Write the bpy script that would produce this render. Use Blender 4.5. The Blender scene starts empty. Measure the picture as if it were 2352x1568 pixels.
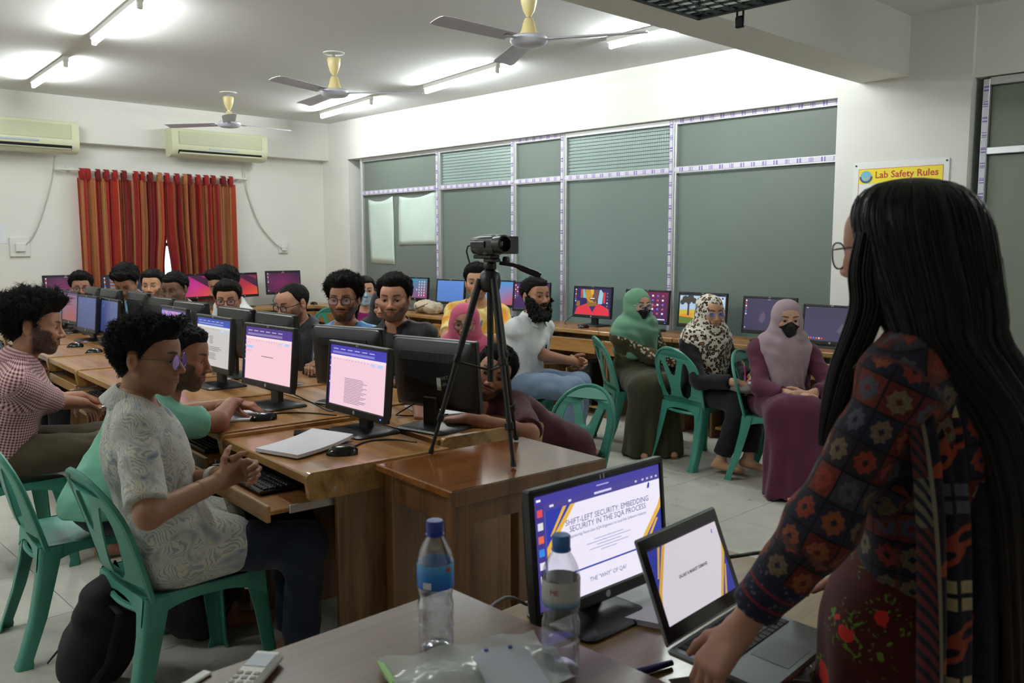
import bpy, bmesh, math, random
import numpy as np
from mathutils import Vector, Matrix, geometry
sc = bpy.context.scene
COL = sc.collection
rad = math.radians
PI = math.pi
# ------------------------------------------------------------ camera, world, exposure
def camera_axes(yaw, pitch, roll):
    yaw, pitch, roll = map(rad, (yaw, pitch, roll))
    fw = Vector((math.sin(yaw)*math.cos(pitch), math.cos(yaw)*math.cos(pitch), -math.sin(pitch)))
    rt = Vector((math.cos(yaw), -math.sin(yaw), 0))
    up = rt.cross(fw)
    return rt*math.cos(roll)+up*math.sin(roll), up*math.cos(roll)-rt*math.sin(roll), fw
cam_d = bpy.data.cameras.new('camera'); cam = bpy.data.objects.new('camera', cam_d); COL.objects.link(cam)
_r, _u, _f = camera_axes(43.76, 6.35, -0.07)
cam.matrix_world = Matrix(((_r.x, _u.x, -_f.x, 0), (_r.y, _u.y, -_f.y, 0), (_r.z, _u.z, -_f.z, 1.5), (0, 0, 0, 1)))
cam_d.sensor_width = 36.0; cam_d.lens = 2011.3/2352*36; cam_d.clip_start = .05
cam_d.dof.use_dof = True; cam_d.dof.focus_distance = 4.2; cam_d.dof.aperture_fstop = 6.3
sc.camera = cam
world = bpy.data.worlds.new('world'); sc.world = world; world.use_nodes = True
world.node_tree.nodes['Background'].inputs[0].default_value = (.62, .80, .90, 1)
world.node_tree.nodes['Background'].inputs[1].default_value = 2.2
sc.view_settings.view_transform = 'Standard'; sc.view_settings.look = 'None'
sc.view_settings.gamma = 1; sc.view_settings.use_curve_mapping = False
sc.view_settings.exposure = 0.0
sc.cycles.max_bounces = 5; sc.cycles.diffuse_bounces = 4; sc.cycles.glossy_bounces = 2
sc.cycles.transmission_bounces = 6; sc.cycles.transparent_max_bounces = 8
sc.cycles.caustics_reflective = False; sc.cycles.caustics_refractive = False
sc.cycles.sample_clamp_indirect = 4
sc.cycles.use_denoising = True; sc.cycles.use_light_tree = False; sc.cycles.use_adaptive_sampling = True; sc.cycles.adaptive_threshold = .1; sc.cycles.adaptive_min_samples = 20
TUBE_POWER = 165.0

# ------------------------------------------------------------ small helpers
def srgb(r, g, b):
    def f(c):
        c /= 255.0
        return c/12.92 if c <= .04045 else ((c+.055)/1.055)**2.4
    return (f(r), f(g), f(b), 1)
def V(*a): return Vector(a)
def nv(a): return np.array(a, float)
def unit(a):
    a = np.asarray(a, float); return a/(np.linalg.norm(a)+1e-12)

class MB:
    """collects geometry for one mesh"""
    def __init__(s): s.v = []; s.f = []; s.m = []; s.uv = {}; s.M = Matrix(); s.mi = 0; s.col = []; s.c = (1, 1, 1, 1)
    def add(s, vs, fs, mi=None):
        o = len(s.v)
        s.v += [tuple(s.M @ Vector(v)) for v in vs]
        s.col += [s.c]*len(vs)
        for f in fs:
            s.f.append(tuple(i+o for i in f)); s.m.append(s.mi if mi is None else mi)
        return s
    def box(s, c, d, b=0, rz=0, R=None):
        hx, hy, hz = d[0]/2, d[1]/2, d[2]/2
        b = min(b, hx*.95, hy*.95, hz*.95)
        T = Matrix.Translation(c) @ (R.to_4x4() if R else Matrix.Rotation(rz, 4, 'Z'))
        if b <= 0:
            vs = [(x, y, z) for x in (-hx, hx) for y in (-hy, hy) for z in (-hz, hz)]
            fs = [(0,1,3,2),(4,6,7,5),(0,4,5,1),(2,3,7,6),(0,2,6,4),(1,5,7,3)]
        else:
            vs = []; idx = {}
            for sx in (-1, 1):
                for sy in (-1, 1):
                    for sz in (-1, 1):
                        for a in range(3):
                            h = [hx, hy, hz]; p = [sx*(hx-b), sy*(hy-b), sz*(hz-b)]
                            p[a] = (sx, sy, sz)[a]*h[a]
                            idx[sx, sy, sz, a] = len(vs); vs.append(tuple(p))
            fs = []
            def q(*k): fs.append(tuple(idx[i] for i in k))
            for a in range(3):
                o1, o2 = [i for i in range(3) if i != a]
                for sg in (-1, 1):
                    ks = []
                    for s1, s2 in ((-1,-1),(1,-1),(1,1),(-1,1)):
                        t = [0,0,0]; t[a] = sg; t[o1] = s1; t[o2] = s2; ks.append((*t, a))
                    flip = (sg > 0) == (a == 1)
                    q(*(ks[::-1] if flip else ks))
            for a in range(3):           # edges along axis a
                o1, o2 = [i for i in range(3) if i != a]
                for s1 in (-1, 1):
                    for s2 in (-1, 1):
                        def k(sa, ax):
                            t = [0,0,0]; t[a] = sa; t[o1] = s1; t[o2] = s2; return (*t, ax)
                        ks = [k(-1, o1), k(1, o1), k(1, o2), k(-1, o2)]
                        flip = (s1*s2 > 0) == (a == 1)
                        q(*(ks if flip else ks[::-1]))
            for sx in (-1, 1):
                for sy in (-1, 1):
                    for sz in (-1, 1):
                        ks = [(sx, sy, sz, 0), (sx, sy, sz, 1), (sx, sy, sz, 2)]
                        q(*(ks if sx*sy*sz > 0 else ks[::-1]))
        M0 = s.M; s.M = M0 @ T; s.add(vs, fs); s.M = M0
        return s
    def cyl(s, p, q, r, r2=None, n=16, cap=True):
        return s.tube([p, q], [r, r if r2 is None else r2], n, cap)
    def tube(s, pts, rs, n=8, cap=True, flat=None):
        pts = [Vector(p) for p in pts]
        if not hasattr(rs, '__len__'): rs = [rs]*len(pts)
        vs = []; fs = []; prev = None
        for i, p in enumerate(pts):
            t = (pts[min(i+1, len(pts)-1)]-pts[max(i-1, 0)]).normalized()
            if prev is None:
                a = Vector((0, 0, 1)) if abs(t.z) < .9 else Vector((1, 0, 0))
                x = a.cross(t).normalized()
            else:
                x = (prev-t*prev.dot(t))
                x = x.normalized() if x.length > 1e-6 else t.orthogonal().normalized()
            prev = x; y = t.cross(x)
            for k in range(n):
                a = 2*PI*k/n
                vs.append(p+(x*math.cos(a)+y*math.sin(a)*(flat or 1))*rs[i])
        for i in range(len(pts)-1):
            for k in range(n):
                fs.append((i*n+k, i*n+(k+1) % n, (i+1)*n+(k+1) % n, (i+1)*n+k))
        if cap:
            fs.append(tuple(range(n))[::-1]); fs.append(tuple((len(pts)-1)*n+k for k in range(n)))
        return s.add(vs, fs)
    def lathe(s, prof, n=32, c=(0, 0, 0), cap=True):
        vs = []; fs = []; m = len(prof)
        for (r, z) in prof:
            for k in range(n):
                a = 2*PI*k/n; vs.append((c[0]+r*math.cos(a), c[1]+r*math.sin(a), c[2]+z))
        for i in range(m-1):
            for k in range(n):
                fs.append((i*n+k, i*n+(k+1) % n, (i+1)*n+(k+1) % n, (i+1)*n+k))
        if cap:
            fs.append(tuple(range(n))[::-1]); fs.append(tuple((m-1)*n+k for k in range(n)))
        return s.add(vs, fs)
    def loft(s, rings, cap=True, close=True):
        n = len(rings[0]); vs = [p for r in rings for p in r]; fs = []
        for i in range(len(rings)-1):
            for k in range(n if close else n-1):
                fs.append((i*n+k, i*n+(k+1) % n, (i+1)*n+(k+1) % n, (i+1)*n+k))
        if cap:
            fs.append(tuple(range(n))[::-1]); fs.append(tuple((len(rings)-1)*n+k for k in range(n)))
        return s.add(vs, fs)
    def plate(s, loops, fn, t):
        """flat outline with holes -> thick plate; fn maps (u, v, w) to a point, w = 0..t"""
        pl = [[Vector((u, v, 0)) for u, v in lp] for lp in loops]
        tris = geometry.tessellate_polygon(pl)
        flat = [p for lp in pl for p in lp]; n = len(flat)
        vs = [fn(p.x, p.y, 0) for p in flat]+[fn(p.x, p.y, t) for p in flat]
        fs = []
        for a, b, c in tris:
            fs.append((a, b, c)); fs.append((c+n, b+n, a+n))
        o = 0
        for lp in pl:
            m = len(lp)
            for k in range(m):
                a = o+k; b = o+(k+1) % m
                fs.append((a, b, b+n, a+n))
            o += m
        s.add(vs, fs); s.fixn = True
        return s
    def mesh(s, name, mats, smooth=None, color=False):
        me = bpy.data.meshes.new(name); me.from_pydata(s.v, [], s.f)
        if not isinstance(mats, (list, tuple)): mats = [mats]
        for m in mats: me.materials.append(m)
        me.polygons.foreach_set('material_index', s.m)
        if getattr(s, 'fixn', False):
            bm = bmesh.new(); bm.from_mesh(me); bmesh.ops.recalc_face_normals(bm, faces=bm.faces); bm.to_mesh(me); bm.free()
        if color:
            at = me.color_attributes.new('Col', 'FLOAT_COLOR', 'POINT')
            at.data.foreach_set('color', np.array(s.col, np.float32).ravel())
        if smooth is not None:
            me.polygons.foreach_set('use_smooth', [True]*len(me.polygons))
            if smooth < 180: me.set_sharp_from_angle(angle=rad(smooth))
        me.update(); return me
    def build(s, name, mats, parent=None, smooth=None, **k):
        return link(name, s.mesh(name, mats, smooth, **k), parent)

def link(name, me, parent=None, loc=None, rz=None):
    o = bpy.data.objects.new(name, me); COL.objects.link(o)
    if parent: o.parent = parent
    if loc is not None: o.location = loc
    if rz is not None: o.rotation_euler = (0, 0, rz)
    return o
def tag(o, label=None, cat=None, group=None, kind=None):
    if label: o['label'] = label
    if cat: o['category'] = cat
    if group: o['group'] = group
    if kind: o['kind'] = kind
    return o
def empty(name, loc=(0, 0, 0), rz=0):
    o = bpy.data.objects.new(name, None); COL.objects.link(o); o.location = loc; o.rotation_euler = (0, 0, rz)
    o.empty_display_size = .1; return o
KIDS = {}
def kids(o): return [c for c in bpy.data.objects if c.parent == o]
def copy_tree(o, parent=None, tree=None):
    c = o.copy(); COL.objects.link(c); c.parent = parent
    for ch in kids(o): copy_tree(ch, c)
    return c
def text_mesh(body, size, mat, name='lettering', parent=None, align='CENTER', bold=0, ext=0):
    cu = bpy.data.curves.new('t', 'FONT'); cu.body = body; cu.size = size; cu.align_x = align; cu.align_y = 'CENTER'
    cu.offset = bold; cu.extrude = ext; cu.resolution_u = 2
    to = bpy.data.objects.new('t', cu); COL.objects.link(to)
    dg = bpy.context.evaluated_depsgraph_get(); dg.update()
    me = bpy.data.meshes.new_from_object(to.evaluated_get(dg))
    bpy.data.objects.remove(to); bpy.data.curves.remove(cu)
    me.materials.clear(); me.materials.append(mat); me.name = name
    return link(name, me, parent)

# ------------------------------------------------------------ materials
MATS = {}
class NT:
    """tiny node helper"""
    def __init__(s, name):
        s.mat = bpy.data.materials.new(name); s.mat.use_nodes = True
        s.t = s.mat.node_tree; s.n = s.t.nodes; s.l = s.t.links
        s.b = s.n['Principled BSDF']; s.out = s.n['Material Output']
    def node(s, ty, **kw):
        n = s.n.new(ty)
        for k, v in kw.items():
            if k.startswith('i_'):
                k2 = k[2:]
                inp = n.inputs[int(k2)] if k2.isdigit() else n.inputs[k2.replace('_', ' ')]
                s.set(inp, v)
            else: setattr(n, k, v)
        return n
    def set(s, inp, v):
        if isinstance(v, bpy.types.NodeSocket): s.l.new(v, inp)
        elif isinstance(v, bpy.types.Node): s.l.new(v.outputs[0], inp)
        else:
            try: inp.default_value = v
            except Exception: inp.default_value = tuple(v)[:3]
    def obj(s): return s.node('ShaderNodeTexCoord').outputs['Object']
    def uv(s): return s.node('ShaderNodeTexCoord').outputs['UV']
    def attr(s, nm): return s.node('ShaderNodeAttribute', attribute_name=nm)
    def map(s, v, sc=(1, 1, 1), rot=(0, 0, 0), loc=(0, 0, 0)):
        return s.node('ShaderNodeMapping', i_Vector=v, i_Scale=sc, i_Rotation=rot, i_Location=loc).outputs[0]
    def noise(s, v, scale, det=3, rough=.5, dist=0):
        return s.node('ShaderNodeTexNoise', i_Vector=v, i_Scale=scale, i_Detail=det, i_Roughness=rough, i_Distortion=dist)
    def math(s, op, a, b=0, c=0):
        return s.node('ShaderNodeMath', operation=op, i_0=a, i_1=b, i_2=c).outputs[0]
    def mix(s, f, a, b, mode='MIX'):
        n = s.node('ShaderNodeMix', data_type='RGBA', blend_type=mode)
        s.set(n.inputs[0], f); s.set(n.inputs[6], a); s.set(n.inputs[7], b); return n.outputs[2]
    def ramp(s, f, stops, interp='LINEAR'):
        n = s.node('ShaderNodeValToRGB', i_0=f); cr = n.color_ramp; cr.interpolation = interp
        while len(cr.elements) < len(stops): cr.elements.new(.5)
        for e, (p, c) in zip(cr.elements, stops): e.position = p; e.color = c
        return n.outputs[0]
    def sep(s, v):
        n = s.node('ShaderNodeSeparateXYZ', i_0=v); return n.outputs
    def comb(s, x, y, z=0): return s.node('ShaderNodeCombineXYZ', i_0=x, i_1=y, i_2=z).outputs[0]
    def bump(s, h, st=.3, d=.01):
        s.l.new(s.node('ShaderNodeBump', i_Height=h, i_Strength=st, i_Distance=d).outputs[0], s.b.inputs['Normal'])
    def fin(s, col=None, rough=.5, metal=0, spec=.5, **kw):
        if col is not None: s.set(s.b.inputs['Base Color'], col)
        s.set(s.b.inputs['Roughness'], rough); s.set(s.b.inputs['Metallic'], metal)
        s.set(s.b.inputs['Specular IOR Level'], spec)
        for k, v in kw.items(): s.set(s.b.inputs[k.replace('_', ' ')], v)
        return s.mat
def pm(name, col, rough=.5, metal=0, spec=.5, var=0, vs=6, bump=0, bs=60, **kw):
    """plain procedural material with slight tone variation and fine relief"""
    if name in MATS: return MATS[name]
    t = NT(name); c = col
    co = t.obj()
    if var:
        n = t.noise(co, vs, 4).outputs[0]
        dk = tuple(x*(1-var) for x in col[:3])+(1,); lt = tuple(min(1, x*(1+var)) for x in col[:3])+(1,)
        c = t.ramp(n, [(.3, dk), (.7, lt)])
    if bump: t.bump(t.noise(co, bs, 3).outputs[0], bump)
    MATS[name] = t.fin(c, rough, metal, spec, **kw); return MATS[name]
def emis(name, col, st):
    if name in MATS: return MATS[name]
    t = NT(name); MATS[name] = t.fin((0, 0, 0, 1), .5, Emission_Color=col, Emission_Strength=st); return MATS[name]
def wood(name, c1, c2, c3, axis=0, rough=.32, scale=1.0, coat=.3):
    if name in MATS: return MATS[name]
    t = NT(name); co = t.obj()
    s = [9*scale]*3; s[axis] = .9*scale
    m = t.map(co, s)
    w = t.noise(m, 1.6, 5, .6, .6).outputs[0]
    s2 = [70*scale]*3; s2[axis] = 2.2*scale
    g = t.noise(t.map(co, s2), 1.5, 3, .6).outputs[0]
    c = t.ramp(w, [(.3, c1), (.5, c2), (.72, c3)])
    c = t.mix(t.math('MULTIPLY', g, .55), c, c1, 'MULTIPLY')
    rg = t.math('ADD', rough-.06, t.math('MULTIPLY', t.noise(co, 5, 3).outputs[0], .14))
    t.bump(g, .08, .004)
    MATS[name] = t.fin(c, rg, 0, .5, Coat_Weight=coat, Coat_Roughness=.12); return MATS[name]
# ------------------------------------------------------------ signed-distance modelling (figures, cloth, soft things)
def n3(p, freq, seed, n=9):
    """smooth pseudo noise, roughly -1..1"""
    rg = np.random.RandomState(seed); out = np.zeros(len(p))
    for i in range(n):
        k = rg.normal(size=3); k = k/np.linalg.norm(k)*freq*rg.uniform(.6, 1.5)
        out += np.sin(p @ k*2*PI+rg.uniform(0, 6.28)+1.3*np.sin(p @ (np.roll(k, 1)*.6)*2*PI+rg.uniform(0, 6.28)))
    return out/math.sqrt(n)/1.2
class SDF:
    def __init__(s): s.p = []
    def cone(s, a, b, r1, r2, k=.02, side=None, sx=1.0, sub=False):
        s.p.append(('c', nv(a), nv(b), r1, r2, k, None if side is None else unit(side), sx, sub)); return s
    def ell(s, c, r, k=.02, R=None, sub=False):
        s.p.append(('e', nv(c), nv(r), k, R, sub)); return s
    def bounds(s):
        lo = np.full(3, 9e9); hi = -lo
        for p in s.p:
            if p[0] == 'c':
                if p[8]: continue
                m = max(p[3], p[4])*max(1, p[7]); q = np.array([p[1]-m, p[1]+m, p[2]-m, p[2]+m])
            else:
                if p[5]: continue
                m = p[2].max(); q = np.array([p[1]-m, p[1]+m])
            lo = np.minimum(lo, q.min(0)); hi = np.maximum(hi, q.max(0))
        return lo, hi
    def grid(s, h, lo=None, hi=None, infl=0.0):
        if lo is None: lo, hi = s.bounds()
        lo = np.asarray(lo, float)-3*h-max(infl, 0); hi = np.asarray(hi, float)+3*h+max(infl, 0)
        n = np.ceil((hi-lo)/h).astype(int)+1
        ax = [lo[i]+h*np.arange(n[i]) for i in range(3)]
        G = np.full(n, 1.0)
        for p in s.p:
            if p[0] == 'c':
                _, a, b, r1, r2, k, side, sx, sub = p
                m = max(r1, r2)*max(1, sx)+k+3*h+infl+.01
                mn = np.minimum(a, b)-m; mx = np.maximum(a, b)+m
            else:
                _, c, r, k, R, sub = p
                m = r.max()+k+3*h+infl+.01; mn = c-m; mx = c+m
            i0 = np.clip(np.floor((mn-lo)/h).astype(int), 0, n); i1 = np.clip(np.ceil((mx-lo)/h).astype(int)+1, 0, n)
            if np.any(i1 <= i0): continue
            sl = tuple(slice(i0[i], i1[i]) for i in range(3))
            X = ax[0][sl[0]][:, None, None]; Y = ax[1][sl[1]][None, :, None]; Z = ax[2][sl[2]][None, None, :]
            if p[0] == 'c':
                d = b-a; L2 = d @ d+1e-12
                px, py, pz = X-a[0], Y-a[1], Z-a[2]
                t = np.clip((px*d[0]+py*d[1]+pz*d[2])/L2, 0, 1)
                qx, qy, qz = px-t*d[0], py-t*d[1], pz-t*d[2]
                if side is not None:
                    u = qx*side[0]+qy*side[1]+qz*side[2]
                    f = u*(1/sx-1)
                    qx, qy, qz = qx+f*side[0], qy+f*side[1], qz+f*side[2]
                D = np.sqrt(qx*qx+qy*qy+qz*qz)-(r1+(r2-r1)*t)
            else:
                px, py, pz = X-c[0], Y-c[1], Z-c[2]
                if R is not None:
                    px, py, pz = (R[0, i]*px+R[1, i]*py+R[2, i]*pz for i in range(3))
                k0 = np.sqrt((px/r[0])**2+(py/r[1])**2+(pz/r[2])**2)
                k1 = np.sqrt((px/r[0]**2)**2+(py/r[1]**2)**2+(pz/r[2]**2)**2)+1e-9
                D = k0*(k0-1)/k1
            A = G[sl]
            if sub:
                D = -(D); hh = np.clip(.5-.5*(A-D)/k, 0, 1); G[sl] = A*(1-hh)+D*hh+k*hh*(1-hh)
            else:
                hh = np.clip(.5+.5*(A-D)/k, 0, 1); G[sl] = A*(1-hh)+D*hh-k*hh*(1-hh)
        return G-infl, lo
    def surf(s, h, lo=None, hi=None, infl=0.0, clip=None):
        G, o = s.grid(h, lo, hi, infl)
        if clip is not None:
            n = G.shape
            P = np.stack(np.meshgrid(*[o[i]+h*np.arange(n[i]) for i in range(3)], indexing='ij'), -1).reshape(-1, 3)
            G = np.maximum(G, clip(P).reshape(n))
        return nets(G, o, h)
def nets(G, o, h):
    """naive surface nets"""
    G[0] = G[-1] = 1; G[:, 0] = G[:, -1] = 1; G[:, :, 0] = G[:, :, -1] = 1
    S = G < 0; c = S[:-1, :-1, :-1].astype(np.int8)
    cnt = np.zeros(c.shape, np.int8)
    for dx in (0, 1):
        for dy in (0, 1):
            for dz in (0, 1):
                cnt += S[dx:dx+c.shape[0], dy:dy+c.shape[1], dz:dz+c.shape[2]]
    act = (cnt > 0) & (cnt < 8); I = np.argwhere(act)
    idx = np.full(c.shape, -1, np.int64); idx[act] = np.arange(len(I))
    pos = np.zeros((len(I), 3)); w = np.zeros(len(I))
    cor = [(i, j, k) for i in (0, 1) for j in (0, 1) for k in (0, 1)]
    vals = {q: G[I[:, 0]+q[0], I[:, 1]+q[1], I[:, 2]+q[2]] for q in cor}
    for q in cor:
        for a in range(3):
            if q[a] == 0:
                e = list(q); e[a] = 1; e = tuple(e)
                A, B = vals[q], vals[e]; m = (A < 0) != (B < 0)
                t = np.where(m, A/np.where(m, A-B, 1), 0)
                p = np.array(q, float)[None].repeat(len(I), 0); p[:, a] += t
                pos += p*m[:, None]; w += m
    Vt = (I+pos/w[:, None])*h+o
    F = []
    for a in range(3):
        b, c2 = (a+1) % 3, (a+2) % 3
        s0 = [slice(None)]*3; s1 = [slice(None)]*3; s0[a] = slice(0, -1); s1[a] = slice(1, None)
        ch = S[tuple(s0)] != S[tuple(s1)]
        E = np.argwhere(ch)
        ok = (E[:, b] > 0) & (E[:, c2] > 0); E = E[ok]
        ins = S[E[:, 0], E[:, 1], E[:, 2]]
        def at(db, dc):
            e = E.copy(); e[:, b] -= db; e[:, c2] -= dc; return idx[e[:, 0], e[:, 1], e[:, 2]]
        q = np.stack([at(1, 1), at(0, 1), at(0, 0), at(1, 0)], 1)
        q[~ins] = q[~ins][:, ::-1]
        F.append(q)
    F = np.concatenate(F) if F else np.zeros((0, 4), int)
    F = F[(F >= 0).all(1)]
    return Vt, F
def vnormals(P, F):
    n = np.cross(P[F[:, 2]]-P[F[:, 0]], P[F[:, 3]]-P[F[:, 1]]); N = np.zeros_like(P)
    for i in range(4): np.add.at(N, F[:, i], n)
    return N/(np.linalg.norm(N, axis=1, keepdims=True)+1e-12)
def relax(P, F, it=1, lam=.5):
    a = np.concatenate([F[:, i] for i in range(4)]); b = np.concatenate([F[:, (i+1) % 4] for i in range(4)])
    deg = np.bincount(a, minlength=len(P))+np.bincount(b, minlength=len(P))
    for _ in range(it):
        Q = np.stack([np.bincount(a, P[b, i], len(P))+np.bincount(b, P[a, i], len(P)) for i in range(3)], 1)/np.maximum(deg, 1)[:, None]
        P = P+lam*(Q-P)
    return P
def npmesh(name, P, F, mats, smooth=True, col=None, tex=None):
    me = bpy.data.meshes.new(name); P = np.asarray(P, np.float32); F = np.asarray(F, np.int32)
    k = F.shape[1]
    me.vertices.add(len(P)); me.vertices.foreach_set('co', P.ravel())
    me.loops.add(F.size); me.loops.foreach_set('vertex_index', F.ravel())
    me.polygons.add(len(F)); me.polygons.foreach_set('loop_start', np.arange(0, F.size, k, dtype=np.int32))
    try: me.polygons.foreach_set('loop_total', np.full(len(F), k, np.int32))
    except Exception: pass
    if not isinstance(mats, (list, tuple)): mats = [mats]
    for m in mats: me.materials.append(m)
    me.update(calc_edges=True)
    me.polygons.foreach_set('use_smooth', np.full(len(F), smooth))
    if col is not None:
        at = me.color_attributes.new('Col', 'FLOAT_COLOR', 'POINT')
        c4 = np.ones((len(P), 4), np.float32); c4[:, :3] = col; at.data.foreach_set('color', c4.ravel())
    if tex is not None:
        at = me.attributes.new('tex', 'FLOAT_VECTOR', 'POINT'); at.data.foreach_set('vector', np.asarray(tex, np.float32).ravel())
    me.validate(); return me
def subset(P, F, mask):
    keep = mask[F].all(1); F2 = F[keep]; u, inv = np.unique(F2, return_inverse=True)
    return u, inv.reshape(F2.shape)
# ------------------------------------------------------------ people
def sst(a, b, x):
    t = np.clip((x-a)/(b-a), 0, 1); return t*t*(3-2*t)
HEADS = {}
def head_template(h):
    if h in HEADS: return HEADS[h]
    S = SDF()
    S.ell((0, -.014, .030), (.0745, .097, .083), .02)
    S.ell((0, .028, -.03), (.060, .064, .076), .03)
    S.ell((0, .060, .040), (.056, .036, .045), .03)
    S.cone((0, .066, -.096), (0, .060, -.088), .019, .024, .03)
    for s in (-1, 1):
        S.cone((s*.058, .002, -.045), (s*.018, .062, -.092), .018, .017, .03)
        S.ell((s*.040, .058, -.022), (.026, .030, .026), .03)
        S.cone((s*.047, .072, .020), (s*.012, .087, .018), .010, .010, .014)
        S.ell((s*.033, .098, -.001), (.018, .014, .013), .016, sub=True)
        S.ell((s*.033, .0765, -.001), (.0175, .0135, .0135), .006)
    S.cone((0, .088, .014), (0, .109, -.030), .0075, .0105, .012)
    S.ell((0, .112, -.035), (.0115, .0105, .0095), .006)
    for s in (-1, 1):
        S.ell((s*.0125, .102, -.038), (.0085, .011, .0085), .006)
        S.ell((s*.0065, .108, -.046), (.0035, .006, .004), .003, sub=True)
        S.ell((s*.0335, .094, -.0022), (.0142, .016, .0037), .0025, sub=True)
    S.ell((0, .080, -.062), (.030, .018, .022), .015)
    for s in (-1, 1):
        S.cone((s*.025, .0835, -.0635), (s*.004, .0955, -.0590), .0030, .0055, .005)
        S.cone((s*.023, .0835, -.066), (0, .0945, -.0705), .0030, .0062, .005)
    S.cone((-.025, .090, -.0648), (0, .103, -.0645), .0013, .0016, .003, sub=True)
    S.cone((.025, .090, -.0648), (0, .103, -.0645), .0013, .0016, .003, sub=True)
    for s in (-1, 1):
        S.ell((s*.077, -.016, -.004), (.010, .019, .032), .010)
        S.ell((s*.088, -.010, .000), (.008, .010, .018), .006, sub=True)
    S.cone((0, -.022, -.05), (0, -.045, -.20), .050, .056, .03)
    P, F = S.surf(h)
    P = relax(P, F, 1, .35)
    HEADS[h] = (P, F); return P, F
def hairline(P, low=0.0, recede=0.0):
    ph = np.degrees(np.abs(np.arctan2(P[:, 0], P[:, 1]+.01)))
    zl = np.interp(ph, [0, 30, 48, 62, 76, 84, 92, 104, 120, 180], [.068+recede, .070+recede*1.3, .058+recede, .036, .012, -.022, -.012, .0, -.04, -.078])
    return P[:, 2]-(zl-low)
def rot_axes(yaw, pitch=0, roll=0):
    """columns: right, forward, up"""
    y = rad(yaw); f = nv((math.cos(y), math.sin(y), 0)); r = nv((math.sin(y), -math.cos(y), 0)); u = nv((0, 0, 1))
    p = rad(pitch); f, u = f*math.cos(p)+u*math.sin(p), u*math.cos(p)-f*math.sin(p)
    q = rad(roll); r, u = r*math.cos(q)-u*math.sin(q), u*math.cos(q)+r*math.sin(q)   # + roll: top leans to own right
    return np.stack([r, f, u], 1)
def hand(S, w, d, n, right, curl=.5, sc=1.0, thumb=.5, spread=0.0):
    d = unit(d); n = nv(n); n = unit(n-d*(n @ d)); t = np.cross(d, n)*(1 if right else -1)
    def cn(a, b, r1, r2, k=.006): S.cone(a, b, r1*sc, r2*sc, k)
    lens = [(.043, .026, .021), (.048, .030, .022), (.044, .028, .021), (.034, .020, .018)]
    for i, (lt, ky) in enumerate(zip((.029, .010, -.010, -.028), (.088, .092, .088, .080))):
        kn = w+(d*ky+t*lt)*sc
        cn(w+t*lt*.6*sc, kn, .015, .0125, .014)
        a = kn; ang = curl*.75+i*.05; dd0 = unit(d+t*spread*(1.5-i)*.5)
        for j, L in enumerate(lens[i]):
            dd = dd0*math.cos(ang)+n*math.sin(ang); b = a+dd*L*sc
            cn(a, b, .0098-.0011*j, .0090-.0012*j, .004); a = b; ang += curl*(.95 if j == 0 else .7)
    a = w+(d*.022+t*.024)*sc; dd = unit(d*.75+t*.75+n*thumb*.6)
    for j, L in enumerate((.042, .033, .027)):
        b = a+dd*L*sc; cn(a, b, .0135-.002*j, .0115-.002*j, .006); a = b; dd = unit(dd+d*.35+n*.25*thumb-t*.25*thumb)
def ik(a, c, l1, l2, pole):
    a, c = nv(a), nv(c); d = c-a; L = np.linalg.norm(d)
    if L > (l1+l2)*.995: c = a+d/L*(l1+l2)*.995; d = c-a; L = np.linalg.norm(d)
    x = (l1*l1-l2*l2+L*L)/(2*L); y = math.sqrt(max(l1*l1-x*x, 1e-6)); e = d/L
    p = nv(pole)-a; p = unit(p-e*(p @ e)); return a+e*x+p*y, c
def bone_tex(P, bones):
    """surface coordinates (around, along, bone) from the nearest bone"""
    best = np.full(len(P), 9e9); T = np.zeros((len(P), 3))
    for i, (a, b, r, side, cs) in enumerate(bones):
        a, b = nv(a), nv(b); d = b-a; L = np.linalg.norm(d); e = d/L
        q = P-a; t = q @ e; qc = q-np.outer(np.clip(t, 0, L), e); D = np.linalg.norm(qc, axis=1)-r+(np.clip(-t, 0, 1)*2 if i else 0)
        s = unit(side-e*(side @ e)); f = np.cross(e, s)
        ang = np.arctan2(qc @ f, qc @ s); m = D < best; best[m] = D[m]
        T[m] = np.stack([ang*cs, t, np.full(len(P), i)], 1)[m]
    return T
SKIN = None
def skin_mat():
    global SKIN
    if SKIN is None:
        t = NT('skin'); a = t.attr('Col').outputs['Color']; co = t.obj()
        n = t.noise(co, 35, 4).outputs[0]
        c = t.mix(.12, a, t.mix(n, (.55, .42, .38, 1), (1.0, .95, .9, 1)), 'MULTIPLY')
        t.bump(t.noise(co, 260, 2).outputs[0], .08, .002)
        SKIN = t.fin(c, .52, 0, .4, Sheen_Weight=.0)
    return SKIN
def hair_mat(name, col=(.007, .006, .006, 1), rough=.7):
    if name in MATS: return MATS[name]
    t = NT(name); n = t.noise(t.obj(), 90, 3).outputs[0]
    c = t.ramp(n, [(.35, tuple(x*.55 for x in col[:3])+(1,)), (.75, tuple(x*1.7 for x in col[:3])+(1,))])
    MATS[name] = t.fin(c, rough, 0, .12); return MATS[name]
def cloth_mat(name, col, rough=.85, var=.12):
    return pm('cloth_'+name, col, rough, 0, .25, var=var, vs=9, bump=.15, bs=300, Sheen_Weight=.15)
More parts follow.
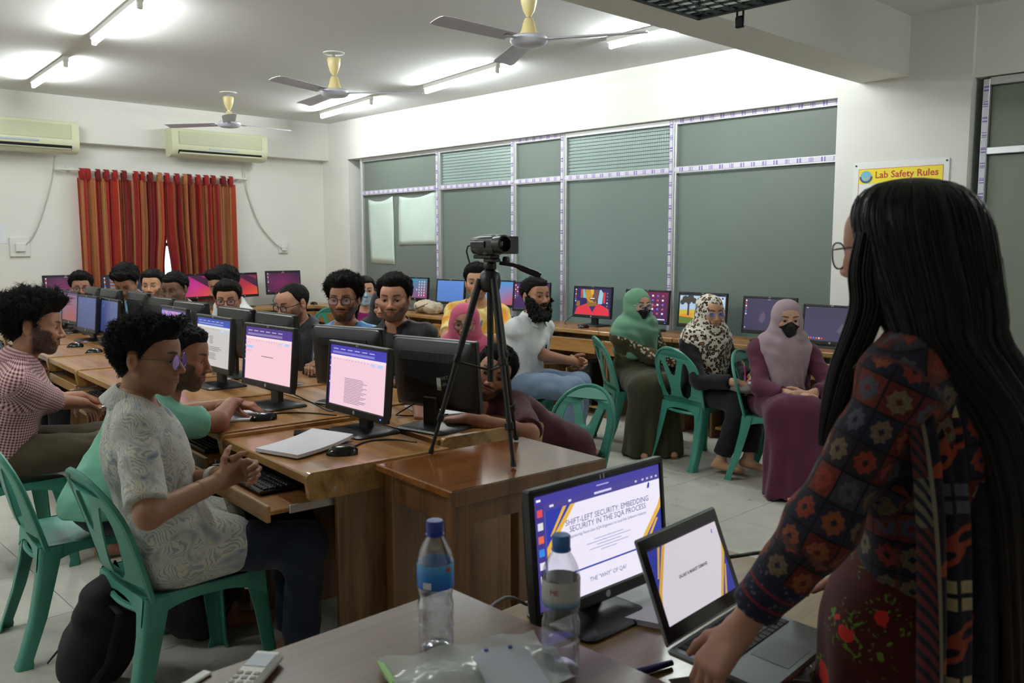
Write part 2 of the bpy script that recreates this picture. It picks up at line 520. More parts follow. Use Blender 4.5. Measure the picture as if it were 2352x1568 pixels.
def tufts(P, N, n, L, r, seed, droop=0.0, swirl=1.0, seg=3):
    """short curved tapering hair locks growing from a scalp surface"""
    rg = np.random.RandomState(seed); ii = rg.randint(0, len(P), n); un = lambda a: a/(np.linalg.norm(a, axis=1, keepdims=True)+1e-9)
    p = P[ii]; nn = N[ii]; t = un(np.cross(nn, rg.normal(size=(n, 3)))); b = np.cross(nn, t)
    l = (L*rg.uniform(.5, 1.2, n)/seg)[:, None]; cu = (rg.uniform(.3, 1.1, n)*swirl)[:, None]
    q = p-nn*.004; d = un(nn*.8+t*.5*swirl); Vs = []
    for k in range(seg+1):
        rr = r*(1-.85*k/seg); x = un(np.cross(d, b)); y = np.cross(d, x)
        for a in (0, 2.094, 4.189): Vs.append(q+(x*math.cos(a)+y*math.sin(a))*rr)
        q = q+d*l; d = un(d+t*cu*.5-nn*.25*swirl-nv((0, 0, droop)))
    Vs = np.stack(Vs, 1).reshape(-1, 3); m = 3*(seg+1)
    f = nv([(k*3+a, k*3+(a+1) % 3, k*3+3+(a+1) % 3, k*3+3+a) for k in range(seg) for a in range(3)]).astype(int)
    return Vs, (f[None]+np.arange(n)[:, None, None]*m).reshape(-1, 4)
def merge(parts):
    o = 0; Ps = []; Fs = []
    for P, F in parts: Ps.append(P); Fs.append(F+o); o += len(P)
    return np.concatenate(Ps), np.concatenate(Fs)

def person(label, head, hips, hy, by, py=None, hp=0, hr=0, s=1.0, lod=1, skin=(150, 105, 80), wide=1.0,
           wl=None, wr=None, pl=None, pr=None, hl=None, hrr=None, curl=.6, feet=None, legs=True,
           shirt=None, sleeve=.55, hem=True, collar=None, trousers=None, skirt=None, hair=None, beard=0, stubble=0, beard_len=0,
           glasses=None, hijab=None, mask=None, face=(1, 1, 1), jaw=0, seed=1, barefoot=False, long_top=0, lip=(120, 65, 60),
           gaze=None, group=None, knees=None, hijab_drape=None, brow=1.0, hair_w=None, extra_tex=None, eyes_closed=0):
    root = empty('person', (hips[0], hips[1], 0)); tag(root, label, 'person', group)
    O = nv((hips[0], hips[1], 0))
    sk = nv(srgb(*skin)[:3])*1.22; py = by if py is None else py
    head, hips = nv(head), nv(hips)
    HR = rot_axes(hy, hp, hr); fs = nv(face)*s*.99
    def H(p): return head+(np.atleast_2d(p)*fs) @ HR.T
    def H1(p): return H(p)[0]
    CR = rot_axes(by); cr, cf = CR[:, 0], CR[:, 1]; PR = rot_axes(py); pr_, pf = PR[:, 0], PR[:, 1]
    nb = H1((0, -.048, -.152))
    sp = unit(nb-hips); cr = unit(cr-sp*(cr @ sp)); cf = np.cross(sp, cr); cf = -cf if cf @ CR[:, 1] < 0 else cf
    shc = nb-sp*.062*s; shl = shc-cr*.165*s*wide; shr = shc+cr*.165*s*wide
    # ----- arms
    A = {}
    for sd, sh, w, pole, sg in (('l', shl, wl, pl, -1), ('r', shr, wr, pr, 1)):
        if w is None: w = hips+pf*.30*s+pr_*sg*.09*s+nv((0, 0, .16*s))
        if pole is None: pole = sh+cr*sg*.25-cf*.15-nv((0, 0, .6))
        el, w = ik(sh, w, .285*s, .25*s, pole); A[sd] = (sh, el, nv(w))
    # ----- legs
    Lg = {}
    if legs:
        for sd, sg in (('l', -1), ('r', 1)):
            hj = hips+pr_*sg*.095*s
            if feet and feet.get(sd) is not None: ft = nv(feet[sd])
            else: ft = hips+pf*.40*s+pr_*sg*.11*s; ft[2] = .075*s
            kn, ft = ik(hj, ft, .425*s, .42*s, hj+pf*1.0+nv((0, 0, .8)))
            Lg[sd] = (hj, kn, ft)
    hb = {0: .0095, 1: .012, 2: .015}[lod]; hh = {0: .0042, 1: .0055, 2: .008}[lod]
    # ----- body: head and neck, torso, arms with hands, legs with feet, one mesh
    P0, F0 = head_template({0: .0024, 1: .0034, 2: .0046}[lod])
    Pl = P0.copy()
    if jaw: Pl[:, 0] *= 1+jaw*sst(.02, -.06, Pl[:, 2])
    c = head_colors(Pl, sk, beard, stubble, nv(srgb(*lip)[:3]), brow, hair, seed)
    parts = [(H(Pl), F0)]; cols = [c]
    S = SDF(); 
    S.cone(H1((0, -.035, -.13)), nb-sp*.02, .052*s, .060*s, .03)
    S.cone(nb-sp*.10*s, hips+sp*.30*s, .095*s, .098*s, .05, cr, 1.33)
    S.cone(hips+sp*.28*s, hips, .10*s, .115*s, .05, cr, 1.3)
    S.cone(shl, shr, .046*s, .046*s, .05)
    for q in (shl, shr): S.cone(nb, q, .045*s, .042*s, .04)
    for sd in 'lr':
        a, e, w = A[sd]; S.cone(a, e, .046*s, .039*s, .03); S.cone(e, w-(w-e)*.06, .040*s, .027*s, .02)
        if legs:
            a, k, f = Lg[sd]; S.cone(a, k, .080*s, .055*s, .04); S.cone(k, f, .050*s, .034*s, .03)
            fd = unit(pf-nv((0, 0, pf[2])))
            if feet and feet.get('d'+sd) is not None: fd = unit(nv(feet['d'+sd]))
            S.cone(f+nv((0, 0, -.035*s))-fd*.03*s, f+fd*.15*s+nv((0, 0, -.05*s)), .032*s, .022*s, .03, np.cross(fd, nv((0, 0, 1))), 1.35)
    P, F = S.surf(hb); P = relax(P, F, 1, .5); parts.append((P, F)); cols.append(np.tile(sk*.93, (len(P), 1)))
    for sd, hd in (('l', hl), ('r', hrr)):
        a, e, w = A[sd]; fd = unit(w-e)
        if hd is None: hd = (fd+nv((0, 0, -.35)), nv((0, 0, -1)), curl)
        S = SDF(); S.cone(e+(w-e)*.72, w, .031*s, .026*s, .01); hand(S, w, hd[0], hd[1], sd == 'r', hd[2], s*.98, *(hd[3:]))
        P, F = S.surf(hh, infl=0); P = relax(P, F, 1, .3); parts.append((P, F))
        cols.append(np.tile(sk*.95, (len(P), 1)))
    P, F = merge(parts)
    link('body', npmesh('body', P-O, F, skin_mat(), col=np.concatenate(cols)), root)
    if feet and feet.get('sandal'):
        mb = MB()
        for sd in 'lr':
            f = Lg[sd][2]-O; fd = unit(nv(feet.get('d'+sd, pf)))
            mb.M = Matrix(); mb.tube([f-fd*.06+nv((0, 0, -.07)), f+fd*.02+nv((0, 0, -.068)), f+fd*.17+nv((0, 0, -.07))], [.03, .034, .036], 10, flat=.25)
        mb.build('sandals', feet['sandal'], root, 40)
    # ----- eyes
    g = unit(gaze if gaze is not None else (0, 1, -.02)); g = HR @ g
    for sx in (-1, 1):
        ev = []; ef = []; ec = []
        ctr = H1((sx*.0335, .0778, -.001)); n1, n2 = (16, 22) if lod < 2 else (9, 12)
        x = unit(np.cross(g, (0, 0, 1))); y = np.cross(x, g)
        for i in range(n1+1):
            for j in range(n2):
                th = PI*i/n1; ph = 2*PI*j/n2
                ev.append(ctr+(g*math.cos(th)+(x*math.cos(ph)+y*math.sin(ph))*math.sin(th))*.0122*s-O)
                ec.append((.01, .008, .008) if th < .24 else ((.026, .013, .008) if th < .60 else (.25, .23, .22)))
        for i in range(n1):
            for j in range(n2): ef.append((i*n2+j, (i+1)*n2+j, (i+1)*n2+(j+1) % n2, i*n2+(j+1) % n2))
        link('eye', npmesh('eye', nv(ev), nv(ef).astype(int), eye_mat(), col=nv(ec)), root)
    # ----- hair on the head
    if hair:
        hs = hairline(P0, hair.get('low', 0), hair.get('recede', 0))
        ear = (np.abs(P0[:, 0]) > .0755) & (P0[:, 2] < .036) & (P0[:, 1] > -.045)
        m = (hs > -.004) & ~ear & (P0[:, 2] > -.10)
        u, F2 = subset(P0, F0, m); Q = P0[u]; N = vnormals(P0, F0)[u]
        N = vnormals(relax(P0, F0, 6, .5), F0)[u]
        tz = sst(-.02, .09, Q[:, 2]); th = hair.get('side', .008)*(1-tz)+hair.get('top', .02)*tz
        fr = sst(.02, .09, Q[:, 1])*sst(.04, .07, Q[:, 2]); th = th+fr*hair.get('front', 0)
        if hair.get('part'): th = th*(1+.5*np.clip(Q[:, 0]*hair['part']/.06, -1, 1))
        nz = n3(Q, hair.get('freq', 26), seed)*hair.get('rough', .35)*.6+n3(Q, 80, seed+7)*.10
        tp = sst(-.004, hair.get('taper', .016), hs[u])
        Q = Q+N*(th*tp*(1+nz)-.001)[:, None]
        prts = [(H(Q), F2)]
        hm = hair.get('mat') or hair_mat('hair_black')
        nt = hair.get('tufts', 0)
        if nt:
            W = H(Q); big = tp > .5
            Nn = (N @ HR.T)
            prts.append(tufts(W[big], Nn[big], nt, hair.get('tl', .02)*s, hair.get('tr', .0022), seed, hair.get('droop', .05), hair.get('swirl', 1)))
        P, F = merge(prts); link('hair', npmesh('hair', P-O, F, hm), root)
    if beard_len:
        br = beard_mask(P0, seed); m = br > .18
        u, F2 = subset(P0, F0, m); Q = P0[u]; N = vnormals(P0, F0)[u]; b = br[u]
        dn = sst(-.04, -.10, Q[:, 2])
        Q = Q+N*(b*beard_len*.35*(1+.4*n3(Q, 60, seed)))[:, None]+np.outer(dn*b*beard_len, (0, .15, -.75))
        prts = [(H(Q), F2)]
        P, F = merge(prts); link('beard', npmesh('beard', P-O, F, hair_mat('beard_hair', (.009, .008, .0075, 1), .6)), root)
    if mask:
        top = np.interp(np.abs(P0[:, 0]), [0, .012, .03, .055, .075], [-.003, -.009, -.020, -.031, -.038])
        m = (P0[:, 2] < top) & (P0[:, 2] > -.112) & (P0[:, 1] > .004)
        u, F2 = subset(P0, F0, m); Ps = relax(P0, F0, 8, .5); N = vnormals(Ps, F0)[u]
        Q = np.where((P0[u] @ nv((0, 1, 0)) > Ps[u] @ nv((0, 1, 0)))[:, None], P0[u], Ps[u])+N*.0055
        Q[:, 1] += .008*np.exp(-(Q[:, 0]/.016)**2)*sst(-.02, -.045, Q[:, 2])*sst(-.10, -.06, Q[:, 2])
        P = H(Q); link('face_mask', npmesh('face_mask', P-O, F2, mask), root)
    if glasses:
        make_glasses(root, lambda p: V(*(H1(p)-O)), glasses, lod)
    # ----- clothing
    if shirt:
        S = SDF()
        S.cone(nb-sp*.095*s, hips+sp*.28*s, .102*s, .112*s, .07, cr, 1.36*wide)
        S.cone(hips+sp*.30*s, hips-sp*.03*s, .112*s, .136*s, .07, cr, 1.44*wide)
        S.cone(shl+cr*.02, shr-cr*.02, .050*s, .050*s, .05)
        for q in (shl, shr): S.cone(nb+sp*.005, q, .052*s, .048*s, .04)
        bones = [(hips, nb, .13*s, cr, .16*s)]
        neck = (H1((0, -.040, -.146)), unit(H1((0, .012, -.05))-nb), .10*s)
        hemp = hips-sp*.035*s; hemd = unit(-sp+pf*.12)
        SL = SDF(); cuts = []
        if long_top and legs:
            for sd in 'lr':
                a, k, f = Lg[sd]; S.cone(a, a+(k-a)*long_top, .105*s, .095*s, .08)
        for sd in 'lr':
            a, e, w = A[sd]
            if sleeve <= 1:
                q = a+(e-a)*sleeve; SL.cone(a, a+(e-a)*(sleeve+.12), .055*s, .058*s, .04); cuts.append((q, unit(e-a)))
            else:
                SL.cone(a, e, .055*s, .049*s, .05)
                fr = sleeve-1; q = e+(w-e)*fr
                SL.cone(e, e+(w-e)*(fr+.15), .050*s, .043*s, .04); cuts.append((q, unit(w-e)))
                bones.append((e, w, .045*s, cf, .055*s))
            bones.append((a, e, .055*s, cf, .065*s))
        b1, b2 = S.bounds(), SL.bounds(); lo = np.minimum(b1[0], b2[0]); hi = np.maximum(b1[1], b2[1]); gh = hb*.95
        Ga, o_ = S.grid(gh, lo, hi, .004); Gb, _ = SL.grid(gh, lo, hi, .004); n = Ga.shape
        Pg = np.stack(np.meshgrid(*[o_[i]+gh*np.arange(n[i]) for i in range(3)], indexing='ij'), -1)
        for q, d in cuts:
            v = Pg-q; near = .16-np.linalg.norm(v, axis=-1); Gb = np.maximum(Gb, np.minimum(v @ d, near))
        v = Pg-neck[0]; Ga = np.maximum(Ga, np.minimum(v @ neck[1], .082*s-np.linalg.norm(v, axis=-1)))
        hemd = unit(-sp*.25-nv((0, 0, .75))+pf*.10)
        if not long_top: Ga = np.maximum(Ga, (Pg-hemp) @ hemd)
        kk = .035; hq = np.clip(.5+.5*(Ga-Gb)/kk, 0, 1); G = Ga*(1-hq)+Gb*hq-kk*hq*(1-hq)
        P, F = nets(G, o_, gh); P = relax(P, F, 1, .4)
        N = vnormals(P, F); T = bone_tex(P, bones)
        bend = np.zeros(len(P))
        for sd in 'lr':
            a, e, w = A[sd]
            for q, rr in ((a, .16), (e, .13)): bend += np.exp(-(np.linalg.norm(P-q, axis=1)/rr)**2)
        bend += sst(.30, .05, (P-hips) @ sp)*.9
        amp = .0022+.0044*np.clip(bend, 0, 1.2)
        wv = n3(P*nv((1, 1, 1.6)), 4.5, seed+3, 5); wv = .5-np.abs(wv)*1.1+.25*n3(P, 11, seed+4, 5)
        P = P+N*(amp*wv)[:, None]
        link('shirt' if not long_top else 'tunic', npmesh('shirt', P-O, F, shirt, tex=T), root)
        if collar in ('shirt', 'polo'):
            up = unit(H1((0, -.02, -.05))-nb); rt = unit(cr-up*(cr @ up)); fw = np.cross(up, rt)
            ctr = H1((0, -.036, -.134)); mb = MB(); rings = []; n = 26
            for (rr, zz) in ((.062, .020), (.066, .028), (.076, .020), (.102, -.026), (.098, -.031), (.068, .008)):
                ring = []
                for k in range(n):
                    a = rad(28+304*k/(n-1)); fl = 1+.18*abs(math.cos(a/2))**4
                    ct = max(0, math.cos(a)); dz = zz-.030*ct*ct
                    x = math.sin(a)*rr*s; y = math.cos(a)*rr*s*1.02
                    ring.append(V(*(ctr+rt*x+fw*y+up*(dz*s)-O)))
                rings.append(ring)
            mb.loft(rings+[rings[0]], cap=False, close=False); cm = mb.mesh('collar', shirt, 60)
            Pc = nv([v.co for v in cm.vertices]); at = cm.attributes.new('tex', 'FLOAT_VECTOR', 'POINT'); at.data.foreach_set('vector', (bone_tex(Pc+O, bones[:1])*[1, 1, 0]+[0, .3, 0]).astype(np.float32).ravel())
            link('collar', cm, root)
    if trousers and legs:
        S = SDF(); cuts = []; bones = []
        S.cone(hips+sp*.05*s, hips, .100*s, .112*s, .06, pr_, 1.3*wide)
        for sd in 'lr':
            a, k, f = Lg[sd]; e = k+(f-k)*.93
            S.cone(a, k, .094*s, .070*s, .05); S.cone(k, e, .067*s, .056*s, .05); cuts.append((k+(f-k)*.9, unit(f-k), .10)); bones += [(a, k, .09, pr_, .1), (k, f, .06, pr_, .08)]
        def clip2(Pg):
            g = np.full(len(Pg), -1.0)
            for q, d, R_ in cuts:
                v = Pg-q; g = np.maximum(g, np.minimum(v @ d, R_-np.linalg.norm(v, axis=1)))
            return g
        P, F = S.surf(hb*1.05, infl=.003, clip=clip2); N = vnormals(P, F)
        P = P+N*(.005*n3(P, 8, seed+5))[:, None]
        link('trousers', npmesh('trousers', P-O, F, trousers, tex=bone_tex(P, bones)), root)
    if skirt and legs:
        S = SDF(); mid = [(Lg['l'][i]+Lg['r'][i])/2 for i in range(3)]
        S.cone(hips+sp*.15*s, hips, .12*s, .135*s, .08, pr_, 1.35)
        for sd in 'lr':
            a, k, f = Lg[sd]; g = f.copy(); g[2] = .03; g = g+pf*.02
            S.cone(a, k, .10*s, .075*s, .08); S.cone(k, g, .075*s, .085*s, .08)
        g = mid[2].copy(); g[2] = .03
        S.cone(mid[1], g+pf*.03, .075*s, .13*s, .1, pr_, 1.5); S.cone(mid[0], mid[1], .11*s, .075*s, .1)
        P, F = S.surf(hb*1.15, clip=lambda Pg: .012-Pg[:, 2])
        N = vnormals(P, F); lowz = sst(.5, .1, P[:, 2])
        ang = np.arctan2((P-mid[1]) @ pr_, (P-mid[1]) @ pf)
        P = P+N*((.006*n3(P*nv((1, 1, .35)), 7, seed+5)+.010*lowz*np.sin(ang*9+seed)))[:, None]
        link('skirt', npmesh('skirt', P-O, F, skirt), root)
    if hijab:
        make_hijab(root, O, H1, HR, s, nb, sp, cr, cf, shl, shr, hijab, hijab_drape or {}, hb*.75, seed)
    return root, dict(A=A, L=Lg, H=H1, HR=HR, nb=nb, sp=sp, cr=cr, cf=cf, O=O, hips=hips, shl=shl, shr=shr)

def beard_mask(P, seed=0):
    x, y, z = np.abs(P[:, 0]), P[:, 1], P[:, 2]
    line = np.interp(x, [0, .018, .03, .045, .060, .072], [-.079, -.077, -.060, -.048, -.034, .0])
    b = sst(.013, -.010, z-line+.004*n3(P, 45, 3))*sst(-.014, .012, y)*sst(-.128, -.108, z)
    mo = sst(.034, .026, x)*sst(-.058, -.053, z)*sst(-.0425, -.047, z)*sst(.07, .08, y)
    lipm = sst(1.15, .9, (x/.024)**2+((z+.0645)/.0115)**2)*sst(.07, .08, y)
    side = sst(.057, .064, x)*sst(.02, -.005, z)*sst(.001, .008, y)*sst(.036, .028, y)
    return np.clip(np.maximum(np.maximum(b, mo), side)*(1-lipm), 0, 1)
def head_colors(P, sk, beard, stubble, lip, brow, hair, seed):
    x, y, z = np.abs(P[:, 0]), P[:, 1], P[:, 2]
    c = np.tile(sk, (len(P), 1)); dark = nv((.012, .010, .009))
    c = c*(1+.07*n3(P, 14, seed))[:, None]
    red = sst(.016, .006, np.sqrt((x-.0)**2+(z+.036)**2)*.9)*sst(.09, .1, y)*.18+np.exp(-((x-.045)**2+(z+.028)**2)/.0004)*.12
    c = c*(1-red[:, None]*nv((0.0, .5, .55)))
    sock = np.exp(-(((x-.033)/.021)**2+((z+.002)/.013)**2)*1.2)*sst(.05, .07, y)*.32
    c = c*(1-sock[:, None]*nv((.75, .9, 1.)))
    lm = sst(1.1, .75, (x/.027)**2+((z+.0645)/.0105)**2)*sst(.072, .082, y)*.7
    c = c*(1-lm[:, None])+lip*lm[:, None]
    zb = .0215+.0055*np.sin(np.clip((x-.010)/.045, 0, 1)*PI*.62)
    bm = sst(.0062, .0028, np.abs(z-zb)+np.clip(x-.036, 0, 1)*.12)*sst(.010, .015, x)*sst(.056, .050, x)*sst(.04, .06, y)
    ring = np.sqrt(((x-.0335)/.0158)**2+((z+.001)/.0068)**2)
    lash = sst(.30, .10, np.abs(ring-1))*sst(-.004, .003, z)*sst(.065, .075, y)*.75
    bm = np.maximum(bm*.92*brow, lash)
    br = beard_mask(P, seed)
    bm = np.maximum(bm, br*beard*(.93+.12*n3(P, 120, seed+2)))
    if stubble:
        c = c*(1-.55*stubble*br[:, None])
    if hair:
        bm = np.maximum(bm, sst(-.002, .006, hairline(P, hair.get('low', 0), hair.get('recede', 0)))*sst(-.1, -.06, z)*((x < .074)|(z > .03)))
    bm = np.clip(bm, 0, 1)[:, None]
    return np.clip(c*(1-bm)+dark*bm, 0, 1)
def eye_mat():
    if 'eye' not in MATS:
        t = NT('eye'); MATS['eye'] = t.fin(t.attr('Col').outputs['Color'], .12, 0, .5)
    return MATS['eye']
def make_glasses(root, H, g, lod):
    """g: frame material, lens material, half width, half height, tube radius, squareness"""
    fm, lm, a, b, r, pw = g
    n = 30; mb = MB(); ml = MB(); zc = -.004
    def ring(sx, sc):
        out = []
        for k in range(n):
            t = 2*PI*k/n; c, s_ = math.cos(t), math.sin(t)
            x = math.copysign(abs(c)**pw, c)*a*sc; z = math.copysign(abs(s_)**pw, s_)*b*sc
            xx = sx*.034+x; out.append((xx, .1065-.9*xx*xx-.02*max(0, abs(xx)-.045), zc+z+.0))
        return out
    for sx in (-1, 1):
        R_ = ring(sx, 1); mb.tube([H(p) for p in R_]+[H(R_[0]), H(R_[1])], r, 6, cap=False)
        ml.loft([[H(p) for p in ring(sx, .97)], [H(p) for p in ring(sx, .5)], [H(p) for p in ring(sx, .02)]], cap=False)
        e = (sx*(.034+a), .1065-.9*(.034+a)**2-.003, zc+b*.45)
        mb.tube([H(e), H((sx*.073, .075, zc+b*.45)), H((sx*.0795, .0, .006)), H((sx*.080, -.022, -.006))], [r, r*1.1, r, r*.9], 6)
    mb.tube([H((-.034+a, .1055, zc+b*.35)), H((0, .111, zc+b*.5)), H((.034-a, .1055, zc+b*.35))], r, 6)
    go = mb.build('glasses', fm, root, 60); ml.build('lens', lm, go, 60)
def make_hijab(root, O, H1, HR, s, nb, sp, cr, cf, shl, shr, mat, d, h, seed):
    S = SDF()
    up = HR[:, 2]
    S.ell(H1((0, -.016, .030)), nv((.089, .112, .096))*s, .02, HR)
    S.ell(H1((0, -.005, -.035)), nv((.086, .098, .085))*s, .04, HR)
    S.cone(H1((0, .0, -.09)), H1((0, -.01, -.16)), .082*s, .095*s, .05)
    dr = d.get('drop', .18); wd = d.get('wide', .9)
    S.cone(nb+sp*.02, nb-sp*.06, .09*s, .12*s, .06)
    S.cone(shl+(shr-shl)*(.5-wd*.5)+sp*.03, shl+(shr-shl)*(.5+wd*.5)+sp*.03, .075*s, .075*s, .06)
    S.cone(nb-sp*.05+cf*.05, nb-sp*dr+cf*d.get('fwd', .05), .12*s, .13*s, .08, cr, d.get('cw', 1.2))
    if d.get('back', True): S.cone(nb-sp*.05-cf*.03, nb-sp*dr*.8-cf*.04, .11*s, .12*s, .08, cr, d.get('cw', 1.2))
    fc = d.get('face', (.054, .078))
    S.ell(H1((0, .125, d.get('fz', -.012))), nv((fc[0], .085, fc[1]))*s, .012, HR, sub=True)
    hem = nb-sp*(dr+.04)
    def clip(P):
        v = P-hem; l = v @ cr
        return -(v @ sp)+.010*np.sin(l*d.get('hf', 24)+seed)+d.get('slant', 0)*l
    P, F = S.surf(h, infl=.004, clip=clip); P = relax(P, F, 1, .5); N = vnormals(P, F)
    q = (P-H1((0, 0, 0))) @ HR; zz = q[:, 2]; low = sst(-.05, -.14, zz)
    ang = np.arctan2(q[:, 0], q[:, 1])
    f1 = np.sin(zz*60+2.6*np.cos(ang+.5)+seed)*.0026*(1-low*.5)*sst(.11, .0, zz)
    f2 = np.sin(ang*6+4*n3(P, 2.5, seed)+seed)*.0055*low*sst(.0, -.25, zz)+np.sin(zz*75+3.5*np.cos(ang+1)+n3(P, 4, seed+1))*.0048*sst(-.05, -.09, zz)*sst(-.24, -.16, zz)
    P = P+N*(f1+f2+.0025*n3(P, 8, seed))[:, None]
    Tx = np.stack([ang*.11, zz, np.zeros(len(P))], 1)
    link('headscarf', npmesh('headscarf', P-O, F, mat, tex=P-O), root)
# ------------------------------------------------------------ the room
XG, XB, YB, YF, XL, ZC = 6.30, 6.20, 10.05, -1.8, -2.2, 3.03
M_wall = pm('wall_paint', srgb(232, 230, 225), .75, 0, .3, var=.025, vs=2.2)
M_ceil = pm('ceiling_paint', srgb(226, 226, 226), .85, 0, .2, var=.02, vs=1.5)
M_grey = pm('grey_paint', srgb(186, 186, 180), .7, 0, .3, var=.03, vs=3)
M_alu = pm('aluminium', srgb(205, 206, 208), .35, .55, .5, var=.03, vs=20)
M_white_pl = pm('white_plastic', srgb(226, 226, 220), .4, 0, .5)
M_black_pl = pm('black_plastic', srgb(26, 26, 28), .38, 0, .5, var=.08, vs=30, bump=.04, bs=500)
M_black_gl = pm('black_gloss', srgb(18, 18, 20), .18, 0, .5)
M_dark = pm('dark_void', srgb(12, 12, 12), .9)
M_chrome = pm('chrome', srgb(190, 190, 195), .2, 1)
def wallbox(name, boxes, mat, parent=None):
    mb = MB()
    for a, b in boxes: mb.box([(a[i]+b[i])/2 for i in range(3)], [abs(b[i]-a[i]) for i in range(3)])
    return tag(mb.build(name, mat, parent), kind='structure')
# floor with separate tiles
M_grout = pm('grout', srgb(120, 118, 112), .9)
def tile_mat():
    t = NT('floor_tile'); co = t.obj(); oi = t.node('ShaderNodeObjectInfo').outputs['Random']
    n = t.noise(t.node('ShaderNodeVectorMath', operation='ADD', i_0=co, i_1=t.comb(oi, oi, 0)).outputs[0], 7, 5, .6).outputs[0]
    c = t.ramp(n, [(.25, srgb(196, 192, 182)), (.6, srgb(212, 209, 200)), (.8, srgb(203, 198, 188))])
    c = t.mix(t.math('MULTIPLY', oi, .10), c, srgb(170, 166, 156))
    t.bump(t.noise(co, 4, 2).outputs[0], .03, .01)
    return t.fin(c, t.math('ADD', .22, t.math('MULTIPLY', n, .16)), 0, .5)
floor = wallbox('floor', [((XL, YF, -.12), (8.4, 10.3, -.006))], M_grout)
tm = MB().box((0, 0, -.005), (.597, .597, .010), .0015).mesh('tile', tile_mat())
for i in range(-6, 4):
    for j in range(-2, 13):
        x, y = 4.1+.6*(i+.5), 2.55+.6*(j+.5)
        if x > XG+.2: continue
        link('tile', tm, floor, (x, y, 0))
rest = MB()
for i in range(-11, 4):
    for j in range(-8, 13):
        if -6 <= i and -2 <= j: continue
        x, y = 4.1+.6*(i+.5), 2.55+.6*(j+.5)
        if XL < x < XG and YF < y < YB: rest.box((x, y, -.005), (.597, .597, .010), .0015)
tag(rest.build('tile', MATS.get('floor_tile') or tm.materials[0], floor), kind='stuff')
ceiling = wallbox('ceiling', [((XL, YF, ZC), (8.4, 10.3, ZC+.12))], M_ceil)
wallbox('wall_left', [((XL-.12, YF, 0), (XL, 10.3, ZC))], M_wall)
wallbox('wall_front', [((XL, YF-.12, 0), (8.4, YF, ZC))], M_wall)
# back wall with window opening (X 3.24..4.95, Z .95..2.1)
WX0, WX1, WZ0, WZ1 = 3.22, 4.99, .95, 2.14
wallbox('wall_back', [((XL, YB, 0), (WX0, YB+.2, ZC)), ((WX1, YB, 0), (8.4, YB+.2, ZC)), ((WX0, YB, 0), (WX1, YB+.2, WZ0)), ((WX0, YB, WZ1), (WX1, YB+.2, ZC))], M_wall)
wallbox('trim_1', [((XL, 9.90, 2.565), (6.235, YB, ZC))], M_wall)                       # beam over the window wall
wallbox('trim_2', [((6.22, 9.45, 0), (6.6, YB, ZC))], M_wall)                          # corner column
# right-hand side: bulkhead over the glass, low sill, near column, bulkhead over the door
wallbox('wall_right', [((XB, 3.06, 2.55), (6.5, 9.45, ZC)), ((XG-.02, 3.06, 0), (6.42, 9.45, .10)), ((XB+.04, -1.8, 2.575), (6.5, 2.15, ZC))], M_wall)
wallbox('trim_3', [((XB, 2.15, 0), (6.55, 3.06, ZC))], M_wall)                          # near column
wallbox('trim_4', [((XL, 2.56, 2.63), (XB+.02, 2.90, ZC))], M_wall)                     # cross beam
# corridor beyond the glass
wallbox('wall_corridor', [((7.5, YF, 0), (7.7, 4.5, ZC)), ((7.5, 6.9, 0), (7.7, 10.3, ZC)), ((7.5, 4.5, 0), (7.7, 6.9, .6)), ((7.5, 4.5, 1.9), (7.7, 6.9, ZC))], M_grey)
# ---- glass partition
def pane_mat(name, c, tr=.45, ribs=False):
    t = NT(name); co = t.obj(); n = t.noise(co, 2.5, 4, .6).outputs[0]
    col = t.mix(n, tuple(x*.86 for x in c[:3])+(1,), c)
    if ribs:
        w = t.math('SINE', t.math('MULTIPLY', t.sep(co)[1], 260))
        col = t.mix(t.math('MULTIPLY', t.math('ADD', w, 1), .18), col, (.12, .18, .17, 1)); t.bump(w, .25, .004)
    t.fin(col, .34, 0, .45)
    tl = t.node('ShaderNodeBsdfTranslucent', i_Color=srgb(184, 216, 214))
    mx = t.node('ShaderNodeMixShader', i_0=tr); t.l.new(t.b.outputs[0], mx.inputs[1]); t.l.new(tl.outputs[0], mx.inputs[2])
    t.l.new(mx.outputs[0], t.out.inputs[0]); return t.mat
M_pane = pane_mat('frosted_glass', srgb(150, 158, 150), .40); M_rib = pane_mat('ribbed_glass', srgb(196, 214, 210), .35, True)
def tape_mat(name, ax):
    """white aluminium with a strip of lilac protective film, printed with purple blocks"""
    t = NT(name); s = t.sep(t.obj()); u = s[ax]
    f = t.math('FRACT', t.math('MULTIPLY', u, 1/.098)); w = t.math('FRACT', t.math('MULTIPLY', u, 1/.018))
    blk = t.math('MULTIPLY', t.math('GREATER_THAN', f, .30), t.math('LESS_THAN', f, .66))
    ins = t.math('MULTIPLY', t.math('GREATER_THAN', f, .36), t.math('LESS_THAN', f, .60))
    let = t.math('MULTIPLY', ins, t.math('GREATER_THAN', w, .52))
    gr = t.math('MULTIPLY', t.math('SUBTRACT', 1, blk), t.math('GREATER_THAN', t.math('FRACT', t.math('MULTIPLY', u, 1/.006)), .5))
    c = t.mix(t.math('MULTIPLY', gr, .22), srgb(224, 218, 236), srgb(150, 140, 190))
    c = t.mix(blk, c, srgb(134, 112, 186)); c = t.mix(let, c, srgb(225, 220, 240))
    return t.fin(c, .35, 0, .5)
M_tz = tape_mat('film_vertical', 2); M_ty = tape_mat('film_horizontal', 1)
gl = empty('window_1', (0, 0, 0)); gl['kind'] = 'structure'
YS = [9.26, 7.741, 6.524, 5.832, 4.558, 3.06]; ZR, ZT, ZB = 2.125, 2.55, .10
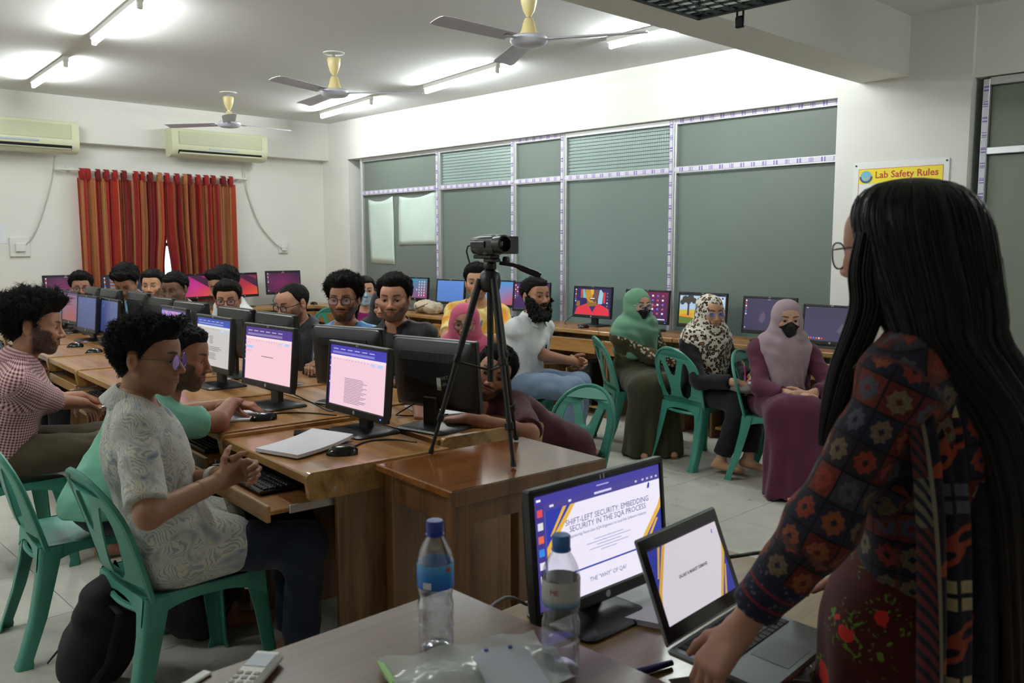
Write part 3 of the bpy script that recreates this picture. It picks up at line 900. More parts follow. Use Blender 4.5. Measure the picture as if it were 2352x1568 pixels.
for i, y in enumerate(YS):
    w = .05 if 0 < i < 5 else .03
    yy = y-(w/2 if i == 0 else (-w/2 if i == 5 else 0))
    fr = MB().box((XG-.01, yy, (ZB+ZT)/2), (.06, w, ZT-ZB), .003).build('mullion', M_alu, gl)
    if 0 < i < 5: MB().box((XG-.0425, yy+.006, (ZB+ZT)/2), (.004, .028, ZT-ZB-.01), .0005).build('film_strip', M_tz, fr)
for i in range(5):
    y0, y1 = YS[i+1]+.026, YS[i]-.026; yc, yl = (y0+y1)/2, y1-y0
    for z, tp, hh in ((ZR, True, .056), (ZT-.02, i in (2, 4), .05), (ZB+.02, False, .05)):
        r = MB().box((XG-.01, yc, z), (.055, yl, hh), .003).build('rail', M_alu, gl)
        if tp: MB().box((XG-.0395, yc, z+.002), (.004, yl-.004, .034), .0005).build('film_strip', M_ty, r)
    MB().box((XG, yc, (ZB+ZR)/2), (.010, yl, ZR-ZB-.06), .001).build('pane', M_pane, gl)
    if i in (1, 3):
        n = 11; z0, z1 = ZR+.03, ZT-.045; dz = (z1-z0)/n
        for k in range(n):
            MB().box((XG-.004, yc, z0+dz*(k+.5)), (.006, yl-.004, dz-.004), .001, R=Matrix.Rotation(rad(7), 3, 'Y')).build('slat', M_rib, gl)
        MB().box((XG+.012, yc, (z0+z1)/2), (.004, yl, z1-z0)).build('pane', M_pane, gl)
    else:
        MB().box((XG, yc, (ZR+ZT)/2), (.010, yl, ZT-ZR-.06), .001).build('pane', M_pane, gl)
    MB().box((XG-.012, y1-.012, (ZB+ZT)/2), (.05, .02, ZT-ZB-.02), .002).build('jamb', M_alu, gl)
# paper taped on the first pane
M_sheet = pm('pale_sheet', srgb(206, 222, 214), .6, 0, .3, var=.06, vs=3)
def sheet(name, pts, label):
    mb = MB(); n = 10; vs = []; fs = []
    for j in range(n+1):
        for i in range(n+1):
            u, v = i/n, j/n
            y = (pts[0][0]*(1-u)+pts[1][0]*u)*(1-v)+(pts[3][0]*(1-u)+pts[2][0]*u)*v
            z = (pts[0][1]*(1-u)+pts[1][1]*u)*(1-v)+(pts[3][1]*(1-u)+pts[2][1]*u)*v
            if v == 0: z -= .045*math.sin(u*PI)
            vs.append((XG-.0075-.006*math.sin(u*5+v*4)**2, y, z))
    for j in range(n):
        for i in range(n): a = j*(n+1)+i; fs.append((a, a+1, a+n+2, a+n+1))
    mb.add(vs, fs); o = mb.build(name, M_sheet, None, 180); so = o.modifiers.new('s', 'SOLIDIFY'); so.thickness = .0012
    return tag(o, label, 'paper', 'paper sheets on the glass')
sheet('paper_sheet', [(9.14, 2.05), (8.62, 2.07), (8.60, 1.26), (9.10, 1.27)], 'narrow pale paper sheet on the first frosted pane by the corner')
sheet('paper_sheet', [(8.50, 2.06), (7.80, 2.10), (7.80, 1.50), (8.52, 1.49)], 'wide pale paper sheet on the first frosted pane, with a sagging top')
# ---- door side-light at the right edge
dr = empty('door_1', (0, 0, 0)); dr['kind'] = 'structure'
for y0, y1 in ((2.06, 2.10), (1.05, 1.09)): MB().box((XG-.01, (y0+y1)/2, 1.28), (.06, y1-y0, 2.56), .003).build('mullion', M_alu, dr)
for z, h in ((2.545, .05), (2.10, .045), (.03, .06)): MB().box((XG-.01, 1.575, z), (.055, .97, h), .003).build('rail', M_alu, dr)
MB().box((XG-.043, 2.078, 1.9), (.004, .03, 1.25), .0005).build('film_strip', M_tz, dr)
M_pane2 = pane_mat('frosted_glass_door', srgb(168, 172, 156), .45)
MB().box((XG, 1.575, 1.07), (.010, .96, 2.0)).build('pane', M_pane2, dr); MB().box((XG, 1.575, 2.32), (.010, .96, .39)).build('pane', M_pane2, dr)
wallbox('wall_right_end', [((XG-.03, YF, 0), (6.5, 1.05, 2.6))], M_wall)
# ---- window behind the curtain
wn = empty('window_2', (0, 0, 0)); wn['kind'] = 'structure'
M_wf = pm('window_frame', srgb(120, 170, 175), .4, .3)
for x in (WX0+.02, (WX0+WX1)/2, WX1-.02): MB().box((x, YB+.08, (WZ0+WZ1)/2), (.04, .05, WZ1-WZ0), .003).build('window_frame', M_wf, wn)
for z in (WZ0+.02, 1.5, WZ1-.02): MB().box(((WX0+WX1)/2, YB+.08, z), (WX1-WX0-.08, .045, .04), .003).build('window_bar', M_wf, wn)
tg = NT('clear_glass'); tg.fin((.9, 1, 1, 1), .02, 0, .5, Transmission_Weight=1.0, IOR=1.05); 
for x0, x1 in ((WX0+.04, (WX0+WX1)/2-.02), ((WX0+WX1)/2+.02, WX1-.04)): MB().box(((x0+x1)/2, YB+.085, (WZ0+WZ1)/2), (x1-x0, .006, WZ1-WZ0-.08)).build('pane', tg.mat, wn)
# ---- curtains
def curtain_mat():
    t = NT('curtain_cloth'); a = t.attr('Col').outputs['Color']; co = t.obj()
    n = t.noise(t.map(co, (60, 60, 3)), 3, 4).outputs[0]; n2 = t.noise(co, 3, 3).outputs[0]
    c = t.mix(t.math('MULTIPLY', n, .25), a, (.40, .08, .06, 1), 'MIX'); c = t.mix(t.math('MULTIPLY', n2, .15), c, (.62, .10, .05, 1))
    t.fin(c, .7, 0, .3, Sheen_Weight=.3)
    tl = t.node('ShaderNodeBsdfTranslucent', i_Color=t.mix(.35, c, (.9, .10, .05, 1)))
    mx = t.node('ShaderNodeMixShader', i_0=.42); t.l.new(t.b.outputs[0], mx.inputs[1]); t.l.new(tl.outputs[0], mx.inputs[2])
    t.l.new(mx.outputs[0], t.out.inputs[0]); return t.mat
M_cur = curtain_mat()
CC = [srgb(190, 44, 50), srgb(210, 70, 48), srgb(164, 34, 42), srgb(214, 158, 98), srgb(180, 128, 80), srgb(216, 98, 60), srgb(132, 28, 40), srgb(206, 140, 86), srgb(196, 50, 54), srgb(216, 164, 110), srgb(170, 112, 70)]
def curtain(x0, x1, seed, label, open_l=0, open_r=0, ntab=9):
    root = empty('curtain', ((x0+x1)/2, 9.97, 0)); tag(root, label, 'curtain', 'curtain pair')
    rg = random.Random(seed); n = 260; nz = 14; W = x1-x0; ox = (x0+x1)/2
    st = []; 
    while sum(a for a, _ in st) < 1: st.append((rg.uniform(.018, .052), rg.choice(CC)))
    ph = [rg.uniform(0, 6.28) for _ in range(4)]
    vs = []; cs = []
    for j in range(nz+1):
        v = j/nz; z = 2.205-v*1.36
        for i in range(n+1):
            u = i/n; acc = 0; c = st[-1][1]
            for a, cc in st:
                acc += a
                if u <= acc: c = cc; break
            x = x0+W*u; low = sst(.35, .75, nv(v))*sst(1.0, .78, nv(v))
            x += float(low)*(open_l*(1-u)**3-open_r*u**3)
            f = .7+.3*v
            y = .030*math.sin(u*58+ph[0]+1.6*math.sin(u*9+ph[1]))*f+.018*math.sin(u*131+ph[2]+v*.8)+.010*math.sin(u*23+ph[3]-v*1.5)
            vs.append((x-ox+.010*math.cos(u*58+ph[0])*f, y, z)); cs.append(c[:3])
    fs = [(j*(n+1)+i, j*(n+1)+i+1, (j+1)*(n+1)+i+1, (j+1)*(n+1)+i) for j in range(nz) for i in range(n)]
    link('cloth', npmesh('cloth', nv(vs), nv(fs).astype(int), M_cur, col=nv(cs)), root)
    for k in range(ntab):
        x = x0+W*(k+.5)/ntab+rg.uniform(-.025, .025)-ox; w = rg.uniform(.042, .056); mb = MB(); mb.c = rg.choice(CC)
        mb.tube([(x, -.022, 2.19), (x, -.026, 2.27), (x, -.018, 2.292), (x, .012, 2.292), (x, .02, 2.27), (x, .018, 2.19)], .004, 8)
        me = MB(); ring = []
        prof = [(-.020, 2.185), (-.027, 2.25), (-.024, 2.287), (-.008, 2.302), (.010, 2.300), (.022, 2.285), (.024, 2.25), (.018, 2.185)]
        L = [(x-w/2, y, z) for y, z in prof]; R_ = [(x+w/2, y, z) for y, z in prof]; m = len(prof)
        me.c = rg.choice((CC[0], CC[2], CC[3], CC[6], CC[0])); me.add(L+R_, [(i, i+1, m+i+1, m+i) for i in range(m-1)])
        o = me.build('tab', M_cur, root, 60, color=True); s_ = o.modifiers.new('s', 'SOLIDIFY'); s_.thickness = .003
    return root
curtain(3.165, 4.11, 3, 'red and tan striped curtain, left half of the pair under the beam', 0, .05, 10)
curtain(4.085, 4.945, 8, 'red and orange striped curtain, right half of the pair near the corner', .05, 0, 9)
rod = empty('curtain_rod', (4.04, 9.97, 2.285)); tag(rod, 'white curtain rod with brackets above the window', 'curtain rod')
MB().cyl((-1.03, 0, 0), (1.03, 0, 0), .011, n=10).build('rod', M_white_pl, rod, 60)
for x in (-.93, .02, .98):
    MB().box((x, .04, .0), (.03, .08, .025), .004).box((x, .075, .0), (.04, .01, .07), .003).build('bracket', M_white_pl, rod)
for x in (-1.05, 1.05): MB().lathe([(.001, -.03), (.016, -.02), (.02, 0), (.016, .02), (.001, .03)], 12).build('finial', M_white_pl, rod, 60).matrix_local = Matrix.Translation((x, 0, 0)) @ Matrix.Rotation(PI/2, 4, 'Y')
# ---- ceiling tube lights
M_tube = emis('tube_glow', (.93, 1.0, .97, 1), TUBE_POWER)
def tube_light(a, b, label, on=True):
    a, b = V(*a), V(*b); c = (a+b)/2; ang = math.atan2((b-a).y, (b-a).x); L = 1.22
    r = empty('tube_light', (c.x, c.y, ZC), ang); tag(r, label, 'light', 'fluorescent tube lights')
    MB().box((0, 0, -.022), (L+.06, .048, .044), .006).build('batten', M_white_pl, r)
    for s in (-1, 1): MB().box((s*(L/2+.012), .0, -.062), (.024, .036, .050), .006).build('holder', M_white_pl, r)
    tb = MB().cyl((-L/2+.004, 0, -.072), (L/2-.004, 0, -.072), .0135, n=14); tb.build('tube', M_tube, r, 60)
    return r
tube_light((2.565, 9.10, 0), (2.466, 7.86, 0), 'glowing tube light over the left air conditioner side')
tube_light((2.361, 6.886, 0), (2.215, 5.62, 0), 'glowing tube light at the upper left, nearest the camera on that side')
tube_light((2.18, 4.55, 0), (2.06, 3.3, 0), 'tube light over the front end of the middle desks')
# unseen row at the left, added to raise the fill light
tube_light((-.35, 4.5, 0), (-.45, 3.25, 0), 'added unseen tube light over the left aisle, nearer one')
tube_light((-.2, 6.8, 0), (-.3, 5.55, 0), 'added unseen tube light over the left aisle, farther one')
tube_light((5.19, 4.374, 0), (5.10, 3.1, 0), 'glowing tube light beside the cross beam')
tube_light((5.05, .30, 0), (5.0, -.95, 0), 'added unseen tube light on the near side of the cross beam')  # unseen tube, added to light the near face of the beam
tube_light((5.404, 6.85, 0), (5.20, 5.60, 0), 'glowing tube light between the near and middle fans')
tube_light((5.571, 9.0, 0), (5.40, 7.75, 0), 'glowing tube light near the far corner column')
# ---- ceiling fans
M_cream = pm('cream_plastic', srgb(226, 208, 150), .3, 0, .5, var=.04)
M_fan = pm('fan_enamel', srgb(206, 204, 218), .35, 0, .5, var=.03)
M_fanlab = pm('fan_label', srgb(190, 90, 60), .5)
def fan(x, y, rot, label, droop=0.0):
    r = empty('ceiling_fan', (x, y, ZC), rad(rot)); tag(r, label, 'fan', 'ceiling fans')
    MB().lathe([(.085, 0), (.085, -.008), (.03, -.014)], 28).build('ceiling_plate', M_white_pl, r, 40)
    MB().cyl((0, 0, -.01), (0, 0, -.06), .011, n=12).build('hook_rod', M_chrome, r, 60)
    MB().lathe([(.020, -.045), (.052, -.045), (.054, -.055), (.048, -.10), (.034, -.145), (.016, -.175), (.012, -.18)], 28).build('upper_cup', M_cream, r, 40)
    MB().cyl((0, 0, -.17), (0, 0, -.20), .011, n=12).build('rod', M_chrome, r, 60)
    lc = MB().lathe([(.014, -.186), (.026, -.19), (.036, -.215), (.044, -.25), (.058, -.285), (.056, -.29)], 28).build('lower_cup', M_cream, r, 40)
    MB().lathe([(.045, -.282), (.10, -.292), (.112, -.302), (.114, -.318), (.106, -.334), (.088, -.346), (.05, -.352), (.01, -.354)], 36).build('motor', M_fan, r, 30)
    for k in range(3):
        a = rad(120*k); mb = MB(); mb.M = Matrix.Rotation(a, 4, 'Z') @ Matrix.Translation((0, 0, -.315)) @ Matrix.Rotation(rad(9), 4, 'X')
        n = 10; top = []; bot = []
        for i in range(n+1):
            t = i/n; xx = .15+t*.56; hw = .058+.012*t-(.0 if i < n else .012); cam_ = .006*math.sin(PI*.5)
            top.append([(xx, -hw, .002), (xx, -hw*.4, .008), (xx, hw*.4, .008), (xx, hw, .002), (xx, hw, -.001), (xx, hw*.4, .004), (xx, -hw*.4, .004), (xx, -hw, -.001)])
        mb.loft(top); b = mb.build('blade', M_fan, r, 50)
        m2 = MB(); m2.M = Matrix.Rotation(a, 4, 'Z') @ Matrix.Translation((0, 0, -.315)); m2.box((.145, 0, 0), (.11, .034, .006), .002).build('blade_arm', M_fan, b)
    return r
fan(3.83, 3.85, -60, 'grey ceiling fan with cream cups, largest and nearest the camera')
fan(3.985, 6.23, -40, 'ceiling fan with cream cups in the middle of the row of three')
fan(4.22, 8.565, 244, 'ceiling fan in front of the right air conditioner, smallest of three')
# ---- air conditioners
M_ac = pm('ac_cream', srgb(214, 214, 184), .45, 0, .4, var=.03, vs=4); M_acg = pm('ac_grille', srgb(186, 188, 162), .6, 0, .3)
M_lcd = pm('ac_display', srgb(176, 184, 196), .25)
def ac_unit(x0, x1, z0, z1, label, flap):
    w = x1-x0; h = z1-z0; r = empty('air_conditioner', ((x0+x1)/2, 9.90, z0)); tag(r, label, 'air conditioner', 'wall air conditioners')
    prof = [(0, 0), (-.10, 0), (-.155, .03), (-.185, .085), (-.19, .12), (-.185, h-.03), (-.17, h-.006), (-.14, h), (0, h)]
    rings = [[(sx*w/2*(.985 if k == 0 else 1), y*(.95 if k == 0 else 1), z) for y, z in prof] for sx, k in ((-1, 0), (-.985, 1), (.985, 1), (1, 0))]
    MB().loft(rings).build('casing', M_ac, r, 35)
    gp = MB().box((0, -.189, h*.66), (w*.86, .008, h*.46), .003).build('front_grille', M_acg, r)
    for k in range(14): MB().box((0, -.1945, h*.45+h*.42*k/13), (w*.84, .004, .005)).build('louvre', M_ac, gp)
    MB().box((.02, -.1905, h*.335), (w*.30, .006, .02), .003).build('display_panel', M_lcd, r)
    MB().box((0, -.169, .055), (w*.86, .02, .045), .004, R=Matrix.Rotation(rad(28), 3, 'X')).build('air_outlet', M_dark, r)
    MB().box((0, -.180 if flap else -.172, .040), (w*.85, .008, .024 if flap else .016), .003, R=Matrix.Rotation(rad(40), 3, 'X')).build('flap', M_ac if flap else M_acg, r)
ac_unit(1.98, 3.15, 2.43, 2.75, 'cream wall air conditioner at the left edge with dark open outlet', False)
ac_unit(4.10, 5.27, 2.475, 2.785, 'cream wall air conditioner above the curtain with closed pale flap', True)
# ---- sockets, cables on the back wall
def cable(name, pts, r, mat, label, cat='cable', group=None):
    P = [V(*p) for p in pts]; out = []
    for i in range(len(P)-1):
        p0, p1, p2, p3 = P[max(i-1, 0)], P[i], P[i+1], P[min(i+2, len(P)-1)]
        for k in range(8):
            t = k/8; out.append(.5*((2*p1)+(p2-p0)*t+(2*p0-5*p1+4*p2-p3)*t*t+(3*p1-p0-3*p2+p3)*t**3))
    out.append(P[-1]); return tag(MB().tube(out, r, 6).build(name, mat, None, 60), label, cat, group)
M_cab = pm('grey_cable', srgb(196, 194, 184), .5)
cable('power_cable', [(5.10, 10.0, 2.46), (5.14, 10.03, 2.15), (5.27, 10.03, 1.78), (5.45, 10.03, 1.55), (5.585, 10.02, 1.44)], .007, M_cab, 'pale cable hanging from the right air conditioner to its socket')
cable('power_cable', [(2.98, 10.0, 2.42), (2.94, 10.03, 2.15), (2.83, 10.03, 1.80), (2.73, 10.03, 1.58), (2.62, 10.02, 1.46)], .007, M_cab, 'pale cable hanging from the left air conditioner to its socket')
for x, z, w, lb in ((5.612, 1.45, .12, 'small white wall socket right of the curtain'), (2.61, 1.475, .19, 'large white wall socket box left of the curtain')):
    s = empty('wall_socket', (x, YB, z)); tag(s, lb, 'socket')
    MB().box((0, -.012, 0), (w, .024, w*1.05), .006).build('plate', M_white_pl, s); MB().box((.0, -.035, -.005), (w*.5, .03, w*.45), .006).build('plug', M_white_pl, s)
no = MB().box((2.44, YB-.002, 1.615), (.12, .003, .21)).build('wall_notice', pm('paper_white', srgb(228, 230, 236), .7)); tag(no, 'white paper notice on the back wall at the left edge', 'notice')
# ---- lab safety poster on the near column
po = empty('safety_poster', (XB-.012, 2.585, 1.62)); tag(po, 'white lab safety rules board with yellow header on the column', 'poster')
M_pw = pm('poster_white', srgb(236, 236, 236), .35); M_py = pm('poster_yellow', srgb(247, 226, 10), .4); M_prd = pm('poster_red', srgb(196, 60, 40), .5)
MB().box((.006, 0, 0), (.010, .655, .90), .003).build('board', M_pw, po)
def fr_rect(mb, y0, y1, z0, z1, x, t=.003):
    for a in ((y0, y1, z0, z0+t), (y0, y1, z1-t, z1), (y0, y0+t, z0, z1), (y1-t, y1, z0, z1)):
        mb.box((x, (a[0]+a[1])/2, (a[2]+a[3])/2), (.001, a[1]-a[0], a[3]-a[2]))
bo = MB(); fr_rect(bo, -.29, .29, -.41, .405, .0005); bo.build('border', M_prd, po)
MB().box((.0004, 0, .352), (.0012, .574, .100)).build('header', M_py, po)
RV = Matrix(((0, 0, -1), (-1, 0, 0), (0, 1, 0))).to_4x4()      # lettering upright on a wall facing -X
def place_text(o, loc): o.matrix_local = Matrix.Translation(loc) @ RV
place_text(text_mesh('Lab Safety Rules', .066, M_prd, 'lettering', po, bold=.0012), (-.0008, -.045, .358))
em = MB().lathe([(.040, 0), (.040, .002)], 20); eo = em.build('emblem', pm('emblem_blue', srgb(120, 190, 220), .5), po); eo.matrix_local = Matrix.Translation((-.0006, .235, .352)) @ RV
for a, c, sc_ in ((0, srgb(60, 80, 140), .046), (1, srgb(230, 200, 120), .024)):
    n = 24; mb = MB(); ring = lambda r0, z: [(r0*math.cos(PI+PI*k/n), r0*math.sin(PI+PI*k/n), z) for k in range(n+1)]
    mb.add(ring(sc_, .0026+a*.001)+ring(sc_*.72, .0026+a*.001), [(k, k+1, n+2+k, n+1+k) for k in range(n)]); o = mb.build('emblem_band', pm('emblem%d' % a, c, .5), eo)
for (y, z), nm in (((.21, .205), 'a'), ((.21, .06), 'b'), ((.21, -.085), 'c')):
    n = 28; mb = MB(); ring = lambda r0: [(r0*math.cos(2*PI*k/n), r0*math.sin(2*PI*k/n), 0) for k in range(n)]
    mb.add(ring(.055)+ring(.049), [(k, (k+1) % n, n+(k+1) % n, n+k) for k in range(n)]); o = mb.build('icon_ring', M_prd, po); o.matrix_local = Matrix.Translation((-.0006, y, z)) @ RV
    MB().box((-.0006, y+.004, z-.012), (.001, .05, .028)).box((-.0006, y+.012, z+.014), (.001, .018, .024)).build('icon_mark', M_black_pl, po)
for y in (-.31, .31): MB().cyl((.0, y, .43), (-.004, y, .43), .006, n=10).build('screw', M_black_pl, po)
# ---- hanging projector cage
cg = empty('projector_cage', (2.70, 1.86, ZC)); tag(cg, 'dark metal mesh projector cage hanging from the ceiling', 'cage')
M_cage = pm('cage_metal', srgb(70, 80, 80), .45, .7)
fm = MB(); cx0, cx1, cy0, cy1, cz0, cz1 = -.42, 0, -.42, 0, -.73, -.48
for z in (cz0, cz1):
    for y in (cy0, cy1): fm.box(((cx0+cx1)/2, y, z), (.44, .022, .022), .003)
    for x in (cx0, cx1): fm.box((x, (cy0+cy1)/2, z), (.022, .44, .022), .003)
for x in (cx0, cx1):
    for y in (cy0, cy1): fm.box((x, y, (cz0+cz1)/2), (.022, .022, .25), .003)
fm.box(((cx0+cx1)/2, (cy0+cy1)/2, -.24), (.05, .05, .48), .004); fm.box(((cx0+cx1)/2, (cy0+cy1)/2, cz1), (.44, .06, .012))
fm.build('frame', M_cage, cg)
for k in range(1, 8):
    t = cx0+.42*k/8; MB().box((t, (cy0+cy1)/2, cz0-.004), (.010, .42, .006)).build('bar', M_cage, cg); MB().box(((cx0+cx1)/2, t, cz0-.004), (.42, .010, .006)).build('bar', M_cage, cg)
for k in range(1, 4):
    z = cz0+.25*k/4; MB().box(((cx0+cx1)/2, cy1, z), (.42, .006, .008)).build('bar', M_cage, cg); MB().box((cx1, (cy0+cy1)/2, z), (.006, .42, .008)).build('bar', M_cage, cg)
lk = MB().box((.012, -.16, cz0-.045), (.018, .035, .04), .005).tube([(.012, -.172, cz0-.03), (.012, -.172, cz0-.005), (.012, -.16, cz0+.004), (.012, -.148, cz0-.005), (.012, -.148, cz0-.03)], .004, 8); lk.build('padlock', M_black_pl, cg, 40)
# ------------------------------------------------------------ furniture and equipment builders
W1, W2, W3 = srgb(112, 70, 34), srgb(158, 108, 58), srgb(184, 132, 76)
M_desk = wood('desk_wood', srgb(138, 92, 46), srgb(184, 132, 74), srgb(204, 154, 94))
M_desk2 = wood('desk_panel', srgb(112, 80, 50), srgb(152, 114, 76), srgb(168, 130, 92), axis=2, rough=.45)
M_edge = wood('desk_edge', srgb(140, 100, 56), srgb(188, 146, 90), srgb(202, 160, 104), rough=.35)
M_tab = wood('table_varnish', srgb(122, 70, 32), srgb(160, 100, 50), srgb(178, 120, 64), rough=.16, coat=.8)
M_tabl = wood('table_frame', srgb(96, 62, 36), srgb(130, 88, 52), srgb(146, 104, 64), axis=2, rough=.4)
M_fgt = wood('front_table', srgb(98, 70, 48), srgb(116, 86, 62), srgb(126, 96, 72), rough=.30, coat=.3)
M_steel = pm('steel_runner', srgb(200, 202, 204), .3, .8)
def desk_parts(root, L, D, H=.76, tray=.0, rails=True, tray_z=.645, wall=False, lip=0.0):
    e = .02
    wt = MB().box((0, D/2, H-.0125), (L-(.044 if rails else .004), D, .025), .002).build('worktop', M_desk, root)
    MB().box((0, -.004, H-.015), (L-(.044 if rails else .004), .012, .034), .004).build('edge_band', M_edge, wt)
    for s in (-1, 1):
        x = s*(L/2-.012)
        if rails:
            n = 6; pts = []
            for cx, cz, a0 in ((D-.022, .0-.022, 0), (.0+.012, -.022, 90), (.012, -.095+.012, 180), (D-.012, -.095+.012, 270)):
                r_ = .022 if cz == -.022 else .012
                for k in range(n+1): a = rad(a0+90*k/n); pts.append((cx+r_*math.cos(a), cz+r_*math.sin(a)))
            rl = MB().plate([pts], lambda u, v, w: (x-.011+w, u-.010, H+lip+v), .022).build('end_rail', M_edge, root)
            for yy in (.08, D-.1): MB().cyl((x+s*.011, yy, H-.05), (x+s*.0135, yy, H-.05), .006, n=8).build('screw', M_steel, rl)
        MB().box((x-s*(.004 if rails else 0), D*.56, (H-.08)/2), (.022, D*.80, H-.08), .002).build('side_panel', M_desk2, root)
    MB().box((0, D-.05, H*.62), (L-.05, .016, H*.55), .001).build('back_panel', M_desk2, root)
    # keyboard tray on runners
    ty = -tray
    tr = MB().box((0, ty+.15, tray_z), (L-.09, .30, .014), .002).build('keyboard_tray', M_desk, root)
    MB().box((0, ty-.006, tray_z-(.02 if wall else 0)), (L-.07, .016, .12 if wall else .055), .003).build('tray_front', M_desk if wall else M_edge, tr)
    for s in (-1, 1): MB().box((s*(L/2-.037), ty*.5+.16, tray_z+.004), (.010, .32, .028), .002).build('runner', M_steel, tr)
    if wall:
        MB().box((.16, D*.5, .085), (L*.5, D*.7, .02), .002).build('shelf', M_desk, root)
        MB().box((-.07+.0, D*.5, .2), (.02, D*.7, .40), .002).build('divider', M_desk2, root)
def desk(x, y, rz, L, D, label, group, **k):
    r = empty('computer_desk', (x, y, 0), rz); tag(r, label, 'desk', group); desk_parts(r, L, D, **k); return r
# ---- plastic chair (faces +Y)
def chair_mat():
    t = NT('chair_plastic'); n = t.noise(t.obj(), 5, 3).outputs[0]
    return t.fin(t.ramp(n, [(.3, srgb(58, 130, 114)), (.7, srgb(70, 146, 128))]), t.math('ADD', .30, t.math('MULTIPLY', n, .16)), 0, .5)
M_chair = chair_mat()
def chair_meshes():
    ms = {}
    # backrest plate with three openings
    def bf(u, v, w):
        k = u/.20; y = -.222-v*.24+.050*k*k*(1-.35*v/.4)-w; return (u*1.04, y, .425+v*.95)
    arc = lambda cx, cy, rx, ry, a0, a1, n: [(cx+rx*math.cos(rad(a0+(a1-a0)*i/n)), cy+ry*math.sin(rad(a0+(a1-a0)*i/n))) for i in range(n+1)]
    outer = [(.188, -.06), (.194, .05), (.198, .14), (.198, .22)]+arc(0, .22, .197, .185, 8, 172, 22)+[(-.198, .22), (-.198, .14), (-.194, .05), (-.188, -.06)]
    def hole(s): return [(s*x, y) for x, y in [(.056, .060), (.090, .046), (.116, .070), (.130, .12), (.139, .19), (.139, .24), (.127, .288), (.112, .306), (.100, .300), (.084, .262), (.066, .20), (.052, .14), (.046, .10)]][::(-1 if s > 0 else 1)]
    top = [(0, .200), (-.018, .215), (-.042, .275), (-.056, .316), (-.048, .330), (0, .340), (.048, .330), (.056, .316), (.042, .275), (.018, .215)]
    def dens(lp):
        o = []
        for i, p in enumerate(lp):
            q = lp[(i+1) % len(lp)]; n = max(1, int(math.hypot(q[0]-p[0], q[1]-p[1])/.02))
            o += [(p[0]+(q[0]-p[0])*k/n, p[1]+(q[1]-p[1])*k/n) for k in range(n)]
        return o
    mb = MB().plate([dens(outer), dens(hole(1)), dens(hole(-1)), dens(top)], bf, .006)
    # stiffening rim round the arch
    mb.tube([bf(u*.985, v, .002) for u, v in dens(outer)[2:-2]], .0105, 6)
    ms['backrest'] = mb.mesh('backrest', M_chair, 40)
    # seat: dished top, rolled edge, arched aprons
    mb = MB(); n = 14; vs = []; rim = []
    def sp(u, v):
        x = (.205-.012*(1-v)/2)*u; y = .205*v; r = max(abs(u), abs(v))
        cu = .02*max(0, abs(u)+abs(v)-1.55)
        return (x-math.copysign(cu, u)*.8, y-math.copysign(cu, v)*.8, .428-.018*max(0, 1-r*r)+(-.012*max(0, v-.6)/.4 if v > .6 else 0)-(.006 if r > .98 else 0))
    for j in range(n+1):
        for i in range(n+1): vs.append(sp(-1+2*i/n, -1+2*j/n))
    fs = [(j*(n+1)+i, j*(n+1)+i+1, (j+1)*(n+1)+i+1, (j+1)*(n+1)+i) for j in range(n) for i in range(n)]
    m0 = len(vs); fs += [tuple(i+m0 for i in f[::-1]) for f in fs]; vs += [(x, y, z-.012) for x, y, z in vs]
    per = [i for i in range(n+1)]+[(j)*(n+1)+n for j in range(1, n+1)]+[n*(n+1)+i for i in range(n-1, -1, -1)]+[j*(n+1) for j in range(n-1, 0, -1)]
    L_ = len(per)
    for k in range(L_): a, b = per[k], per[(k+1) % L_]; fs.append((b, a, a+m0, b+m0))
    mb.add(vs, fs)
    def apron(a, b, out):
        a, b = V(*a), V(*b); k = 14; top = [a+(b-a)*i/k for i in range(k+1)]
        bot = [p+V(0, 0, -.034-.055*(abs(2*i/k-1))**3)+out*.010*(abs(2*i/k-1))**2 for i, p in enumerate(top)]
        mb.add(top+bot+[p-out*.005 for p in top]+[p-out*.005 for p in bot], [(i, i+1, k+2+i, k+1+i) for i in range(k)]+[(2*k+2+i+1, 2*k+2+i, 3*k+3+i, 3*k+4+i) for i in range(k)]+[(k+1+i, k+2+i, 3*k+4+i, 3*k+3+i) for i in range(k)])
    z = .424
    apron((-.193, -.195, z), (-.203, .195, z), V(-1, 0, 0)); apron((.203, .195, z), (.193, -.195, z), V(1, 0, 0))
    apron((-.195, .203, z-.012), (.195, .203, z-.012), V(0, 1, 0)); apron((.185, -.203, z), (-.185, -.203, z), V(0, -1, 0))
    mb.fixn = True; ms['seat'] = mb.mesh('seat', M_chair, 50)
    def leg(sx, sy):
        mb = MB(); T = (sx*.200, sy*.200, .420); B = (sx*(.232 if sy > 0 else .225), sy*(.235 if sy > 0 else .300), .0)
        rings = []
        for t, w in ((0, .076), (.12, .070), (.3, .060), (.6, .052), (.93, .046), (.965, .053), (1, .055)):
            c = [T[i]+(B[i]-T[i])*t for i in range(3)]
            if sy < 0: c[1] += .03*math.sin(t*PI)*.6
            th = .006; pr = [(0, -w*.95), (.0, -.014), (-.004, -.004), (-.014, 0), (-w*.95, 0), (-w*.95, -th), (-.018, -th), (-th-.003, -.016), (-th, -w*.95)]
            pr = [(0, -w), (0, -.016), (-.005, -.005), (-.016, 0), (-w, 0), (-w, -th), (-.018, -th), (-th-.004, -th-.004), (-th, -.018), (-th, -w)]
            rings.append([(c[0]+sx*p, c[1]+sy*q, max(0, c[2])) for p, q in pr])
        mb.loft(rings); mb.fixn = True; return mb.mesh('leg', M_chair, 45)
    ms['leg'] = [leg(sx, sy) for sx in (-1, 1) for sy in (-1, 1)]
    return ms
CH = chair_meshes()
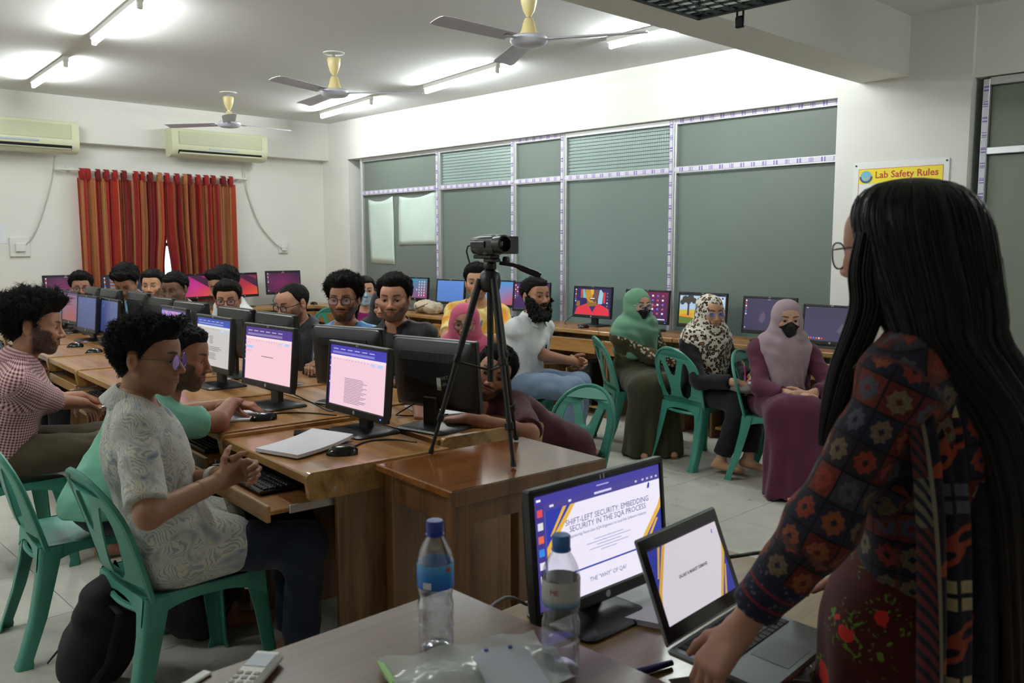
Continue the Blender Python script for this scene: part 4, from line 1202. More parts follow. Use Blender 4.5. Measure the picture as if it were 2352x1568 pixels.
def chair(x, y, face, label, sc_=1.0, z=0):
    """face: direction the sitter looks, degrees from +X"""
    r = empty('plastic_chair', (x, y, z), rad(face-90)); tag(r, label, 'chair', 'green plastic chairs'); r.scale = (sc_,)*3
    link('seat', CH['seat'], r); link('backrest', CH['backrest'], r)
    for m in CH['leg']: link('leg', m, r)
    return r
# ---- screens
class Screen(MB):
    """coloured flat shapes in screen space (0..w, 0..h), layered a hair apart"""
    def __init__(s, w, h): MB.__init__(s); s.w, s.h, s.k = w, h, 0
    def _p(s, x, y): return (.0004+s.k*.00006, (x-.5)*s.w, (y-.5)*s.h)
    def poly(s, pts, *cols):
        s.k += 1; o = len(s.v); n = len(pts)
        s.v += [s._p(*p) for p in pts]
        s.col += [cols[i] if len(cols) == n else cols[0] for i in range(n)]
        s.f.append(tuple(range(o, o+n))); s.m.append(0); return s
    def rect(s, x0, y0, x1, y1, c, c2=None, horiz=False):
        c2 = c2 or c
        return s.poly([(x0, y0), (x1, y0), (x1, y1), (x0, y1)], *([c, c2, c2, c] if horiz else [c, c, c2, c2]))
    def disc(s, x, y, r, c, n=14): return s.poly([(x+r*s.h/s.w*math.cos(2*PI*k/n), y+r*math.sin(2*PI*k/n)) for k in range(n)], c)
    def icons(s, n=6, x=.02, y=.90, dy=.085):
        cs = [srgb(235, 235, 235), srgb(225, 70, 50), srgb(235, 235, 235), srgb(220, 60, 40), srgb(70, 150, 230), srgb(220, 220, 220), srgb(230, 140, 60)]
        for k in range(n): s.rect(x, y-dy*k, x+.028, y-dy*k+.05, cs[k % 7])
        return s
    def grid(s, nx, ny, fn, box=(0, 0, 1, 1)):
        s.k += 1; o = len(s.v)
        for j in range(ny+1):
            for i in range(nx+1):
                x = box[0]+(box[2]-box[0])*i/nx; y = box[1]+(box[3]-box[1])*j/ny; s.v.append(s._p(x, y)); s.col.append(fn(x, y))
        for j in range(ny):
            for i in range(nx): a = o+j*(nx+1)+i; s.f.append((a, a+1, a+nx+2, a+nx+1)); s.m.append(0)
        return s
def lerp(a, b, t): t = max(0, min(1, t)); return tuple(a[i]*(1-t)+b[i]*t for i in range(3))+(1,)
def screen_mat():
    t = NT('screen_glow'); a = t.attr('Col').outputs['Color']
    m = t.fin((.004, .004, .005, 1), .32, 0, .4, Emission_Color=a, Emission_Strength=.95); m.cycles.emission_sampling = 'NONE'; return m
M_scr = screen_mat()
def scr_ubuntu(w, h, c0, c1, c2, icons=True, extra=0, strength=1):
    s = Screen(w, h)
    def f(x, y):
        d = math.hypot((x-.45)*1.2, y-.45); c = lerp(c1, c0, d*1.5)
        return lerp(c, c2, max(0, (x-.35)*.8+(.45-y)*1.1))
    s.grid(12, 8, f); s.rect(0, .955, 1, 1, srgb(40, 24, 44)); s.rect(.46, .97, .54, .985, srgb(200, 200, 200))
    if extra: s.poly([(.25, 1), (1, .35), (1, .75), (.6, 1)], srgb(70, 30, 60))
    if icons: s.icons(6)
    s.rect(.02, .05, .045, .09, srgb(220, 220, 225)); return s
def scr_doc(w, h, bar, page, lines, title=None, side=True, top=.20):
    s = Screen(w, h); s.rect(0, 0, 1, 1, page); s.rect(0, 1-top, 1, 1, bar, lerp(bar, srgb(40, 40, 90), .3))
    s.rect(0, 0, .022, 1, lerp(bar, srgb(60, 20, 60), .5)); 
    for k in range(6): s.rect(.004, .80-.09*k, .018, .83-.09*k, (srgb(230, 90, 60), srgb(90, 140, 230), srgb(230, 230, 230))[k % 3])
    for k in range(6): s.rect(.06+.13*k, 1-top*.42, .15+.13*k, 1-top*.32, lerp(bar, (1, 1, 1, 1), .45))
    s.rect(.05, 1-top*.85, .8, 1-top*.62, lerp(bar, (1, 1, 1, 1), .18))
    s.rect(.022, .955-top, 1, 1-top, lerp(page, (1, 1, 1, 1), .4))
    for k in range(14): s.rect(.08+.055*k, .925-top, .10+.055*k, .94-top, lerp(page, (0, 0, 0, 1), .35))
    s.rect(.74, .90-top, .82, .94-top, srgb(190, 215, 250)); s.rect(.86, .90-top, .95, .94-top, srgb(180, 210, 250))
    if side: s.rect(.05, .60, .19, .64, srgb(170, 205, 250)); s.rect(.06, .54, .16, .547, lerp(page, (0, 0, 0, 1), .5)); s.rect(.06, .70, .14, .707, lerp(page, (0, 0, 0, 1), .5))
    for (x0, y0, n, wd, dy) in lines:
        for k in range(n): s.rect(x0, y0-dy*k, x0+wd*(.65+.35*abs(math.sin(k*7.3+x0*9))), y0-dy*k+dy*.38, lerp(page, (.02, .02, .06, 1), .72))
    return s
# ---- flat monitor (screen faces +X, base on z = 0)
PW, PH = .445, .288
def vent_mat():
    t = NT('vent_slots'); y = t.sep(t.obj())[1]
    f = t.math('GREATER_THAN', t.math('FRACT', t.math('MULTIPLY', y, 110)), .5)
    t.bump(f, .6, .004); return t.fin(t.mix(f, (.003, .003, .003, 1), srgb(44, 44, 46)), .5)
M_vent = vent_mat()
M_logo = pm('logo_silver', srgb(190, 194, 198), .3, .5); M_led = emis('led_blue', (.05, .12, 1, 1), 4.0); M_led.cycles.emission_sampling = 'NONE'
M_label = pm('sticker_pale', srgb(196, 200, 186), .5)
def monitor_meshes(zc=.215, sc_=1.0):
    w, h = PW*sc_, PH*sc_; T = Matrix.Translation((0, 0, zc)) @ Matrix.Rotation(rad(-5), 4, 'Y'); ms = {}
    def m(): b = MB(); b.M = T; return b
    bz = m(); bt, bb, bs = .017, .030, .016
    bz.box((0, -w/2+bs/2, 0), (.026, bs, h), .004); bz.box((0, w/2-bs/2, 0), (.026, bs, h), .004)
    bz.box((0, 0, h/2-bt/2), (.026, w-.004, bt), .004); bz.box((0, 0, -h/2+bb/2), (.026, w-.004, bb), .004)
    bz.box((-.006, 0, 0), (.010, w-.01, h-.01)); ms['bezel'] = bz.mesh('bezel', M_black_pl)
    bk = m(); R_ = []
    for x, fw, fh, dz in ((-.011, .985, .98, 0), (-.020, .97, .95, 0), (-.030, .90, .86, -.01), (-.040, .80, .74, -.02), (-.046, .62, .6, -.03), (-.047, .1, .1, -.03)):
        a, b = w*fw/2, h*fh/2; c = min(a, b)*.18; pts = []
        for cx, cy, a0 in ((a-c, b-c, 0), (-a+c, b-c, 90), (-a+c, -b+c, 180), (a-c, -b+c, 270)):
            for k in range(4): g = rad(a0+30*k); pts.append((x, cx+c*math.cos(g), cy+c*math.sin(g)+dz))
        R_.append(pts)
    bk.loft(R_); bk.fixn = True; ms['back_cover'] = bk.mesh('back_cover', M_black_pl, 35)
    ve = m(); 
    ve.add([(-.0445, -w*.33, h*.33), (-.0445, w*.33, h*.33), (-.0490, w*.37, h*.20), (-.0490, -w*.37, h*.20), (-.03, -w*.33, h*.33), (-.03, w*.33, h*.33), (-.03, w*.37, h*.20), (-.03, -w*.37, h*.20)], [(0, 1, 2, 3), (4, 7, 6, 5), (0, 3, 7, 4), (1, 5, 6, 2), (0, 4, 5, 1), (3, 2, 6, 7)])
    ve.fixn = True; ms['vent'] = ve.mesh('vent', M_vent)
    hb_ = zc-h/2; nk = MB().box((-.035, 0, (hb_+.05)/2+.006), (.028, .075, hb_+.05), .006)
    ms['neck'] = nk.mesh('neck', M_black_pl)
    bs_ = MB(); R_ = []
    for z, f in ((0, 1), (.006, 1), (.012, .93), (.014, .6), (.022, .34)):
        a, b = .105*f*sc_, .125*f*sc_; pts = []; c = a*.25
        for cx, cy, a0 in ((a-c, b-c, 0), (-a+c, b-c, 90), (-a+c, -b+c, 180), (a-c, -b+c, 270)):
            for k in range(4): g = rad(a0+30*k); pts.append((cx+c*math.cos(g)-.02, cy+c*math.sin(g), z))
        R_.append(pts)
    bs_.loft(R_); ms['base'] = bs_.mesh('base', M_black_pl, 30)
    lg = m(); n = 16; lg.add([(.0136, .008*math.cos(2*PI*k/n), -h/2+.0155+.008*math.sin(2*PI*k/n)) for k in range(n)], [tuple(range(n))]); ms['logo'] = lg.mesh('logo', M_logo)
    st = m(); st.box((.0133, -.005, h/2-.008), (.001, .004, .009)).box((.0133, .006, h/2-.007), (.001, .004, .011)); ms['sticker'] = st.mesh('sticker', M_logo)
    ms['T'] = T; ms['sw'], ms['sh'] = w-2*bs, h-bt-bb; ms['so'] = (.0085, 0, (bb-bt)/2); ms['w'], ms['h'] = w, h
    return ms
MON = {}
def monitor(x, y, z, yaw, label, screen=None, sc_=1.0, zc=.215, led=False, sticker=False, group=None, writing=None):
    key = (round(sc_, 3), round(zc, 3))
    if key not in MON: MON[key] = monitor_meshes(zc, sc_)
    m = MON[key]; r = empty('monitor', (x, y, z), rad(yaw)); tag(r, label, 'monitor', group)
    for k in ('bezel', 'back_cover', 'vent', 'neck', 'base', 'logo', 'sticker'): link(k, m[k], r)
    if screen is not None:
        s = screen(m['sw'], m['sh']); s.v = [tuple(m['T'] @ V(a+m['so'][0], b, c+m['so'][2])) for a, b, c in s.v]
        link('screen', s.mesh('screen', M_scr, color=True), r)
    else:
        s = MB(); s.M = m['T']; s.box((.0075, 0, m['so'][2]), (.002, m['sw'], m['sh'])); s.build('screen', M_black_gl, r)
    if led:
        b = MB(); b.M = m['T']; b.box((.0138, m['w']/2-.03, -m['h']/2+.014), (.002, .006, .006), .001); b.build('power_light', M_led, r)
    if sticker:
        b = MB(); b.M = m['T']; b.box((-.047, -.05, -.03), (.002, .022, .05)); b.build('label', M_label, r)
    if writing:
        for k, (tx, dy, dz) in enumerate(writing):
            o = text_mesh(tx, .020, M_logo, 'handwriting', r); o.matrix_local = m['T'] @ Matrix.Translation((-.0475, dy, dz)) @ Matrix(((0, 0, -1, 0), (-1, 0, 0, 0), (0, 1, 0, 0), (0, 0, 0, 1))) @ Matrix.Rotation(rad(12), 4, 'Z')
    return r
# ---- keyboard, mouse, tower, phone
def kb_meshes():
    b = MB(); b.box((0, 0, .008), (.44, .15, .014), .004); base = b.mesh('case', M_black_pl)
    k = MB(); 
    for j in range(6):
        for i in range(22):
            if (i in (15, 18)) or (j == 0 and i in (4, 5, 6, 7, 8)): continue
            k.box((-.205+.0195*i, -.055+.021*j, .0175), (.0165, .0175, .007), .002)
    k.box((-.205+.0195*6, -.055, .0175), (.094, .0175, .007), .002)
    return base, k.mesh('keys', pm('key_black', srgb(34, 34, 36), .45))
KB = kb_meshes()
def keyboard(x, y, z, rz, label):
    r = empty('keyboard', (x, y, z), rz); tag(r, label, 'keyboard', 'keyboards'); link('case', KB[0], r); k = link('keys', KB[1], r); k['kind'] = 'stuff'; return r
def mouse_mesh():
    rings = []
    for t in range(11):
        u = -1+2*t/10; yy = .056*u; w = .031*math.sqrt(max(.03, 1-abs(u)**2.6)); h = .034*math.sqrt(max(.02, 1-abs(u*.96+.08)**2.4))
        rings.append([(w*math.cos(a), yy, max(0, h*math.sin(a))) for a in [PI*k/10 for k in range(11)]]+[(w*.9*math.cos(a), yy, 0) for a in (PI*.75, PI*.25)])
    return MB().loft(rings).mesh('shell', M_black_gl, 60)
MOU = mouse_mesh(); WHEEL = MB().box((0, .030, .028), (.007, .016, .012), .003).mesh('wheel', M_chrome)
def mouse(x, y, z, rz, label):
    r = empty('mouse', (x, y, z), rz); tag(r, label, 'mouse', 'computer mice'); link('shell', MOU, r); link('wheel', WHEEL, r); return r
TW = [MB().box((0, 0, .19), (.17, .38, .38), .006).mesh('case', M_black_pl), MB().box((0, -.191, .20), (.155, .008, .36), .003).mesh('front_panel', M_black_gl), MB().box((0, -.1955, .31), (.14, .004, .04), .002).mesh('drive', M_black_pl), MB().box((.05, -.196, .07), (.018, .003, .018), .001).mesh('badge', M_logo)]
def tower(x, y, z, rz, label):
    r = empty('computer_tower', (x, y, z), rz); tag(r, label, 'computer', 'computer towers')
    for n, m in zip(('case', 'front_panel', 'drive', 'badge'), TW): link(n, m, r)
    return r
def phone(x, y, z, rz, label, col, scr=None):
    r = empty('phone', (x, y, z), rz); tag(r, label, 'phone')
    MB().box((0, 0, .0045), (.075, .158, .009), .003).build('case', pm('phone_'+label[:10], col, .25, .2), r)
    MB().box((0, 0, .0092), (.069, .150, .0008)).build('screen', scr or M_black_gl, r); return r
# ------------------------------------------------------------ desks and equipment in place
IO, IV, IU, IRZ = V(1.445, 2.444, 0), V(.0797, .9968, 0), V(.9968, -.0797, 0), rad(-4.57)
def I(u, v, z=0): p = IO+IU*u+IV*v; return (p.x, p.y, z)
for k in range(8):
    x, y, _ = I(0, .375+.752*k)
    desk(x, y, -PI/2+IRZ, .75, .57, ['brown wooden computer desk at the near left end of the middle row, notebook on it', 'middle-row desk where the man in teal leans on his arms', 'middle-row desk in front of the checked shirt'][k] if k < 3 else 'brown wooden desk of the middle row, left side, number %s from the camera' % ('three four five six seven eight nine ten'.split()[k-2]),
         'middle row desks', tray=(.13, .05, .0, .12, 0, 0, 0, 0)[k], H=.752 if k == 0 else .766, lip=.014 if k == 0 else .006)
for k in range(8):
    x, y, _ = I(1.10, .14+.375+.752*k)
    desk(x, y, PI/2+IRZ, .75, .50, 'brown wooden desk at the near right end of the middle row, blue phone on it' if k == 0 else 'brown wooden desk of the middle row, right side, number %s from the camera' % ('two three four five six seven eight'.split()[k-1]),
         'middle row desks', H=.760, lip=.008)
for k in range(9):
    y = 2.55+.38+.76*k
    desk(5.65, y, -PI/2, .758, .54, ['wall desk by the near column, mostly hidden behind the presenter', 'wall desk behind the woman in the mauve headscarf', 'wall desk behind the woman in the green headscarf', 'wall desk with a mouse and the smiling-face monitor', 'wall desk behind the bearded man', 'wall desk between the bearded man and the yellow shirt', 'wall desk behind the yellow shirt', 'wall desk with a beige bag on it', 'wall desk nearest the far corner under the glass'][k], 'desks along the glass wall', rails=False, wall=True, tray=(.16 if k == 6 else 0))
for k in range(5):
    x = 2.62+.75*k
    desk(x, 9.40, 0, .748, .56, 'desk against the window wall, number %s from the left' % ('one two three four five'.split()[k]) if k < 4 else 'desk in the far corner with a single mouse on it', 'desks along the window wall', rails=False, wall=True)
# screens
PLUM, MAG, ORG = srgb(58, 28, 62), srgb(170, 34, 110), srgb(220, 70, 60)
def s_m1(w, h): return scr_doc(w, h, srgb(70, 62, 190), srgb(250, 210, 226), [(.30, .47, 17, .40, .025)], side=False, top=.16)
def s_m2(w, h): return scr_doc(w, h, srgb(86, 56, 150), srgb(252, 208, 220), [(.38, .46, 1, .34, .04)], top=.18)
def s_m3(w, h): return scr_doc(w, h, srgb(52, 84, 190), srgb(204, 198, 196), [(.42, .63, 6, .12, .03), (.42, .40, 3, .36, .035), (.42, .27, 5, .22, .03)], top=.15)
def s_m4(w, h):
    s = Screen(w, h); rg = random.Random(2)
    s.grid(14, 10, lambda x, y: lerp(srgb(120, 130, 220), srgb(230, 150, 190), rg.random())); return s.rect(0, .95, 1, 1, srgb(60, 60, 110))
def s_blue(w, h): return Screen(w, h).grid(6, 6, lambda x, y: lerp(srgb(52, 62, 110), srgb(84, 96, 150), y*.6+x*.3)).rect(.15, .80, .17, .86, srgb(140, 150, 200)).rect(.6, .82, .62, .88, srgb(140, 150, 200))
def s_red(w, h): return Screen(w, h).grid(8, 8, lambda x, y: lerp(srgb(150, 70, 70), srgb(120, 90, 130), y+.2*math.sin(x*9))).rect(0, .93, 1, 1, srgb(70, 50, 90))
def s_face(w, h):
    s = Screen(w, h); s.rect(0, 0, 1, 1, srgb(44, 36, 92)); s.rect(.17, .62, .22, 1, srgb(214, 70, 50)); s.rect(.80, .45, .86, .86, srgb(214, 60, 70))
    s.poly([(.24, .62), (.33, .62), (.27, .98), (.22, .98)], srgb(110, 190, 190)); s.poly([(.66, .42), (.78, .42), (.80, .82), (.72, .98), (.66, .8)], srgb(150, 205, 220))
    s.poly([(.05, .30), (.16, .30), (.16, .50), (.07, .50)], srgb(150, 100, 50))
    s.poly([(.02, 0), (.99, 0), (.97, .24), (.70, .42), (.36, .42), (.08, .26)], srgb(226, 52, 74)); s.poly([(.36, .45), (.52, .10), (.66, .45)], srgb(60, 44, 100))
    s.poly([(.36, .30), (.64, .34), (.62, .55), (.36, .55)], srgb(150, 104, 40))
    s.poly([(.29, .94), (.33, .60), (.42, .47), (.56, .46), (.66, .60), (.70, .94)], srgb(196, 142, 46)); s.poly([(.50, .94), (.52, .5), (.58, .47), (.67, .62), (.70, .94)], srgb(112, 76, 74))
    s.poly([(.44, .96), (.47, .76), (.53, .76), (.54, .96)], srgb(226, 178, 66)); s.poly([(.41, .64), (.60, .64), (.57, .55), (.45, .55)], srgb(70, 40, 60)); s.poly([(.43, .63), (.58, .63), (.56, .595), (.45, .595)], srgb(240, 236, 220))
    s.rect(0, .945, 1, 1, srgb(40, 36, 84)); s.icons(6)
    for k in range(6): s.rect(.90, .80-.12*k, .935, .85-.12*k, srgb(150, 120, 70) if k != 3 else srgb(230, 230, 240))
    return s
def s_info(w, h):
    s = Screen(w, h); s.rect(0, 0, 1, 1, srgb(70, 30, 84), srgb(110, 30, 74)); rg = random.Random(5)
    for k in range(9): x, y = rg.random()*.6, rg.random()*.8; s.rect(x, y, x+rg.uniform(.05, .2), y+rg.uniform(.02, .05), srgb(220, 50, 60) if k % 3 else srgb(226, 190, 160))
    s.disc(.42, .62, .12, srgb(226, 60, 60)); s.rect(.36, .3, .44, .62, srgb(226, 60, 60)); s.rect(.08, .03, .95, .07, srgb(220, 224, 250))
    for j in range(5):
        for i in range(3): s.rect(.62+.12*i, .84-.155*j, .665+.12*i, .90-.155*j, (srgb(236, 240, 255), srgb(90, 120, 230), srgb(180, 110, 110))[(i+j) % 3])
    return s
def s_land(w, h):
    s = Screen(w, h); s.rect(0, 0, 1, 1, srgb(150, 190, 225), srgb(190, 210, 225)); s.poly([(0, 0), (1, 0), (1, .42), (.5, .50), (0, .46)], srgb(206, 180, 60)); s.poly([(0, .3), (.3, .38), (.28, .22), (0, .2)], srgb(224, 150, 50))
    s.poly([(0, 0), (.6, 0), (.35, .2), (0, .24)], srgb(96, 120, 50)); s.poly([(.4, 0), (1, 0), (1, .3), (.6, .26)], srgb(226, 196, 70))
    s.rect(.18, .28, .22, .72, srgb(70, 50, 60)); 
    for x, y, r in ((.12, .82, .12), (.24, .86, .13), (.06, .72, .09), (.32, .78, .10), (.2, .74, .09)): s.disc(x, y, r, srgb(62, 62, 60))
    s.poly([(.62, .62), (.95, .58), (.97, .92), (.6, .9)], srgb(226, 220, 214)); s.rect(.92, .86, .96, .92, srgb(50, 60, 130)); s.rect(.90, .7, .93, .75, srgb(220, 120, 150)); s.rect(0, .95, 1, 1, srgb(40, 44, 70)); return s
def s_plain(w, h): return Screen(w, h).grid(6, 5, lambda x, y: lerp(srgb(70, 62, 92), srgb(58, 52, 80), math.hypot(x-.5, y-.4))).poly([(.30, .3), (.38, .22), (.44, .42), (.40, .60), (.34, .5)], srgb(96, 82, 104)).icons(6).rect(.46, .965, .52, .975, srgb(200, 200, 210)).rect(.02, .05, .04, .09, srgb(226, 200, 210))
def s_plain2(w, h):
    s = Screen(w, h).grid(6, 5, lambda x, y: lerp(srgb(74, 68, 98), srgb(60, 56, 84), y)).poly([(.60, .3), (.66, .24), (.74, .42), (.70, .55)], srgb(98, 86, 108)).rect(.03, .95, .06, .97, srgb(220, 220, 226))
    for k in range(7): s.rect(.03+.05*k, .04, .06+.05*k, .09, (srgb(226, 90, 80), srgb(230, 200, 190), srgb(226, 80, 60), srgb(80, 120, 230))[k % 4])
    return s
def s_club(w, h): 
    s = Screen(w, h).rect(0, 0, 1, 1, srgb(60, 40, 92), srgb(84, 44, 96)); s.disc(.50, .5, .33, srgb(220, 230, 215)); s.disc(.50, .5, .28, srgb(110, 170, 90)); s.disc(.50, .52, .20, srgb(236, 236, 226)); return s.icons(7).icons(5, .08, .82)
def s_cyan(w, h):
    s = Screen(w, h).grid(8, 8, lambda x, y: lerp(srgb(60, 140, 170), srgb(150, 60, 110), (1-y)*.8+x*.4-.2))
    for j in range(6):
        for i in range(3+(j == 3)): s.rect(.86-.11*i, .80-.14*j, .895-.11*i, .88-.14*j, srgb(226, 226, 210))
    return s.icons(3)
def s_sky(w, h): return Screen(w, h).rect(0, 0, 1, 1, srgb(84, 124, 196), srgb(96, 140, 214))
def s_orb(w, h): return Screen(w, h).grid(8, 8, lambda x, y: lerp(srgb(70, 150, 214), srgb(190, 80, 90), (1-y)*.9*(x+.2)))
U0 = lambda w, h: scr_ubuntu(w, h, PLUM, srgb(120, 28, 88), srgb(90, 30, 70))
U1 = lambda w, h: scr_ubuntu(w, h, srgb(150, 30, 110), srgb(200, 50, 140), srgb(226, 80, 60), False, 1)
U2 = lambda w, h: scr_ubuntu(w, h, srgb(130, 40, 70), srgb(170, 44, 66), srgb(230, 84, 50), False, 1)
def s_term(w, h):
    s = Screen(w, h).rect(0, 0, 1, 1, srgb(34, 26, 44)); rg = random.Random(9)
    for k in range(16): s.rect(.16, .88-.05*k, .16+rg.uniform(.1, .5), .895-.05*k, srgb(200, 200, 216) if k % 3 else srgb(220, 90, 60))
    return s.icons(6)
# middle row, screens towards the left (facing -X)
GR = 'middle row monitors'
for (x, y, yw, z, zc, sc_, s, lb, kw) in [
    (1.936, 2.905, 178, .752, .212, 1.0, s_m1, 'monitor with a pink text page and blue bar, nearest in the middle row', dict(led=True)),
    (1.925, 3.60, 181, .766, .228, 1.0, s_m2, 'monitor with a pink page and one line, facing the man in teal', {}),
    (2.0, 4.317, 178, .766, .224, 1.0, s_m3, 'monitor with a white document and blue bar', {}),
    (2.14, 5.149, 176, .766, .222, 1.0, s_m4, 'monitor with a pink and blue marbled wallpaper', {}),
    (2.30, 6.66, 176.5, .766, .20, .97, s_blue, 'dark blue monitor in the middle row, right one of the pair by the checked shirt', {}),
    (2.27, 7.05, 180, .766, .21, .97, s_blue, 'dark blue monitor in the middle row, left one of the pair by the checked shirt', {}),
    (2.40, 7.86, 179, .766, .21, .96, s_red, 'monitor with a dull red wallpaper far along the middle row', {}),
    (2.46, 8.35, 179, .766, .21, .96, s_blue, 'pale monitor edge farthest along the middle row, left side', {})]:
    monitor(x, y, z, yw, lb, s, sc_, zc, group=GR, **kw)
for (x, y, yw, zc, lb, kw) in [
    (2.20, 2.735, 9, .222, 'black back of the nearest monitor with handwritten marks, beside the tripod', dict(sticker=True, writing=[('SMART', -.07, -.005), ('19-09-1', -.075, -.03)])),
    (2.27, 3.47, 13, .215, 'black monitor back between the blue jersey and the black shirt', dict(sticker=True)),
    (2.285, 4.16, 358, .240, 'black monitor back in front of the bespectacled man looking down', {}),
    (2.285, 4.61, 358, .245, 'black monitor back in front of the boy in white peeking over', dict(writing=[('SMART', -.05, .0)])),
    (2.32, 5.28, 1, .245, 'black monitor back just left of the boy in white', {}),
    (2.47, 6.10, 0, .232, 'black monitor back in front of the man in the cream shirt', dict(sticker=True)),
    (2.47, 6.51, 357, .252, 'black monitor back with a small logo, in front of the light blue shirt', {}),
    (2.45, 7.00, 358, .256, 'black monitor back beside the red curtain foot', {}),
    (2.53, 7.64, 354, .248, 'black monitor back farthest along the middle row', {})]:
    monitor(x, y, .76, yw, lb, None, 1.0, zc, group=GR, **kw)
GW = 'monitors along the glass wall'
for (x, y, yw, zc, sc_, s, lb, kw) in [
    (5.96, 2.92, 180, .160, 1.0, s_plain2, 'dark purple monitor at the right end, half hidden by the presenter hair', {}),
    (6.0, 3.44, 182, .196, 1.0, s_plain, 'dark purple monitor behind the mauve headscarf', {}),
    (6.0, 4.04, 184, .205, 1.0, s_land, 'monitor with a cartoon tree landscape behind the leopard headscarf', {}),
    (5.98, 4.58, 184, .208, 1.0, s_info, 'monitor with a red and purple chart behind the green headscarf', dict(led=True)),
    (6.0, 5.21, 182, .216, 1.0, s_face, 'monitor showing a smiling face in a red shirt', {}),
    (6.0, 5.99, 188, .230, 1.0, s_club, 'monitor with a round green badge behind the bearded man', {}),
    (6.0, 6.46, 185, .245, .95, s_orb, 'monitor with a blue to orange glow behind the yellow shirt', {}),
    (6.0, 7.21, 187, .234, .93, s_sky, 'plain blue monitor left of the yellow shirt', {}),
    (6.0, 7.81, 184, .245, .90, s_cyan, 'teal and pink monitor with white icons, behind the beige bag', {})]:
    monitor(x, y, .76, yw, lb, s, sc_, zc, group=GW, **kw)
GB = 'monitors along the window wall'
for (x, y, yw, zc, s, lb) in [
    (2.93, 9.70, 272, .285, U0, 'purple monitor at the far left by the white wall'), (3.50, 9.70, 272, .275, s_term, 'dark terminal monitor behind the man looking down'),
    (4.30, 9.70, 285, .262, U1, 'magenta monitor in front of the curtain edge'), (4.88, 9.70, 285, .262, U2, 'red and orange monitor right of the curtain'),
    (5.42, 9.72, 262, .275, U0, 'plum purple monitor alone near the far corner')]:
    monitor(x, y, .76, yw, lb, s, 1.0, zc, group=GB)
# keyboards, mice, towers, phones, papers
K = rad(90)
x, y, _ = I(-.01, .44); keyboard(x, y, .655, K+IRZ, 'black keyboard on the pulled-out tray by the clasped hands')
x, y, _ = I(.06, 1.15); keyboard(x, y, .655, K+IRZ, 'black keyboard on the tray under the teal man arms')
x, y, _ = I(.05, 2.55); keyboard(x, y, .655, K+IRZ, 'black keyboard at the hands of the checked shirt')
keyboard(5.60, 7.52, .655, K, 'dark keyboard on the open tray below the beige bag')
for a in [(1.751, 3.341, .767, 1.2, 'black mouse on the desk of the man in teal'), (1.685, 2.64, .753, 1.0, 'black mouse at the desk end beside the notebook'), (2.06, 6.70, .767, 1.1, 'black mouse left of the pair of blue monitors, farther one'), (2.03, 6.22, .767, 1.1, 'black mouse left of the pair of blue monitors, nearer one'),
          (2.62, 4.40, .761, -1.8, 'black mouse in front of the blue jersey'), (5.80, 5.14, .761, 1.3, 'black mouse under the smiling-face monitor'), (5.72, 9.52, .761, .2, 'black mouse on the far corner desk'), (5.80, 4.42, .761, 1.3, 'black mouse behind the green headscarf shoulder')]: mouse(*a)
for k, (y, lb) in enumerate([(5.05, 'black computer tower under the desk by the bearded man knees'), (4.26, 'black computer tower under the desk behind the green chair'), (3.55, 'black computer tower under the desk behind the leopard headscarf'), (5.82, 'black computer tower under the desk behind the bearded man')]): tower(5.90, y, .096, -K, lb)
phone(1.80, 3.02, .752, 1.05, 'black phone lying above the white notebook', srgb(16, 16, 20))
phone(2.40, 2.78, .760, -.75, 'pale blue phone lying by the nearest monitor back', srgb(120, 170, 205), pm('phone_glass', srgb(130, 165, 190), .1, .3))
phone(2.60, 4.24, .760, .5, 'dark phone lying in front of the blue jersey', srgb(24, 30, 44))
M_paper = pm('paper_page', srgb(224, 224, 230), .7, var=.03, vs=5)
def booklet(name, x, y, z, rz, w, l, t, label, mat, cat='notebook', curl=.0):
    r = empty(name, (x, y, z), rz); tag(r, label, cat); n = 10
    for nm, z0, tt, m, inset in (('back_cover', 0, .0015, mat, 0), ('pages', .0015, t, M_paper, .002), ('top_page', .0015+t, .0006, M_paper, 0)):
        mb = MB(); vs = []; 
        for zz in (z0, z0+tt):
            for i in range(n+1):
                u = i/n
                for s in (-1, 1): vs.append(((u-.5)*(l-inset), s*(w-inset)/2, zz+curl*(u**3)*(1 if nm != 'back_cover' else .3)))
        fs = []
        for i in range(n): a = 2*i; b = 2*(n+1)+2*i; fs += [(a, a+1, a+3, a+2), (b, b+2, b+3, b+1), (a, a+2, b+2, b), (a+1, b+1, b+3, a+3)]
        fs += [(0, 2*(n+1), 2*(n+1)+1, 1), (2*n, 2*n+1, 4*n+3, 4*n+2)]
        mb.add(vs, fs); mb.fixn = True; mb.build(nm, m, r)
    return r
booklet('notebook', 1.640, 2.815, .756, rad(15), .21, .29, .012, 'white notebook lying open on the near desk', pm('book_cover', srgb(90, 84, 80), .6), curl=.02)
booklet('notebook', 1.70, 3.47, .767, rad(65), .15, .21, .006, 'pale notebook under the hands of the man in teal', pm('cover_lilac', srgb(150, 150, 190), .6))
booklet('open_book', 2.42, 3.02, .761, rad(72), .20, .28, .006, 'papers with a blue book edge behind the nearest monitor back', pm('cover_blue', srgb(50, 60, 150), .4), 'papers')
M_wire = pm('wire_black', srgb(18, 18, 18), .5)
M_hub = pm('wire_grey', srgb(150, 150, 156), .5)
